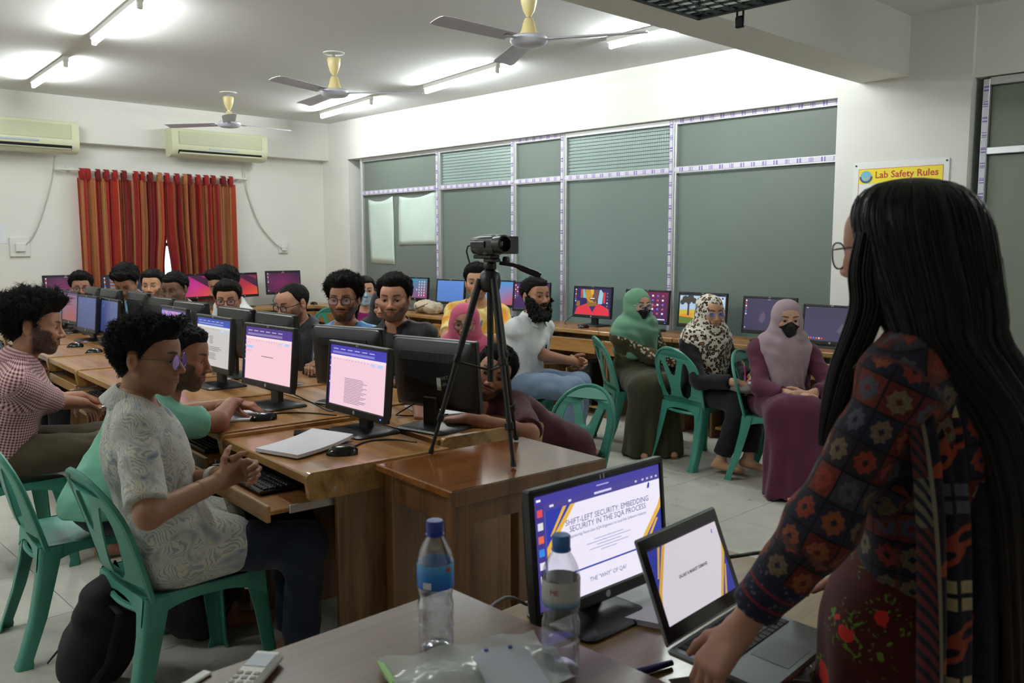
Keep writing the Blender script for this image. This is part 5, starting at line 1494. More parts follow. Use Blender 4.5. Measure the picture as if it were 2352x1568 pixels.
for pts, lb in [([(1.72, 3.36, .772), (1.84, 3.42, .769), (1.95, 3.35, .769), (2.02, 3.20, .769)], 'thin black mouse cable crossing the second desk'),
                ([(1.73, 2.67, .757), (1.86, 2.74, .755), (1.95, 2.70, .755), (1.99, 2.60, .754)], 'thin black mouse cable at the near desk end'),
                ([(1.96, 3.55, .85), (2.02, 3.42, .80), (2.05, 3.28, .772), (2.03, 3.12, .85), (1.99, 2.98, .92)], 'black cables hanging between the two nearest left monitors'),
                ([(2.17, 2.80, .87), (2.14, 2.92, .80), (2.22, 3.02, .767), (2.30, 2.94, .766), (2.36, 2.86, .775)], 'tangled cable behind the nearest monitor back'),
                ([(5.85, 5.30, .87), (5.80, 5.36, .80), (5.90, 5.44, .765)], 'short black cable under the smiling-face monitor'),
                ([(5.30, 9.66, .93), (5.22, 9.62, .82), (5.34, 9.70, .765)], 'black cable under the far corner monitor')]:
    cable('cable', pts, .0032, M_wire, lb)
# beige bag on the wall desk
S = SDF(); o_ = nv((5.86, 7.42, .765))
S.cone(o_+(-.02, -.16, .06), o_+(.02, .16, .055), .060, .055, .05, (1, 0, 0), 1.6); S.cone(o_+(0, -.05, .085), o_+(.05, .13, .08), .045, .04, .04); S.ell(o_+(-.06, -.12, .06), (.07, .08, .05), .04)
P, F = S.surf(.010, clip=lambda q: .766-q[:, 2]); N = vnormals(P, F); P = P+N*(.009*n3(P, 9, 3)+.004*n3(P, 22, 4))[:, None]; P[:, 2] = np.maximum(P[:, 2], .766)
r = empty('bag', tuple(o_)); tag(r, 'crumpled beige cloth bag lying on the wall desk', 'bag'); link('cloth', npmesh('cloth', P-o_, F, cloth_mat('beige', srgb(196, 180, 156))), r)
MB().tube([(-.07, -.12, .11), (-.13, -.05, .08), (-.14, .06, .04), (-.08, .12, .08)], .009, 8).build('handle', cloth_mat('beige_dark', srgb(120, 104, 84)), r, 60)
# ---- side table with tripod
st = empty('side_table', (1.985, 2.175, 0), IRZ); tag(st, 'small varnished wooden table carrying the tripod', 'table')
MB().box((0, 0, .747), (.655, .455, .026), .004).build('table_top', M_tab, st)
MB().box((0, -.222, .735), (.655, .012, .05), .003).build('front_edge', M_tabl, st)
for s in (-1, 1):
    for t in (-1, 1): MB().box((s*.275, t*.180, .367), (.055, .050, .734), .004).build('leg', M_tabl, st)
for s in (-1, 1): MB().box((0, s*.190, .682), (.50, .022, .09), .002).build('apron', M_tabl, st); MB().box((s*.285, 0, .682), (.022, .32, .09), .002).build('apron', M_tabl, st)
MB().box((0, -.10, .085), (.50, .03, .03), .002).build('stretcher', M_tabl, st)
tp = empty('tripod', (2.05, 2.25, .76)); tag(tp, 'black camera tripod standing on the small varnished table', 'tripod')
M_trg = pm('tripod_grey', srgb(86, 88, 86), .35, .5); M_tb = pm('tripod_black', srgb(22, 22, 24), .4)
ap = V(0, 0, .62)
for fx, fy in ((1.965, 2.045), (1.885, 2.385), (2.262, 2.340)):
    f = V(fx-2.05, fy-2.25, .006); d = (f-ap).normalized(); sd = d.cross(V(0, 0, 1)).normalized(); a0 = ap+V(f.x, f.y, 0).normalized()*.035
    at_ = lambda t: a0+(f-a0)*t
    lg = MB().cyl(at_(0), at_(.46), .0125, .0115, 10).build('leg', M_trg if fx > 2.2 else M_tb, tp, 60)
    MB().cyl(at_(.44), at_(.80), .0095, .009, 10).build('leg_section', M_tb, lg, 60); MB().cyl(at_(.78), at_(.985), .0072, .0065, 10).build('leg_section', M_tb, lg, 60)
    for t in (.45, .79): MB().box(at_(t), (.028, .024, .030), .005, R=d.to_track_quat('Z', 'Y').to_matrix()).build('leg_lock', M_tb, lg)
    MB().cyl(at_(.97), at_(1.0), .009, .010, 10).build('rubber_foot', M_tb, lg, 60)
    MB().cyl(V(0, 0, .30), at_(.47), .0045, n=8).build('brace', M_tb, tp, 60)
MB().cyl((0, 0, .26), (0, 0, .70), .0115, n=12).build('center_column', M_tb, tp, 60)
MB().lathe([(.024, .575), (.034, .585), (.038, .61), (.034, .64), (.022, .65)], 18).build('shoulder', M_tb, tp, 50)
MB().lathe([(.016, .65), (.022, .655), (.022, .675), (.017, .68), (.017, .70), (.026, .705), (.026, .715)], 16).box((0, 0, .722), (.05, .05, .02), .004).build('pan_head', M_tb, tp, 50)
hd = MB().tube([(.025, -.02, .675), (.06, -.052, .668), (.078, -.07, .660)], .007, 8).tube([(.07, -.062, .664), (.082, -.074, .656), (.118, -.110, .636), (.128, -.120, .630)], [.008, .0105, .0115, .009], 12)
hd.box((.042, -.036, .682), (.026, .02, .03), .005); hd.build('pan_handle', M_tb, tp, 60)
# camcorder (lens looks towards the camera and a little right)
cc = empty('camcorder', (2.05, 2.25, 1.496), rad(-92)); tag(cc, 'black camcorder with flipped-out side screen on the tripod', 'camera')
M_cc = pm('camcorder_grey', srgb(52, 54, 54), .3, .2, var=.05)
R_ = []
for x, w, h in ((-.080, .020, .024), (-.074, .027, .032), (-.02, .029, .036), (.035, .029, .036), (.042, .027, .034)):
    R_.append([(x, w*math.copysign(abs(math.cos(a))**.7, math.cos(a)), h*math.copysign(abs(math.sin(a))**.7, math.sin(a))) for a in [2*PI*k/20 for k in range(20)]])
MB().loft(R_).build('body', M_cc, cc, 50)
q = MB().lathe([(.022, 0), (.031, .004), (.033, .03), (.031, .042), (.026, .044), (.0235, .030), (.021, .022)], 26); lo = q.build('lens_barrel', M_cc, cc, 40); lo.matrix_local = Matrix.Translation((.036, 0, .004)) @ Matrix.Rotation(PI/2, 4, 'Y')
q = MB().lathe([(.021, .018), (.016, .026), (.008, .029), (.001, .030)], 22); q.build('lens_glass', pm('lens_glass', srgb(20, 30, 34), .06, 0, .8), lo, 60)
MB().box((-.02, 0, -.040), (.10, .042, .014), .004).box((.01, 0, -.052), (.05, .04, .012), .003).build('base_plate', M_tb, cc)
sc1 = MB().box((.012, .075, .0), (.010, .092, .062), .004).build('side_screen', M_cc, cc)
o = text_mesh('HD', .017, M_logo, 'lettering', sc1, bold=.0006); o.matrix_local = Matrix.Translation((.0176, .053, .010)) @ Matrix(((0, 0, 1, 0), (1, 0, 0, 0), (0, 1, 0, 0), (0, 0, 0, 1)))
MB().tube([(-.082, -.012, .002), (-.10, -.018, -.004), (-.105, -.02, -.022), (-.095, -.02, -.046), (-.088, -.02, -.062)], .003, 8).build('strap_cord', M_tb, cc, 60)
MB().box((-.03, -.031, .002), (.075, .006, .022), .002).build('hand_strap', M_tb, cc)
# ---- backpacks on the floor
M_bp = pm('backpack_nylon', srgb(22, 22, 24), .7, 0, .3, var=.15, vs=20, bump=.2, bs=200)
def backpack(x, y, rz, label, lean, sc_=1.0, seed=1):
    r = empty('backpack', (x, y, 0), rz); tag(r, label, 'bag', 'black backpacks'); S = SDF()
    L = nv((math.sin(rad(lean)), 0, math.cos(rad(lean))))*sc_; b = nv((0, 0, .10*sc_))
    S.cone(b, b+L*.26, .098*sc_, .080*sc_, .06, (0, 1, 0), 1.45); S.cone(b+nv((-.07, 0, .0)), b+L*.12+nv((-.075, 0, 0)), .07*sc_, .055*sc_, .05, (0, 1, 0), 1.3)
    P, F = S.surf(.011, clip=lambda q: .004-q[:, 2]); N = vnormals(P, F); P = P+N*(.006*n3(P, 8, seed))[:, None]; P[:, 2] = np.maximum(P[:, 2], .003); link('pack', npmesh('pack', P, F, M_bp), r)
    fp = MB().tube([b+nv((-.148, -.09, -.02))*sc_, b+nv((-.155, 0, .03))*sc_, b+nv((-.148, .09, -.02))*sc_], .004, 6).build('zip', M_black_gl, r, 60)
    for s in (-1, 1): MB().tube([b+L*.27+nv((.03, s*.05, .0)), b+L*.24+nv((.13, s*.07, 0)), b+L*.08+nv((.14, s*.09, -.02)), b+nv((.07, s*.10, -.06))], .015*sc_, 8, flat=.35).build('shoulder_strap', M_bp, r, 60)
    MB().tube([b+L*.30+nv((0, -.03, .01)), b+L*.36+nv((-.01, 0, .02)), b+L*.30+nv((0, .03, .01))], .008, 8).build('grab_loop', M_bp, r, 60)
    return r
backpack(.955, 3.05, rad(-70), 'black backpack leaning on the floor behind the nearest chair', 20, .98, 2)
backpack(1.36, 3.18, rad(-20), 'black backpack under the desk by the bare feet', -8, 1.0, 5)
# ---- foreground table and what lies on it
ft = empty('front_table', (.585, .985, 0)); tag(ft, 'brown front table with the water bottles, nearest the camera', 'table')
MB().box((0, 0, .747), (1.17, .86, .026), .004).build('table_top', M_fgt, ft)
for s in (-1, 1):
    for t in (-1, 1): MB().box((s*.53, t*.38, .367), (.05, .05, .734), .003).build('leg', M_tabl, ft)
for s in (-1, 1): MB().box((0, s*.385, .69), (1.0, .022, .08)).build('apron', M_tabl, ft); MB().box((s*.535, 0, .69), (.022, .7, .08)).build('apron', M_tabl, ft)
def thin_clear(name, col, a, rough=.06):
    t = NT(name); t.fin(col, rough, 0, .6); lw = t.node('ShaderNodeLayerWeight', i_Blend=.45).outputs['Facing']
    tr = t.node('ShaderNodeBsdfTransparent', i_Color=(.97, .98, 1, 1)); mx = t.node('ShaderNodeMixShader', i_0=t.math('ADD', a, t.math('MULTIPLY', lw, .45)))
    gl = t.node('ShaderNodeBsdfGlossy', i_Color=(.95, .97, 1, 1), i_Roughness=rough)
    t.l.new(tr.outputs[0], mx.inputs[1]); t.l.new(gl.outputs[0], mx.inputs[2]); t.l.new(mx.outputs[0], t.out.inputs[0]); return t.mat
M_pet = thin_clear('clear_bottle', (.9, .95, 1, 1), .10); M_water = thin_clear('water', (.9, .95, 1, 1), .06, .02)
def bottle(x, y, z, rz, label, cap, lab, level, text=None, dark=False):
    r = empty('water_bottle', (x, y, z), rz); tag(r, label, 'bottle', 'water bottles')
    pr = [(.026, .004), (.031, .0), (.0335, .010), (.0335, .05), (.031, .056), (.0335, .062), (.0335, .085), (.030, .098), (.0335, .112), (.0335, .165), (.030, .183), (.022, .200), (.0145, .212), (.0140, .222)]
    b = MB(); b.lathe([(.001, .006)]+pr, 40, cap=False); inn_ = [(max(a-.0012, .0005), c_+(.001 if i else .003)) for i, (a, c_) in enumerate(pr)][::-1]; b.build('bottle', M_pet, r, 60)
    lv = [(a-.0016, c_) for a, c_ in pr if c_ <= level]; lv[0] = (.02, .008); MB().lathe(lv+[(lv[-1][0], level)], 32).build('water', M_water, r, 60)
    MB().lathe([(.0155, .216), (.0160, .218), (.0160, .238), (.0145, .240), (.002, .2405)], 28).build('cap', cap, r, 40)
    MB().lathe([(.0150, .211), (.0172, .2125), (.0172, .215), (.0150, .216)], 28).build('neck_ring', cap, r, 40)
    l = MB().lathe([(.0339, .118), (.0340, .164)], 40, cap=False).build('label', lab, r, 60); return r, l
M_lab1 = NT('label_blue'); z_ = M_lab1.sep(M_lab1.obj())[2]
M_lab1.fin(M_lab1.ramp(M_lab1.math('MULTIPLY', M_lab1.math('SUBTRACT', z_, .118), 1/.046), [(0, srgb(30, 90, 190)), (.6, srgb(50, 140, 220)), (1, srgb(110, 180, 230))]), .35)
M_lab2 = NT('label_clear'); z_ = M_lab2.sep(M_lab2.obj())[2]
M_lab2.fin(M_lab2.ramp(M_lab2.math('MULTIPLY', M_lab2.math('SUBTRACT', z_, .118), 1/.046), [(0, srgb(60, 110, 150)), (.18, srgb(150, 170, 180)), (.3, srgb(196, 196, 192)), (1, srgb(206, 206, 202))]), .35)
M_capn = pm('cap_navy', srgb(40, 60, 150), .4); M_capb = pm('cap_blue', srgb(54, 110, 180), .4); M_redt = pm('label_red', srgb(200, 60, 60), .5)
def wrap_text(lb, body, size, r0, ang, z, mat):
    o = text_mesh(body, size, mat, 'label_print', lb); me = o.data
    for v in me.vertices:
        a = ang+v.co.x/r0; v.co = (r0*math.cos(a), r0*math.sin(a), z+v.co.y)
    return o
b1, l1 = bottle(.971, 1.218, .76, 0, 'water bottle with a blue label and navy cap', M_capn, M_lab1.mat, .105)
va = math.atan2(-1.218, -.971)
o = MB().box((.0345*math.cos(va+.75), .0345*math.sin(va+.75), .155), (.004, .010, .008), .002, rz=va+.75).build('label_badge', M_redt, l1)
MB().box((.0343*math.cos(va-.45), .0343*math.sin(va-.45), .127), (.002, .016, .012), .0005, rz=va-.45).build('label_code', M_white_pl, l1)
b2, l2 = bottle(1.079, 1.004, .76, 0, 'water bottle with a clear label and light blue cap', M_capb, M_lab2.mat, .050)
va2 = math.atan2(-1.004, -1.079); wrap_text(l2, 'ME', .013, .0344, va2-.35, .146, M_redt)
# name-tag pouches and a remote on the front table
M_film = NT('clear_film'); M_film.fin((.80, .84, .80, 1), .15, 0, .5, Alpha=.62); M_film = M_film.mat
M_green = pm('pouch_green', srgb(130, 190, 80), .4)
pc = empty('plastic_pouch', (.95, 1.075, .761), rad(-20)); tag(pc, 'clear plastic pouch with a green zip on the front table', 'pouch')
vs = []; fs = []; n = 14
for j in range(n+1):
    for i in range(n+1): u, v = i/n-.5, j/n-.5; vs.append((u*.30, v*.20, .006+.010*math.sin(u*9+v*5)**2+.006*math.cos(v*11)))
fs = [(j*(n+1)+i, j*(n+1)+i+1, (j+1)*(n+1)+i+1, (j+1)*(n+1)+i) for j in range(n) for i in range(n)]
MB().add(vs, fs).build('film', M_film, pc, 180)
MB().box((-.148, 0, .012), (.012, .20, .004), .001).build('zip_strip', M_green, pc); MB().box((.02, .0, .004), (.20, .15, .002)).build('paper_inside', pm('printed', srgb(200, 204, 196), .6, var=.2, vs=40), pc)
cd = empty('name_card', (.985, 1.045, .785), rad(-28)); tag(cd, 'pale grey card lying on the clear pouch', 'card')
pts = [(-.05, -.10), (.05, -.10), (.05, .035), (.035, .055), (.012, .06), (-.012, .06), (-.035, .055), (-.05, .035)]
MB().plate([pts], lambda u, v, w: (u, v, w), .0012).build('card', pm('card_grey', srgb(176, 184, 192), .5), cd)
for x_ in (-.022, .022): MB().cyl((x_, .05, .0012), (x_, .05, .004), .004, n=10).build('rivet', M_capn, cd)
rm = empty('remote_control', (.66, 1.33, .762), rad(-52)); tag(rm, 'white air conditioner remote at the bottom edge of the front table', 'remote')
MB().box((0, 0, .010), (.055, .15, .020), .007).build('case', M_white_pl, rm); MB().box((0, .035, .0205), (.04, .045, .001)).build('display', M_lcd, rm)
for i in range(3):
    for j in range(4): MB().box((-.015+.015*i, -.06+.016*j, .021), (.010, .009, .002), .001).build('button', M_grey, rm)
pl = MB().box((.56, 1.385, .7635), (.13, .02, .005), .002, rz=.4).build('plastic_strip', M_white_pl); tag(pl, 'white plastic strip beside the remote', 'strip')
# ---- presenter desk
pd = empty('presenter_desk', (1.62, 1.11, 0)); tag(pd, 'low wooden presenter desk with monitor and laptop', 'desk')
MB().box((0, 0, .648), (.86, .62, .024), .003).build('desk_top', wood('presenter_top', srgb(110, 84, 36), srgb(150, 118, 56), srgb(166, 134, 70), rough=.3), pd)
for s in (-1, 1): MB().box((s*.40, 0, .318), (.022, .56, .636)).build('side_panel', M_desk2, pd)
MB().box((0, .27, .36), (.78, .016, .5)).build('back_panel', M_desk2, pd)
NAVY, GOLD, LILAC = srgb(52, 62, 170), srgb(236, 184, 70), srgb(244, 238, 255)
def slide(s, x0, y0, x1, y1, bg, dark=1.0):
    X = lambda u: x0+(x1-x0)*u; Y = lambda v: y0+(y1-y0)*v; nav = lerp((0, 0, 0, 1), NAVY, dark); gol = lerp((0, 0, 0, 1), GOLD, dark)
    s.rect(x0, y0, x1, y1, bg)
    for sg in (0, 1):
        f = (lambda p: [(X(a), Y(b)) for a, b in p]) if sg == 0 else (lambda p: [(X(1-a), Y(1-b)) for a, b in p])
        s.poly(f([(0, .35), (.20, 1), (0, 1)]), nav); s.poly(f([(0, .28), (.03, .42), (.24, 1), (.20, 1), (.02, .52), (0, .46)]), gol); s.poly(f([(.03, .62), (.05, .62), (.17, 1), (.14, 1)]), gol)
    return s
def s_pres(w, h):
    s = Screen(w, h); s.rect(0, 0, 1, 1, srgb(84, 80, 170)); slide(s, .07, .25, 1, .86, LILAC); s.rect(.07, .0, 1, .235, LILAC); s.poly([(.07, 0), (.10, 0), (.16, .20), (.07, .235)], NAVY); s.rect(.07, .235, 1, .25, NAVY)
    s.rect(0, .86, 1, .93, srgb(76, 70, 150)); s.rect(0, .93, 1, 1, srgb(70, 64, 160)); s.rect(0, 0, .06, .93, srgb(70, 60, 140))
    for k, c in enumerate([srgb(230, 80, 90), srgb(226, 226, 236), srgb(236, 110, 80), srgb(60, 140, 240), srgb(236, 230, 240), srgb(240, 240, 250)]): s.rect(.012, .82-.115*k, .05, .885-.115*k, c)
    s.rect(.01, .955, .04, .975, (1, 1, 1, 1))
    for x_ in (.78, .84, .88, .92, .96): s.rect(x_, .885, x_+.018, .905, srgb(200, 196, 230))
    s.rect(.46, .955, .56, .965, srgb(190, 186, 230)); s.rect(.44, .885, .58, .905, srgb(220, 216, 245)); s.rect(.10, .885, .13, .905, srgb(230, 230, 250)); s.rect(.24, .885, .26, .905, srgb(230, 230, 250))
    for k, (a_, b_) in enumerate([(.42, .66), (.36, .72), (.44, .64), (.38, .70), (.47, .60)]): s.rect(a_, .475-.028*k, b_, .483-.028*k, srgb(176, 172, 214))
    s.poly([(.88, .80), (.90, .80), (.905, .84), (.895, .86), (.885, .83)], NAVY)
    return s
pmn = monitor(1.46, 1.238, .66, 269, 'presenter monitor showing a blue and white title slide', s_pres, 1.0, .190)
M_txt = emis('slide_text', srgb(70, 70, 150), .8); M_txt.cycles.emission_sampling = 'NONE'
mm = MON[(1.0, .19)]
def on_screen(root, m, body, size, x, y, mat=M_txt, bold=0):
    o = text_mesh(body, size, mat, 'screen_text', root, bold=bold)
    o.matrix_local = m['T'] @ Matrix.Translation((m['so'][0]+.0022, (x-.5)*m['sw'], m['so'][2]+(y-.5)*m['sh'])) @ Matrix(((0, 0, 1, 0), (1, 0, 0, 0), (0, 1, 0, 0), (0, 0, 0, 1)))
on_screen(pmn, mm, 'SHIFT-LEFT SECURITY: EMBEDDING', .0180, .55, .70); on_screen(pmn, mm, 'SECURITY IN THE SQA PROCESS', .0180, .55, .635)
on_screen(pmn, mm, 'Empowering Next-Gen SQA Engineers to Lead the Software Industry', .0095, .54, .57, bold=0)
on_screen(pmn, mm, 'THE "WHY" OF QA?', .014, .52, .12, bold=0)
# laptop on a folded stand
M_alum = pm('laptop_alu', srgb(150, 158, 162), .32, .8); lp = empty('laptop', (1.467, .957, .735), rad(4)); tag(lp, 'open silver laptop with a white slide on the presenter desk', 'laptop')
bR = Matrix.Rotation(rad(4), 4, 'X'); b = MB(); b.M = bR; b.box((0, -.105, -.008), (.305, .212, .014), .005).build('base', M_alum, lp)
b = MB(); b.M = bR; b.box((0, -.062, -.0005), (.27, .10, .001)).build('key_well', M_black_pl, lp)
b = MB(); b.M = bR
for j in range(6):
    for i in range(14): b.box((-.124+.019*i, -.022-.0165*j, .0006), (.0165, .0142, .0016), .0005)
k_ = b.build('keys', pm('laptop_keys', srgb(20, 20, 22), .5), lp); k_['kind'] = 'stuff'
b = MB(); b.M = bR; b.box((0, -.158, -.0006), (.10, .075, .0008)).build('trackpad', pm('trackpad', srgb(140, 146, 150), .3, .5), lp)
LT = Matrix.Rotation(rad(-22), 4, 'X'); b = MB(); b.M = LT; b.box((0, .002, .104), (.305, .007, .208), .004).build('lid', M_alum, lp)
b = MB(); b.M = LT; b.box((0, -.0022, .104), (.297, .0012, .198), .0005).build('lid_bezel', M_black_gl, lp)
s = Screen(.262, .150); s.rect(0, 0, 1, 1, srgb(26, 26, 40)); slide(s, 0, .0, 1, .97, srgb(214, 206, 216), .75); s.poly([(.90, .84), (.915, .84), (.92, .88), (.91, .90)], NAVY)
s.v = [tuple(LT @ V(b_, -.0032-a, c+.108)) for a, b_, c in s.v]; s.f = [f[::1] for f in s.f]; link('screen', s.mesh('screen', M_scr, color=True), lp)
o = text_mesh('SALARY & MARKET DEMAND', .0085, emis('text_dark', srgb(60, 56, 66), .6), 'screen_text', lp, bold=.0003); o.matrix_local = LT @ Matrix.Translation((0, -.0052, .108)) @ Matrix.Rotation(PI/2, 4, 'X')
sd_ = empty('laptop_stand', (1.44, .88, .66), rad(4)); tag(sd_, 'folded metal stand under the laptop', 'stand')
MB().plate([[(-.10, 0), (.06, 0), (.075, .01), (-.02, .055), (-.05, .055)]], lambda u, v, w: (-.115+w, u, v), .004).build('side_plate', M_alum, sd_); MB().plate([[(-.10, 0), (.06, 0), (.075, .01), (-.02, .055), (-.05, .055)]], lambda u, v, w: (.135+w, u, v), .004).build('side_plate', M_alum, sd_)
MB().box((.01, -.02, .003), (.25, .15, .005), .002).build('foot_plate', M_black_pl, sd_); MB().box((.01, -.035, .052), (.25, .04, .006), .002).build('top_plate', M_black_pl, sd_)
booklet('printed_leaflet', 1.575, 1.20, .661, rad(20), .16, .20, .010, 'printed white leaflet behind the laptop', M_paper, 'leaflet')
pp = MB().box((1.535, .865, .6615), (.13, .16, .002), 0, rz=.6).build('paper_sheet', M_paper); tag(pp, 'white paper under the presenter sleeve', 'paper')
pn = MB().tube([(1.27, .995, .668), (1.30, 1.005, .670), (1.385, .985, .668)], [.006, .009, .006], 10).build('marker_pen', pm('pen_violet', srgb(60, 50, 120), .3), None, 60); tag(pn, 'dark violet marker pen on the presenter desk', 'pen')
cable('cable', [(1.60, 1.36, .668), (1.80, 1.30, .668), (1.92, 1.18, .70), (1.90, 1.06, .74), (1.80, .98, .70), (1.72, .95, .675)], .005, M_wire, 'thick black cable arching behind the laptop')
cable('cable', [(1.22, 1.40, .67), (1.28, 1.36, .72), (1.34, 1.35, .69), (1.40, 1.38, .665)], .004, M_hub, 'grey cable behind the presenter monitor')
# ------------------------------------------------------------ cloth patterns
def tex_mat(name, fn, rough=.85, **k):
    t = NT(name); c = fn(t, t.attr('tex').outputs['Vector']); t.bump(t.noise(t.obj(), 240, 2).outputs[0], .15, .004)
    return t.fin(c, rough, 0, .25, Sheen_Weight=.1, **k)
def f_gingham(t, v):
    s = t.sep(v); a = t.math('GREATER_THAN', t.math('FRACT', t.math('MULTIPLY', s[0], 78)), .5); b = t.math('GREATER_THAN', t.math('FRACT', t.math('MULTIPLY', s[1], 78)), .5)
    return t.mix(t.math('MULTIPLY', t.math('ADD', a, b), .5), srgb(206, 176, 176), srgb(98, 34, 46))
def f_leaf(t, v):
    n = t.noise(v, 9, 3, .5, 1.2).outputs[0]; w = t.node('ShaderNodeTexWave', i_Vector=t.node('ShaderNodeVectorMath', operation='ADD', i_0=v, i_1=t.node('ShaderNodeVectorMath', operation='SCALE', i_0=t.noise(v, 7, 2).outputs[1], i_Scale=.35).outputs[0]).outputs[0], i_Scale=24, i_Distortion=4, i_Detail=4, i_Detail_Scale=3).outputs['Fac']
    m = t.noise(v, 22, 4, .6, 2.0).outputs[0]
    c = t.ramp(n, [(.30, srgb(116, 128, 142)), (.45, srgb(196, 196, 188)), (.58, srgb(206, 200, 182)), (.72, srgb(150, 160, 166))])
    c = t.mix(t.math('MULTIPLY', t.math('MULTIPLY', t.math('GREATER_THAN', w, .66), .55), t.math('GREATER_THAN', n, .46)), c, srgb(104, 122, 146)); c = t.mix(t.math('MULTIPLY', t.math('GREATER_THAN', m, .62), .5), c, srgb(206, 190, 130))
    return t.mix(t.math('MULTIPLY', t.math('LESS_THAN', m, .36), .4), c, srgb(140, 110, 100))
def f_black(t, v): return t.ramp(t.noise(v, 30, 4, .6, 1).outputs[0], [(.4, srgb(22, 22, 25)), (.62, srgb(38, 38, 42))])
def f_jersey(t, v):
    s = t.sep(v); arm = t.math('GREATER_THAN', s[2], .5); n = t.noise(t.map(v, (3, 18, 1)), 2, 3, .6, 1).outputs[0]
    body = t.ramp(n, [(.35, srgb(60, 110, 170)), (.65, srgb(120, 170, 214))]); st = t.math('MULTIPLY', t.math('GREATER_THAN', t.math('FRACT', t.math('MULTIPLY', s[0], 60)), .55), t.math('LESS_THAN', t.math('ABSOLUTE', t.math('SUBTRACT', s[0], .0)), .035))
    return t.mix(t.math('MULTIPLY', arm, st), t.mix(arm, body, srgb(34, 62, 118)), srgb(226, 230, 238))
def f_dye(t, v): return t.ramp(t.noise(v, 5, 3, .5, 1).outputs[0], [(.32, srgb(226, 140, 50)), (.46, srgb(232, 176, 70)), (.60, srgb(238, 222, 150)), (.75, srgb(226, 150, 60))])
def f_block(t, v):
    s = t.sep(v); d = t.math('GREATER_THAN', t.math('ADD', s[1], t.math('MULTIPLY', s[0], .4)), .34); return t.mix(d, srgb(110, 44, 70), srgb(130, 186, 222))
def f_leopard(t, v):
    vo = t.node('ShaderNodeTexVoronoi', i_Vector=t.node('ShaderNodeVectorMath', operation='ADD', i_0=v, i_1=t.node('ShaderNodeVectorMath', operation='SCALE', i_0=t.noise(v, 30, 2).outputs[1], i_Scale=.012).outputs[0]).outputs[0], i_Scale=46)
    d = vo.outputs['Distance']; ring = t.math('MULTIPLY', t.math('LESS_THAN', d, .50), t.math('GREATER_THAN', d, .26)); gap = t.math('GREATER_THAN', t.noise(v, 80, 2).outputs[0], .36)
    c = t.mix(t.math('LESS_THAN', d, .26), srgb(222, 214, 200), srgb(150, 104, 72)); return t.mix(t.math('MULTIPLY', ring, gap), c, srgb(34, 28, 28))
def f_olive(t, v):
    s = t.sep(v); n = t.noise(v, 6, 3).outputs[0]; base = t.ramp(n, [(.3, srgb(54, 50, 32)), (.7, srgb(70, 66, 42))])
    arm = t.math('GREATER_THAN', s[2], .5); vo = t.node('ShaderNodeTexVoronoi', i_Vector=v, i_Scale=46); d = vo.outputs['Distance']
    band = t.math('MULTIPLY', arm, t.math('LESS_THAN', t.math('ABSOLUTE', s[0]), .032)); fore = t.math('MULTIPLY', t.math('GREATER_THAN', t.math('FRACT', t.math('MULTIPLY', s[2], .5)), .2), t.math('GREATER_THAN', s[1], .10))
    pat = t.math('MULTIPLY', t.math('MAXIMUM', band, t.math('MULTIPLY', arm, fore)), t.math('LESS_THAN', d, .42))
    return t.mix(pat, base, t.mix(t.math('GREATER_THAN', t.sep(vo.outputs['Color'])[0], .6), srgb(170, 186, 150), srgb(206, 150, 150)))
def f_plaid(t, v):
    s = t.sep(v); a = t.math('LESS_THAN', t.math('FRACT', t.math('MULTIPLY', s[0], 14)), .12); b = t.math('LESS_THAN', t.math('FRACT', t.math('MULTIPLY', s[1], 14)), .12)
    return t.mix(t.math('MAXIMUM', a, b), srgb(38, 44, 66), srgb(150, 150, 160))
M_ging, M_leaf, M_blk, M_jer, M_dye = tex_mat('checked_cloth', f_gingham), tex_mat('leaf_print', f_leaf), tex_mat('black_cloth', f_black, .6), tex_mat('jersey', f_jersey, .5), tex_mat('tie_dye', f_dye)
M_block, M_leo, M_olive, M_plaid = tex_mat('colour_block', f_block), tex_mat('leopard_print', f_leopard), tex_mat('olive_embroidered', f_olive), tex_mat('navy_plaid', f_plaid)
C = cloth_mat
M_teal, M_maroon, M_white, M_cream_c = C('teal', srgb(112, 176, 152)), C('maroon', srgb(74, 26, 42)), C('white', srgb(218, 220, 222)), C('creamy', srgb(206, 196, 176))
M_jean, M_djean, M_dk, M_khaki = C('jean', srgb(122, 140, 166)), C('dark_jean', srgb(26, 34, 52)), C('dark', srgb(26, 26, 30)), C('khaki', srgb(72, 62, 46))
M_plum, M_mauve, M_greenh, M_pinkh = C('plum', srgb(84, 34, 58)), C('mauve', srgb(160, 138, 146)), C('sage', srgb(98, 142, 116)), C('pink', srgb(196, 86, 116))
M_mask, M_maskb = C('mask_black', srgb(14, 14, 15)), C('mask_blue', srgb(176, 196, 214))
M_fr = pm('frame_dark', srgb(16, 16, 20), .25); M_frs = pm('frame_metal', srgb(120, 116, 112), .25, .8); M_frc = pm('frame_clear', srgb(206, 200, 206), .2)
def lens(name, col, a): return pm('lens_'+name, col, .06, 0, .7, Alpha=a)  # tinted reflections on the glass are put into the lens colour
M_lc, M_lv = lens('clear', srgb(150, 150, 170), .22), lens('violet', srgb(130, 90, 220), .62)
# ------------------------------------------------------------ chairs and people
def sit(head, hx, hy_, face, clabel, dx=.03, csc=1.0):
    c, s = math.cos(rad(face)), math.sin(rad(face)); chair(hx+c*dx, hy_+s*dx, face, clabel, csc)
CU = dict(top=.034, side=.014, rough=.40, freq=24, tufts=4200, tl=.024, tr=.0013, front=.012)
SH = dict(top=.022, side=.008, rough=.22, freq=30, tufts=1500, tl=.013, tr=.0011, swirl=.7)
BZ = dict(top=.008, side=.004, rough=.15, tufts=0)
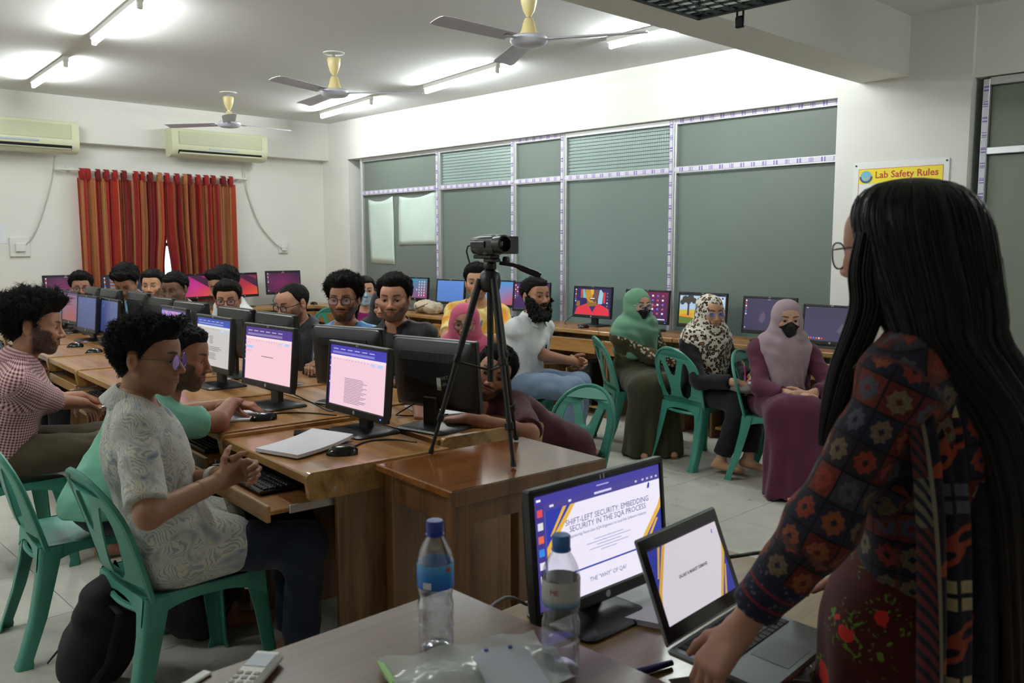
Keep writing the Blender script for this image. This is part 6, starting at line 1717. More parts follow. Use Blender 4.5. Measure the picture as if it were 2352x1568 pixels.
# near left: checked shirt
chair(1.06, 4.52, 0, 'green plastic chair under the man in the checked shirt')
person('man in a maroon checked shirt with curly hair and beard, facing right', (1.185, 4.40, 1.13), (1.03, 4.52, .54), -24, -14, hp=-6, s=1.08, lod=0, skin=(158, 112, 90), hair=dict(CU, top=.05, side=.022, front=.022, tl=.034), beard=.92,
       shirt=M_ging, sleeve=.98, collar='shirt', trousers=M_khaki, wl=(1.52, 4.90, .70), wr=(1.46, 4.66, .70), seed=11, gaze=(0, 1, -.1))
# nearest: leaf print shirt, round glasses with violet lens reflections
chair(1.165, 2.82, 0, 'green plastic chair nearest the camera, under the leaf-print shirt')
R2, P2 = person('young man in a leaf-print shirt and round glasses with violet lens reflections, hands clasped', (1.075, 2.80, 1.142), (1.115, 2.80, .545), -44, -22, hp=-4, s=1.0, lod=0, skin=(146, 104, 80), hair=dict(CU, top=.030, side=.010, front=.030, rough=.35, tl=.022, tufts=5000), stubble=.25,
       shirt=M_leaf, sleeve=.88, collar='shirt', trousers=M_djean, wl=(1.215, 2.60, .770), wr=(1.180, 2.545, .770), pl=(1.2, 3.1, .5), pr=(1.0, 2.35, .55), hl=((.75, -.55, .18), (-.45, -.75, -.1), 1.0, .6), hrr=((.85, .20, .22), (-.15, .85, -.1), 1.1, .6), long_top=.42,
       glasses=(M_frs, M_lv, .0245, .0235, .0012, 1.0), seed=12, lip=(140, 84, 78), gaze=(0, 1, -.05), jaw=-.06)
a_, e_, w_ = P2['A']['l']; u_ = unit(e_-w_); c_ = w_+u_*.045-P2['O']
MB().cyl(V(*(c_-u_*.013)), V(*(c_+u_*.013)), .034, .036, 20).build('wristband', M_white_pl, R2, 60)
# teal t-shirt leaning on the desk
chair(1.09, 3.52, -6, 'green plastic chair under the man in the teal t-shirt')
person('man in a teal t-shirt leaning on folded arms over the desk', (1.365, 3.25, 1.075), (1.12, 3.40, .545), -38, -20, hp=-8, s=1.05, lod=0, skin=(140, 96, 72), hair=dict(SH, top=.022), beard=.75, stubble=.5,
       shirt=M_teal, sleeve=.72, trousers=M_djean, wl=(1.70, 3.52, .815), wr=(1.66, 3.44, .835), pl=(1.5, 3.9, .7), pr=(1.55, 2.95, .70), hl=((.6, -.7, -.05), (0, 0, -1), .6), hrr=((.5, .8, -.05), (0, 0, -1), .8), seed=13)
# maroon shirt, head on his arm
chair(2.90, 2.80, 178, 'green plastic chair under the man in the maroon shirt')
person('man in a maroon shirt resting his head on his arm beside the tripod', (2.575, 2.805, .935), (2.96, 2.80, .53), 224, 200, py=180, hp=2, hr=-24, s=1.02, lod=0, skin=(160, 112, 90), hair=dict(SH, top=.022, front=.010, tufts=1800, tl=.014), beard=.85, stubble=.4, jaw=-.05,
       shirt=M_maroon, sleeve=.95, collar=None, trousers=M_dk, wl=(2.30, 2.66, .795), wr=(2.30, 2.98, .80), pl=(2.55, 2.35, .70), pr=(2.62, 3.25, .78), seed=14)
# right side of the middle row
def rowman(label, clabel, head, hips, hy, by, **k):
    chair(hips[0]+.04, hips[1], 182, clabel); return person(label, head, hips, hy, by, **k)
rowman('man in a black shirt with short beard looking at the camera', 'green plastic chair under the man in the black shirt', (2.80, 3.84, 1.205), (2.95, 3.84, .50), 222, 205, lod=1, skin=(168, 122, 98), hair=dict(SH, top=.034, front=.012, recede=.004), beard=.8, shirt=M_blk, sleeve=1.6, collar='shirt', trousers=M_dk, wl=(2.58, 3.72, .79), wr=(2.58, 4.0, .79), seed=21, s=1.02)
rowman('man in a blue jersey and square glasses, arms folded', 'green plastic chair under the man in the blue jersey', (2.78, 4.30, 1.185), (2.94, 4.36, .50), 224, 200, lod=1, skin=(150, 104, 80), hair=dict(CU, top=.042, side=.016, front=.012, tufts=3000), beard=.85, shirt=M_jer, sleeve=.8, trousers=M_dk, wl=(2.66, 4.28, .81), wr=(2.66, 4.44, .80), pl=(2.85, 4.0, .78), pr=(2.9, 4.7, .7), glasses=(M_fr, M_lc, .025, .020, .0016, .75), seed=22, s=1.06)
rowman('bespectacled man in black with receding hair looking down', 'green plastic chair under the bespectacled man looking down', (2.84, 4.98, 1.125), (2.98, 5.03, .50), 190, 190, hp=-12, lod=1, skin=(168, 122, 100), hair=dict(BZ, recede=.016, top=.011), stubble=.8, beard=.35, shirt=M_blk, sleeve=.8, collar='polo', trousers=M_dk, glasses=(M_fr, M_lc, .025, .018, .0022, .65), seed=23, s=1.06)
rowman('boy in white with dark glasses peeking over a monitor', 'green plastic chair under the boy in white', (2.80, 5.80, 1.115), (2.98, 5.84, .50), 236, 205, hp=-4, lod=1, skin=(162, 116, 92), hair=dict(SH, top=.028, front=.014), stubble=.4, shirt=M_white, sleeve=.8, collar='shirt', trousers=M_dk, glasses=(M_fr, M_lc, .025, .018, .002, .7), seed=24, s=1.04)
rowman('dark-haired man in profile behind the boy in white', 'green plastic chair behind the boy in white', (3.06, 6.40, 1.185), (3.12, 6.48, .50), 178, 185, hp=-16, lod=2, skin=(160, 116, 92), hair=dict(SH, top=.034, front=.014), shirt=M_white, sleeve=.8, trousers=M_dk, seed=25, s=1.08)
rowman('dark-skinned man in a cream shirt looking down', 'green plastic chair under the man in the cream shirt', (2.90, 6.92, 1.145), (3.06, 6.96, .50), 214, 200, hp=-10, lod=2, skin=(104, 74, 60), hair=dict(SH, top=.022), shirt=M_cream_c, sleeve=.9, collar='shirt', trousers=M_dk, seed=26, s=1.08)
rowman('young man with trimmed beard in front of the curtain', 'green plastic chair under the young man by the curtain', (2.935, 7.46, 1.152), (3.05, 7.50, .50), 232, 205, lod=2, skin=(186, 138, 108), hair=dict(SH, top=.026), beard=.75, shirt=M_dk, sleeve=.9, trousers=M_dk, seed=27, s=1.06)
rowman('tall-haired young man in light blue and maroon looking down', 'green plastic chair under the young man in light blue', (2.885, 7.92, 1.165), (3.02, 7.96, .50), 226, 200, hp=-30, lod=2, skin=(150, 108, 86), hair=dict(SH, top=.046, front=.026, side=.014), shirt=M_block, sleeve=.9, trousers=M_dk, seed=28, s=1.10)
rowman('man in glasses at the far end of the middle row, half hidden', 'green plastic chair at the far end of the middle row', (2.725, 8.60, 1.10), (2.90, 8.62, .50), 252, 205, lod=2, skin=(160, 114, 92), hair=dict(SH, top=.036, front=.018), shirt=M_dk, sleeve=.9, trousers=M_dk, glasses=(M_fr, M_lc, .025, .019, .0016, .8), seed=29, s=1.1)
# behind: masked woman and her neighbour in pink
chair(4.02, 5.92, 215, 'green plastic chair under the woman in the blue face mask')
LH = dict(top=.014, side=.012, rough=.08, low=.0, taper=.006)
w8, d8 = person('woman in a pale blue face mask and magenta dress with long black hair', (3.95, 5.80, 1.135), (4.02, 5.92, .50), 236, 225, lod=1, s=.96, skin=(190, 146, 122), hair=LH, mask=M_maskb, shirt=C('magenta', srgb(128, 24, 92)), sleeve=1.9, trousers=M_dk, seed=31)
S = SDF(); H8 = d8['H']; S.cone(H8((0, -.07, .03)), H8((0, -.09, -.30)), .07, .08, .05); S.cone(H8((.07, -.03, -.02)), H8((.10, .0, -.26)), .03, .035, .04); S.cone(H8((-.07, -.03, -.02)), H8((-.10, .02, -.30)), .03, .04, .04)
P, F = S.surf(.011); link('long_hair', npmesh('long_hair', P-d8['O'], F, hair_mat('hair_black')), w8)
S = SDF(); S.cone(d8['nb']+nv((.0, .0, -.02)), d8['nb']+nv((.06, -.14, -.34)), .05, .06, .05); P, F = S.surf(.011); P = P+vnormals(P, F)*(.006*n3(P, 9, 2))[:, None]; link('black_shawl', npmesh('black_shawl', P-d8['O'], F, M_dk), w8)
chair(3.72, 5.18, 200, 'green plastic chair under the woman in dusty pink')
person('woman in a dusty pink long-sleeved dress, mostly behind the black shirt', (3.63, 5.12, 1.06), (3.72, 5.18, .48), 225, 215, lod=1, s=.93, skin=(170, 124, 100), hair=None, hijab=M_dk, shirt=C('dusty_pink', srgb(176, 130, 130)), sleeve=1.95, skirt=C('dusty_pink', srgb(176, 130, 130)), seed=32)
# yellow tie-dye
chair(4.32, 4.90, 224, 'green plastic chair under the yellow tie-dye shirt')
wy, dy_ = person('young man in a yellow tie-dye shirt with a lanyard behind the tripod', (4.245, 4.80, 1.222), (4.34, 4.92, .50), 226, 222, lod=1, s=1.07, skin=(186, 140, 108), hair=dict(SH, top=.030, front=.008), stubble=.5, beard=.35, shirt=M_dye, sleeve=.85, trousers=M_dk, wl=(4.02, 4.47, .86), wr=(3.98, 4.55, .87), pl=(4.5, 4.3, .6), pr=(3.7, 4.95, .6), seed=33)
def lanyard(root, d, col, drop=.24, card=True, off=0):
    nb, sp, cr, cf, O, = d['nb'], d['sp'], d['cr'], d['cf'], d['O']; mb = MB()
    for s in (-1, 1): mb.tube([V(*(nb+cr*s*.062-cf*.02+sp*.01-O)), V(*(nb+cr*s*.060+cf*.075-sp*.03-O)), V(*(nb+cr*s*.035+cf*.125-sp*.13-O)), V(*(nb+cr*off+cf*.135-sp*drop-O))], .007, 6, flat=.4)
    l = mb.build('lanyard', col, root, 60)
    if card: MB().box(V(*(nb+cr*off+cf*.145-sp*(drop+.045)-O)), (.055, .055, .075), .004).build('id_card', pm('id_card', srgb(196, 200, 214), .3), l)
lanyard(wy, dy_, C('lanyard_grey', srgb(120, 120, 150)), .25, False)
# pink headscarf
chair(3.46, 4.02, 212, 'green plastic chair under the woman in the pink headscarf')
person('woman in a pink headscarf with thin round glasses, beside the tripod leg', (3.345, 3.895, 1.035), (3.45, 4.02, .51), 226, 215, lod=1, s=.95, skin=(176, 130, 106), hair=None, hijab=M_pinkh, hijab_drape=dict(drop=.14, wide=.5, face=(.056, .080), fz=-.010), shirt=C('navy_dress', srgb(40, 44, 70)), sleeve=1.95, skirt=C('navy_dress', srgb(40, 44, 70)), glasses=(M_frs, M_lc, .026, .025, .0011, 1.0), seed=34)
# bearded man in white
chair(4.26, 4.40, 296, 'green plastic chair under the bearded man in white')
wp, dp = person('bearded man in a white polo shirt and pale jeans, hands clasped', (4.30, 4.255, 1.14), (4.27, 4.42, .53), 262, 275, py=302, hp=3, lod=1, s=1.04, skin=(158, 112, 88), hair=dict(SH, top=.022, side=.006), beard=1, beard_len=.060, shirt=M_white, sleeve=.8, collar='polo', trousers=M_jean, wl=(4.62, 4.22, .67), wr=(4.58, 4.14, .67), hl=((.3, -.5, -.1), (-.6, -.5, -.2), .9), hrr=((.5, .2, -.1), (.2, .6, -.4), .9), seed=35)
MB().box(V(*(dp['nb']-dp['sp']*.16+dp['cf']*.128+dp['cr']*-.07-dp['O'])), (.012, .012, .03), .003).build('chest_logo', pm('logo_navy', srgb(40, 44, 90), .6), wp)
# three women along the glass wall
chair(5.20, 4.08, -36, 'green plastic chair under the woman in the green headscarf')
wg, dg_ = person('woman in a sage green headscarf, black mask and olive dress', (5.13, 4.015, 1.05), (5.20, 4.07, .52), 252, 262, py=236, lod=1, s=.98, skin=(182, 138, 114), hair=None, hijab=M_greenh, hijab_drape=dict(drop=.22, wide=.85, fwd=.03, slant=.25, face=(.056, .092), fz=-.022), mask=M_mask, shirt=M_olive, sleeve=1.92, skirt=C('olive', srgb(58, 54, 36)), glasses=(M_frc, M_lc, .026, .022, .0018, .9), wl=(5.36, 3.72, .64), wr=(5.26, 3.68, .64), seed=36, feet=dict(sandal=C('sandal', srgb(120, 92, 70))))
lanyard(wg, dg_, C('lanyard_blue', srgb(60, 64, 150)), .30, True)
bag = empty('handbag', (5.36, 3.78, .60)); tag(bag, 'dark blue bag on the lap of the woman in the green headscarf', 'bag'); S = SDF(); S.cone((-.05, .02, 0), (.07, -.06, -.02), .055, .05, .04); S.cone((0, 0, .03), (.05, -.05, .06), .03, .02, .03); P, F = S.surf(.009); P = P+vnormals(P, F)*(.006*n3(P, 12, 3))[:, None]; link('pouch', npmesh('pouch', P, F, C('navy_bag', srgb(44, 42, 72))), bag)
MB().tube([(-.06, .03, .04), (-.02, .05, .10), (.05, 0, .11), (.08, -.06, .04)], .009, 8).build('strap', C('navy_bag2', srgb(30, 30, 50)), bag, 60)
chair(5.08, 3.40, -12, 'green plastic chair seen from behind, under the leopard headscarf')
wl_, dl_ = person('woman in a leopard-print headscarf and glasses, writing on her lap', (5.03, 3.325, 1.04), (5.07, 3.40, .51), 240, 262, py=268, hp=-3, lod=1, s=.98, skin=(186, 142, 112), hair=None, hijab=M_leo, hijab_drape=dict(drop=.30, wide=.85, fwd=.05, face=(.055, .082), fz=-.012), shirt=C('black_dress', srgb(20, 20, 24)), sleeve=1.9, trousers=C('black_dress', srgb(20, 20, 24)), glasses=(M_frc, lens('blue', srgb(110, 140, 230), .4), .026, .018, .0014, .7), wl=(5.02, 2.98, .64), wr=(4.86, 3.02, .62), hrr=((.35, -.85, -.2), (.3, 0, -1), .9, .8), feet=dict(l=(5.02, 3.0, .10), r=(4.88, 3.12, .09), dl=(-.1, -1, 0), dr=(.2, -1, 0)), seed=37, lip=(150, 80, 84))
S = SDF(); S.cone((4.98, 3.10, .585), (4.90, 2.94, .575), .085, .075, .04, (1, 0, 0), 1.3); P, F = S.surf(.011); P[:, 2] = .585+(P[:, 2]-.585)*.42; cu = empty('cushion', (4.94, 3.02, .585)); tag(cu, 'grey cloth pouch on the lap of the leopard headscarf', 'cushion'); link('cover', npmesh('cover', P-nv((4.94, 3.02, .585)), F, C('grey_cloth', srgb(120, 112, 108))), cu)
pn2 = MB().tube([(4.885, 2.95, .625), (4.875, 2.955, .72)], [.005, .005], 8).box((4.874, 2.9555, .725), (.010, .010, .012), .002).build('pen', pm('pen_pink', srgb(226, 60, 140), .4), None, 60); tag(pn2, 'pink pen held over a white slip of paper', 'pen')
sl = MB().box((4.90, 2.90, .624), (.09, .07, .003), 0, rz=.5).build('paper_slip', M_paper); tag(sl, 'white slip of paper under the pink pen', 'paper')
chair(5.03, 2.76, -82, 'green plastic chair at the right, under the woman in plum')
wv, dv = person('woman in a mauve headscarf, black mask and plum dress, hands clasped', (5.04, 2.765, 1.025), (5.06, 2.82, .51), 222, 222, py=220, lod=1, s=1.0, skin=(190, 148, 124), hair=None, hijab=M_mauve, hijab_drape=dict(drop=.32, wide=.62, fwd=.06, face=(.056, .095), fz=-.024, cw=1.05), mask=M_mask, shirt=M_plum, sleeve=1.93, skirt=M_plum, wl=(4.83, 2.50, .60), wr=(4.79, 2.56, .60), pl=(5.3, 2.4, .6), pr=(4.85, 3.05, .6), hl=((-.7, .3, 0), (.2, .6, -.4), .7), hrr=((-.2, -.7, 0), (.3, .2, -.6), .7), seed=38, feet=dict(l=(4.78, 2.46, .08), r=(4.70, 2.54, .08)))
lanyard(wv, dv, C('lanyard_blue', srgb(60, 64, 150)), .36, True, -.03)
# left edge, half out of frame
chair(1.42, 6.35, 0, 'green plastic chair at the left edge behind the checked shirt')
person('person in a navy plaid shirt at the left edge behind the checked shirt', (1.42, 6.25, 1.08), (1.36, 6.35, .50), -20, -5, lod=2, s=1.05, skin=(150, 106, 84), hair=dict(SH, top=.03), shirt=M_plaid, sleeve=.9, trousers=M_dk, seed=41)
chair(5.30, 8.66, 80, 'empty green plastic chair near the far corner')
# ------------------------------------------------------------ the presenter
def f_patch(t, v):
    s = t.sep(v); u = t.math('MULTIPLY', s[0], 1/.054); w = t.math('MULTIPLY', s[1], 1/.054)
    cx, cy = t.math('FLOOR', u), t.math('FLOOR', w); fx = t.math('ABSOLUTE', t.math('SUBTRACT', t.math('FRACT', u), .5)); fy = t.math('ABSOLUTE', t.math('SUBTRACT', t.math('FRACT', w), .5))
    rnd = t.node('ShaderNodeTexWhiteNoise', noise_dimensions='3D', i_Vector=t.comb(cx, cy, s[2])); r = rnd.outputs['Value']; r2 = t.sep(rnd.outputs['Color'])[1]
    base = t.ramp(r, [(0, srgb(34, 36, 52)), (.28, srgb(92, 30, 26)), (.5, srgb(40, 34, 38)), (.7, srgb(110, 44, 32)), (.85, srgb(58, 56, 70))], 'CONSTANT')
    mot = t.ramp(r2, [(0, srgb(134, 54, 40)), (.3, srgb(110, 96, 74)), (.6, srgb(140, 74, 46)), (.8, srgb(80, 78, 90))], 'CONSTANT')
    star = t.math('LESS_THAN', t.math('MINIMUM', t.math('ADD', fx, fy), t.math('MULTIPLY', t.math('MAXIMUM', fx, fy), 1.5)), .40)
    hole = t.math('LESS_THAN', t.math('ADD', fx, fy), .12)
    c = t.mix(t.math('SUBTRACT', star, hole), base, mot); edge = t.math('GREATER_THAN', t.math('MAXIMUM', fx, fy), .465)
    c = t.mix(edge, c, srgb(20, 16, 20)); wv = t.math('GREATER_THAN', t.noise(v, 260, 2).outputs[0], .52)
    c = t.mix(t.math('MULTIPLY', wv, .35), c, srgb(24, 18, 24))
    # navy cuff with red lines on the fore-arm end
    fore = t.math('MULTIPLY', t.math('COMPARE', s[2], 1, .1), t.math('GREATER_THAN', s[1], .10)); dots = t.math('LESS_THAN', t.node('ShaderNodeTexVoronoi', i_Vector=v, i_Scale=90).outputs['Distance'], .3)
    ln = t.math('MAXIMUM', t.math('COMPARE', s[1], .158, .0025), t.math('MAXIMUM', t.math('COMPARE', s[1], .128, .0025), t.math('GREATER_THAN', s[1], .198)))
    cf_ = t.mix(t.math('MULTIPLY', dots, .5), srgb(30, 32, 50), srgb(110, 100, 120)); cf_ = t.mix(ln, cf_, srgb(120, 28, 40)); return t.mix(fore, c, cf_)
def f_floral(t, v):
    n = t.noise(v, 4, 3).outputs[0]; c = t.ramp(n, [(.3, srgb(52, 16, 16)), (.7, srgb(84, 28, 24))])
    vo = t.node('ShaderNodeTexVoronoi', i_Vector=t.node('ShaderNodeVectorMath', operation='ADD', i_0=v, i_1=t.node('ShaderNodeVectorMath', operation='SCALE', i_0=t.noise(v, 40, 2).outputs[1], i_Scale=.02).outputs[0]).outputs[0], i_Scale=14)
    d = vo.outputs['Distance']; r = t.sep(vo.outputs['Color'])[0]; on = t.math('GREATER_THAN', t.sep(vo.outputs['Color'])[2], .32)
    leaf = t.math('MULTIPLY', t.math('GREATER_THAN', t.noise(v, 46, 2, .5, 2).outputs[0], .60), t.math('LESS_THAN', d, .62))
    c = t.mix(t.math('MULTIPLY', leaf, on), c, srgb(96, 128, 44)); pet = t.math('MULTIPLY', on, t.math('LESS_THAN', d, .34))
    c = t.mix(pet, c, t.ramp(r, [(0, srgb(206, 44, 34)), (.55, srgb(80, 80, 170)), (.75, srgb(220, 90, 50))], 'CONSTANT')); return t.mix(t.math('MULTIPLY', on, t.math('LESS_THAN', d, .08)), c, srgb(230, 200, 120))
def f_scarf(t, v):
    s = t.sep(v); u = s[0]; w = s[1]; row = t.math('FLOOR', t.math('MULTIPLY', w, 1/.075)); fw = t.math('SUBTRACT', t.math('FRACT', t.math('MULTIPLY', w, 1/.075)), .5); odd = t.math('FRACT', t.math('MULTIPLY', row, .5))
    rnd = t.node('ShaderNodeTexWhiteNoise', noise_dimensions='1D', i_W=row).outputs['Value']
    # motif: four small blocks or a pair of rounded paisleys
    bu = t.math('ABSOLUTE', t.math('SUBTRACT', t.math('MULTIPLY', u, 1/.075), -.30)); bw = t.math('ABSOLUTE', fw)
    blk = t.math('MULTIPLY', t.math('LESS_THAN', t.math('ABSOLUTE', t.math('SUBTRACT', bu, .17)), .13), t.math('LESS_THAN', t.math('ABSOLUTE', t.math('SUBTRACT', bw, .18)), .13))
    du = t.math('SUBTRACT', t.math('MULTIPLY', u, 1/.075), t.math('ADD', -.30, t.math('MULTIPLY', fw, -.9))); rr = t.math('SQRT', t.math('ADD', t.math('MULTIPLY', du, du), t.math('MULTIPLY', t.math('SUBTRACT', bw, .22), t.math('SUBTRACT', bw, .22))))
    pa = t.math('MULTIPLY', t.math('LESS_THAN', rr, .30), t.math('GREATER_THAN', rr, .13)); m = t.mix(t.math('GREATER_THAN', odd, .2), blk, pa)
    mc = t.ramp(rnd, [(0, srgb(160, 144, 108)), (.50, srgb(136, 58, 36)), (.62, srgb(156, 138, 102)), (.88, srgb(78, 78, 92))], 'CONSTANT')
    n = t.noise(v, 60, 2).outputs[0]; base = t.ramp(n, [(.4, srgb(20, 20, 32)), (.7, srgb(40, 30, 40))])
    zig = t.math('GREATER_THAN', t.math('SINE', t.math('ADD', t.math('MULTIPLY', w, 260), t.math('MULTIPLY', t.math('ABSOLUTE', t.math('SUBTRACT', u, -.065)), 330))), .1)
    left = t.math('LESS_THAN', u, -.068); c = t.mix(m, base, mc); band = t.mix(zig, t.ramp(rnd, [(0, srgb(48, 52, 72)), (.4, srgb(92, 40, 38)), (.7, srgb(104, 96, 78))], 'CONSTANT'), srgb(30, 30, 44))
    c = t.mix(left, c, band); ln = t.math('MAXIMUM', t.math('COMPARE', u, .088, .003), t.math('COMPARE', u, -.066, .002)); return t.mix(ln, c, srgb(120, 112, 96))
M_patch, M_floral, M_scarf = tex_mat('patchwork', f_patch), tex_mat('floral', f_floral), tex_mat('shawl_print', f_scarf)
pr_root, pdz = person('woman presenter with long dark hair, glasses and patchwork sleeves, hand on the desk', (1.556, .642, 1.492), (1.61, .57, .87), 86, 92, hp=-6, s=.95, lod=0, skin=(176, 128, 108), hair=None,
    shirt=M_patch, sleeve=1.80, trousers=M_dk, wl=(1.292, .790, .815), wr=(1.75, .80, .75), pl=(1.25, .45, .95), pr=(1.95, .5, .9), hl=((-.35, .25, -.55), (.25, .05, -.6), .55, .4), hrr=((-.2, .9, -.3), (0, 0, -1), .5),
    feet=dict(l=(1.53, .60, .075), r=(1.70, .58, .075)), glasses=(M_fr, M_lc, .027, .025, .0016, .8), seed=51, lip=(176, 96, 100), brow=.9, wide=.95)
O = pdz['O']; HH = pdz['H']
# kurta skirt in floral cloth
S = SDF(); S.cone((1.60, .575, 1.02), (1.60, .59, .82), .112, .150, .06, (1, 0, 0), 1.25); S.cone((1.60, .59, .82), (1.585, .62, .30), .150, .185, .06, (1, 0, 0), 1.25)
P, F = S.surf(.011, clip=lambda q: .36-q[:, 2]); N = vnormals(P, F); ang = np.arctan2(P[:, 0]-1.6, P[:, 1]-.58)
P = P+N*(sst(.95, .6, P[:, 2])*(.014*np.sin(ang*9)+.008*n3(P*nv((1, 1, .3)), 6, 4)))[:, None]
link('kurta', npmesh('kurta', P-O, F, M_floral, tex=np.stack([ang*.17, P[:, 2], 0*ang], 1)), pr_root)
# long hair: lofted fall with grooves, plus loose strands
LV = [(HH((0, -.030, .124)), .020, .022), (HH((0, -.030, .116)), .055, .060), (HH((0, -.032, .095)), .082, .090), (HH((0, -.036, .060)), .099, .106), (HH((0, -.042, .020)), .105, .108), (HH((0, -.048, -.030)), .106, .106), (HH((0, -.056, -.080)), .108, .102),
      (HH((0, -.066, -.125)), .112, .094), (HH((.0, -.085, -.175)), .116, .080), (nv((1.600, .466, 1.22)), .116, .060), (nv((1.596, .428, 1.12)), .112, .050), (nv((1.588, .408, 1.00)), .108, .044), (nv((1.578, .396, .88)), .102, .038), (nv((1.570, .388, .76)), .092, .032), (nv((1.565, .382, .66)), .070, .020)]
hr_, hf_ = pdz['HR'][:, 0], pdz['HR'][:, 1]; hr_ = unit(hr_*nv((1, 1, 0))); hf_ = unit(hf_*nv((1, 1, 0)))
sub = []
for i in range(len(LV)-1):
    m = 5 if i > 1 else 2
    for k in range(m):
        t = k/m; g = lambda j: LV[max(0, min(len(LV)-1, j))]
        def cr_(a, b, c, d): return .5*((2*b)+(c-a)*t+(2*a-5*b+4*c-d)*t*t+(3*b-a-3*c+d)*t**3)
        sub.append(tuple(cr_(g(i-1)[q], g(i)[q], g(i+1)[q], g(i+2)[q]) for q in range(3)))
sub.append(LV[-1])
na = 220; rg_ = np.random.RandomState(3); ph = np.arange(na)/na*2*PI
gro = sum(np.sin(ph*k+rg_.uniform(0, 6.28))*a for k, a in ((11, .5), (19, .5), (31, .6), (47, .5), (71, .45), (97, .35)))
def hair_pt(i, p, grv, sc_=1.0):
    c, a, b = sub[i]; low = min(1, max(0, (i-6)/22)); r_ = 1+.022*grv*(.25+low)
    return c+hr_*math.sin(p)*a*r_*sc_+hf_*math.cos(p)*b*r_*sc_
HP = []
for i in range(len(sub)):
    sh = .05*math.sin(i*.15)
    for k in range(na): HP.append(hair_pt(i, ph[k]+sh, gro[k]+.5*math.sin(ph[k]*23+i*.12)))
HF = [(i*na+k, i*na+(k+1) % na, (i+1)*na+(k+1) % na, (i+1)*na+k) for i in range(len(sub)-1) for k in range(na)]
HP.append(sub[0][0]+nv((0, 0, .004))); 
M_lh = NT('long_hair'); pos = M_lh.sep(M_lh.node('ShaderNodeTexCoord').outputs['Object']); zf = M_lh.math('MULTIPLY', M_lh.math('SUBTRACT', 1.38, pos[2]), 1.9)
st_ = M_lh.noise(M_lh.map(M_lh.obj(), (160, 160, 3)), 1.0, 3, .6).outputs[0]
c_ = M_lh.ramp(zf, [(0, (.005, .0045, .0045, 1)), (.45, (.022, .012, .009, 1)), (1, (.065, .036, .027, 1))]); c_ = M_lh.mix(M_lh.math('MULTIPLY', st_, .7), c_, (.001, .001, .001, 1)); M_lh.bump(st_, .35, .004)
M_lh = M_lh.fin(c_, .40, 0, .45)
HFq = nv(HF).astype(int); parts = [(nv(HP), HFq)]
Vs = []; Fs = []; o_ = 0
for q in range(1100):
    p = rg_.uniform(0, 2*PI); i0 = rg_.randint(1, 24); ln = rg_.randint(22, 55); sc0 = rg_.uniform(1.0, 1.035); dp = rg_.normal()*.004; w = rg_.uniform(.0006, .0012); idx = list(range(i0, min(len(sub)-1, i0+ln), 2))
    if len(idx) < 4: continue
    gk = gro[int(p/(2*PI)*na) % na]
    for n_, i in enumerate(idx):
        pt = hair_pt(i, p+dp*n_+.05*math.sin(i*.15), gk, sc0+.006*math.sin(n_*.7+q)); tw = w*(1-.8*n_/len(idx))
        tx = hr_*math.cos(p)-hf_*math.sin(p); nx = hr_*math.sin(p)+hf_*math.cos(p)
        Vs += [pt-tx*tw, pt+tx*tw, pt+nx*tw]
    for n_ in range(len(idx)-1):
        for a in range(3): Fs.append((o_+n_*3+a, o_+n_*3+(a+1) % 3, o_+n_*3+3+(a+1) % 3, o_+n_*3+3+a))
    o_ += 3*len(idx)
parts.append((nv(Vs), nv(Fs).astype(int)))
# lock falling in front of the shoulder
lk = [HH((-.085, .012, .03)), HH((-.094, .022, -.04)), HH((-.100, .020, -.11)), nv((1.415, .668, 1.29)), nv((1.385, .672, 1.22)), nv((1.370, .678, 1.165))]
lr = [.024, .028, .030, .027, .020, .008]
for q in range(260):
    a0, rr = rg_.uniform(0, 6.28), rg_.uniform(.2, 1); pts = [l+(hr_*math.cos(a0)+hf_*math.sin(a0))*r_*rr for l, r_ in zip(lk, lr)]; fine = []
    for i in range(len(pts)-1):
        a, b, c, d = pts[max(i-1, 0)], pts[i], pts[i+1], pts[min(i+2, len(pts)-1)]
        for k in range(5): t = k/5; fine.append(.5*((2*b)+(c-a)*t+(2*a-5*b+4*c-d)*t*t+(3*b-a-3*c+d)*t**3))
    fine.append(pts[-1]); mbq = MB().tube([V(*f_) for f_ in fine], [.0017*(1-.75*i/len(fine)) for i in range(len(fine))], 4, cap=False)
    parts.append((nv(mbq.v), nv(mbq.f).astype(int)))
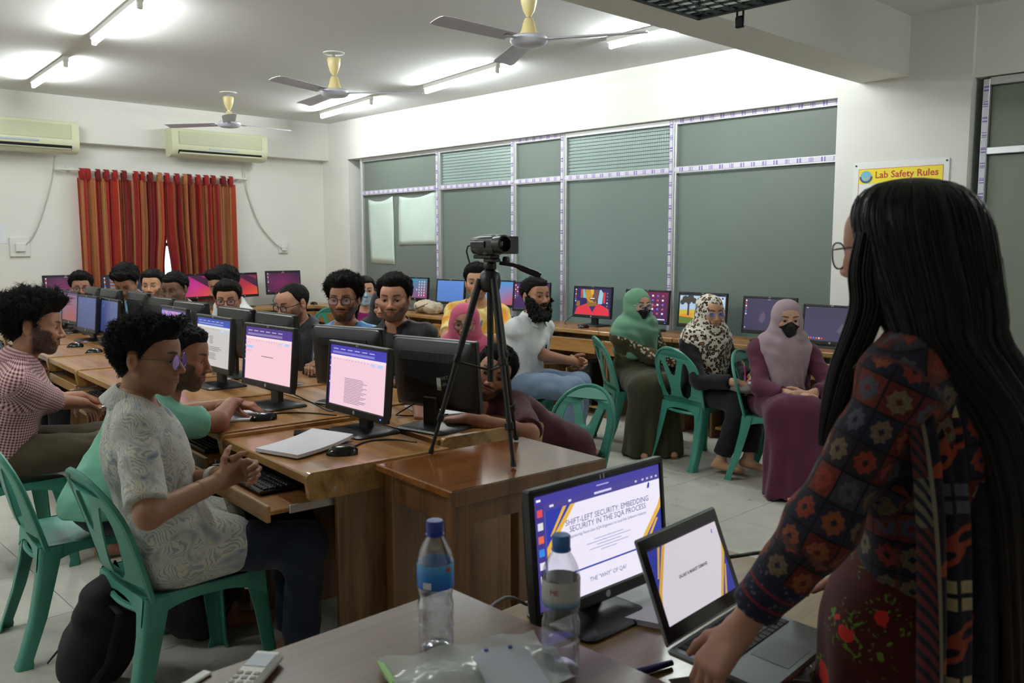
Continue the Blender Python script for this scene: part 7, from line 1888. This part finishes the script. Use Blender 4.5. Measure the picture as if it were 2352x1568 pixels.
P, F = merge(parts); link('hair', npmesh('hair', P-O, F, M_lh), pr_root)
# printed shawl over the left shoulder, hanging down the back
pth = [(nv((1.478, .700, 1.16)), .11), (nv((1.470, .680, 1.26)), .13), (nv((1.482, .630, 1.325)), .15), (nv((1.482, .570, 1.315)), .17), (nv((1.470, .520, 1.24)), .185), (nv((1.455, .490, 1.12)), .19), (nv((1.440, .470, .98)), .195), (nv((1.428, .455, .80)), .20), (nv((1.420, .448, .60)), .20), (nv((1.418, .446, .45)), .20)]
fine = []
for i in range(len(pth)-1):
    for k in range(9):
        t = k/9; g = lambda j: pth[max(0, min(len(pth)-1, j))]; cr2 = lambda q: .5*((2*g(i)[q])+(g(i+1)[q]-g(i-1)[q])*t+(2*g(i-1)[q]-5*g(i)[q]+4*g(i+1)[q]-g(i+2)[q])*t*t+(3*g(i)[q]-g(i-1)[q]-3*g(i+1)[q]+g(i+2)[q])*t**3)
        fine.append((cr2(0), cr2(1)))
fine.append(pth[-1]); nw = 28; SV = []; ST = []; L_ = 0
for i, (c, w) in enumerate(fine):
    if i: L_ += np.linalg.norm(c-fine[i-1][0])
    tt = min(1, max(0, (i-18)/12)); wd = unit(nv((.80, -.30, 0))*tt+nv((.95, .05, .1))*(1-tt)); tn = unit(fine[min(i+1, len(fine)-1)][0]-fine[max(i-1, 0)][0]); nn = unit(np.cross(tn, wd)); 
    if i < 20 and nn[2] < 0 and i > 8: nn = -nn
    for k in range(nw+1):
        u = k/nw-.5; fold = .010*math.sin(u*22+i*.05)+.006*math.sin(u*41+1)
        SV.append(c+wd*u*w+nv((-.55, -.75, .1))*(fold+.006)); ST.append((u*w, L_, 0))
SF = [(i*(nw+1)+k, i*(nw+1)+k+1, (i+1)*(nw+1)+k+1, (i+1)*(nw+1)+k) for i in range(len(fine)-1) for k in range(nw)]
so = link('shawl', npmesh('shawl', nv(SV)-O, nv(SF).astype(int), M_scarf, tex=nv(ST)), pr_root); sm = so.modifiers.new('s', 'SOLIDIFY'); sm.thickness = .003
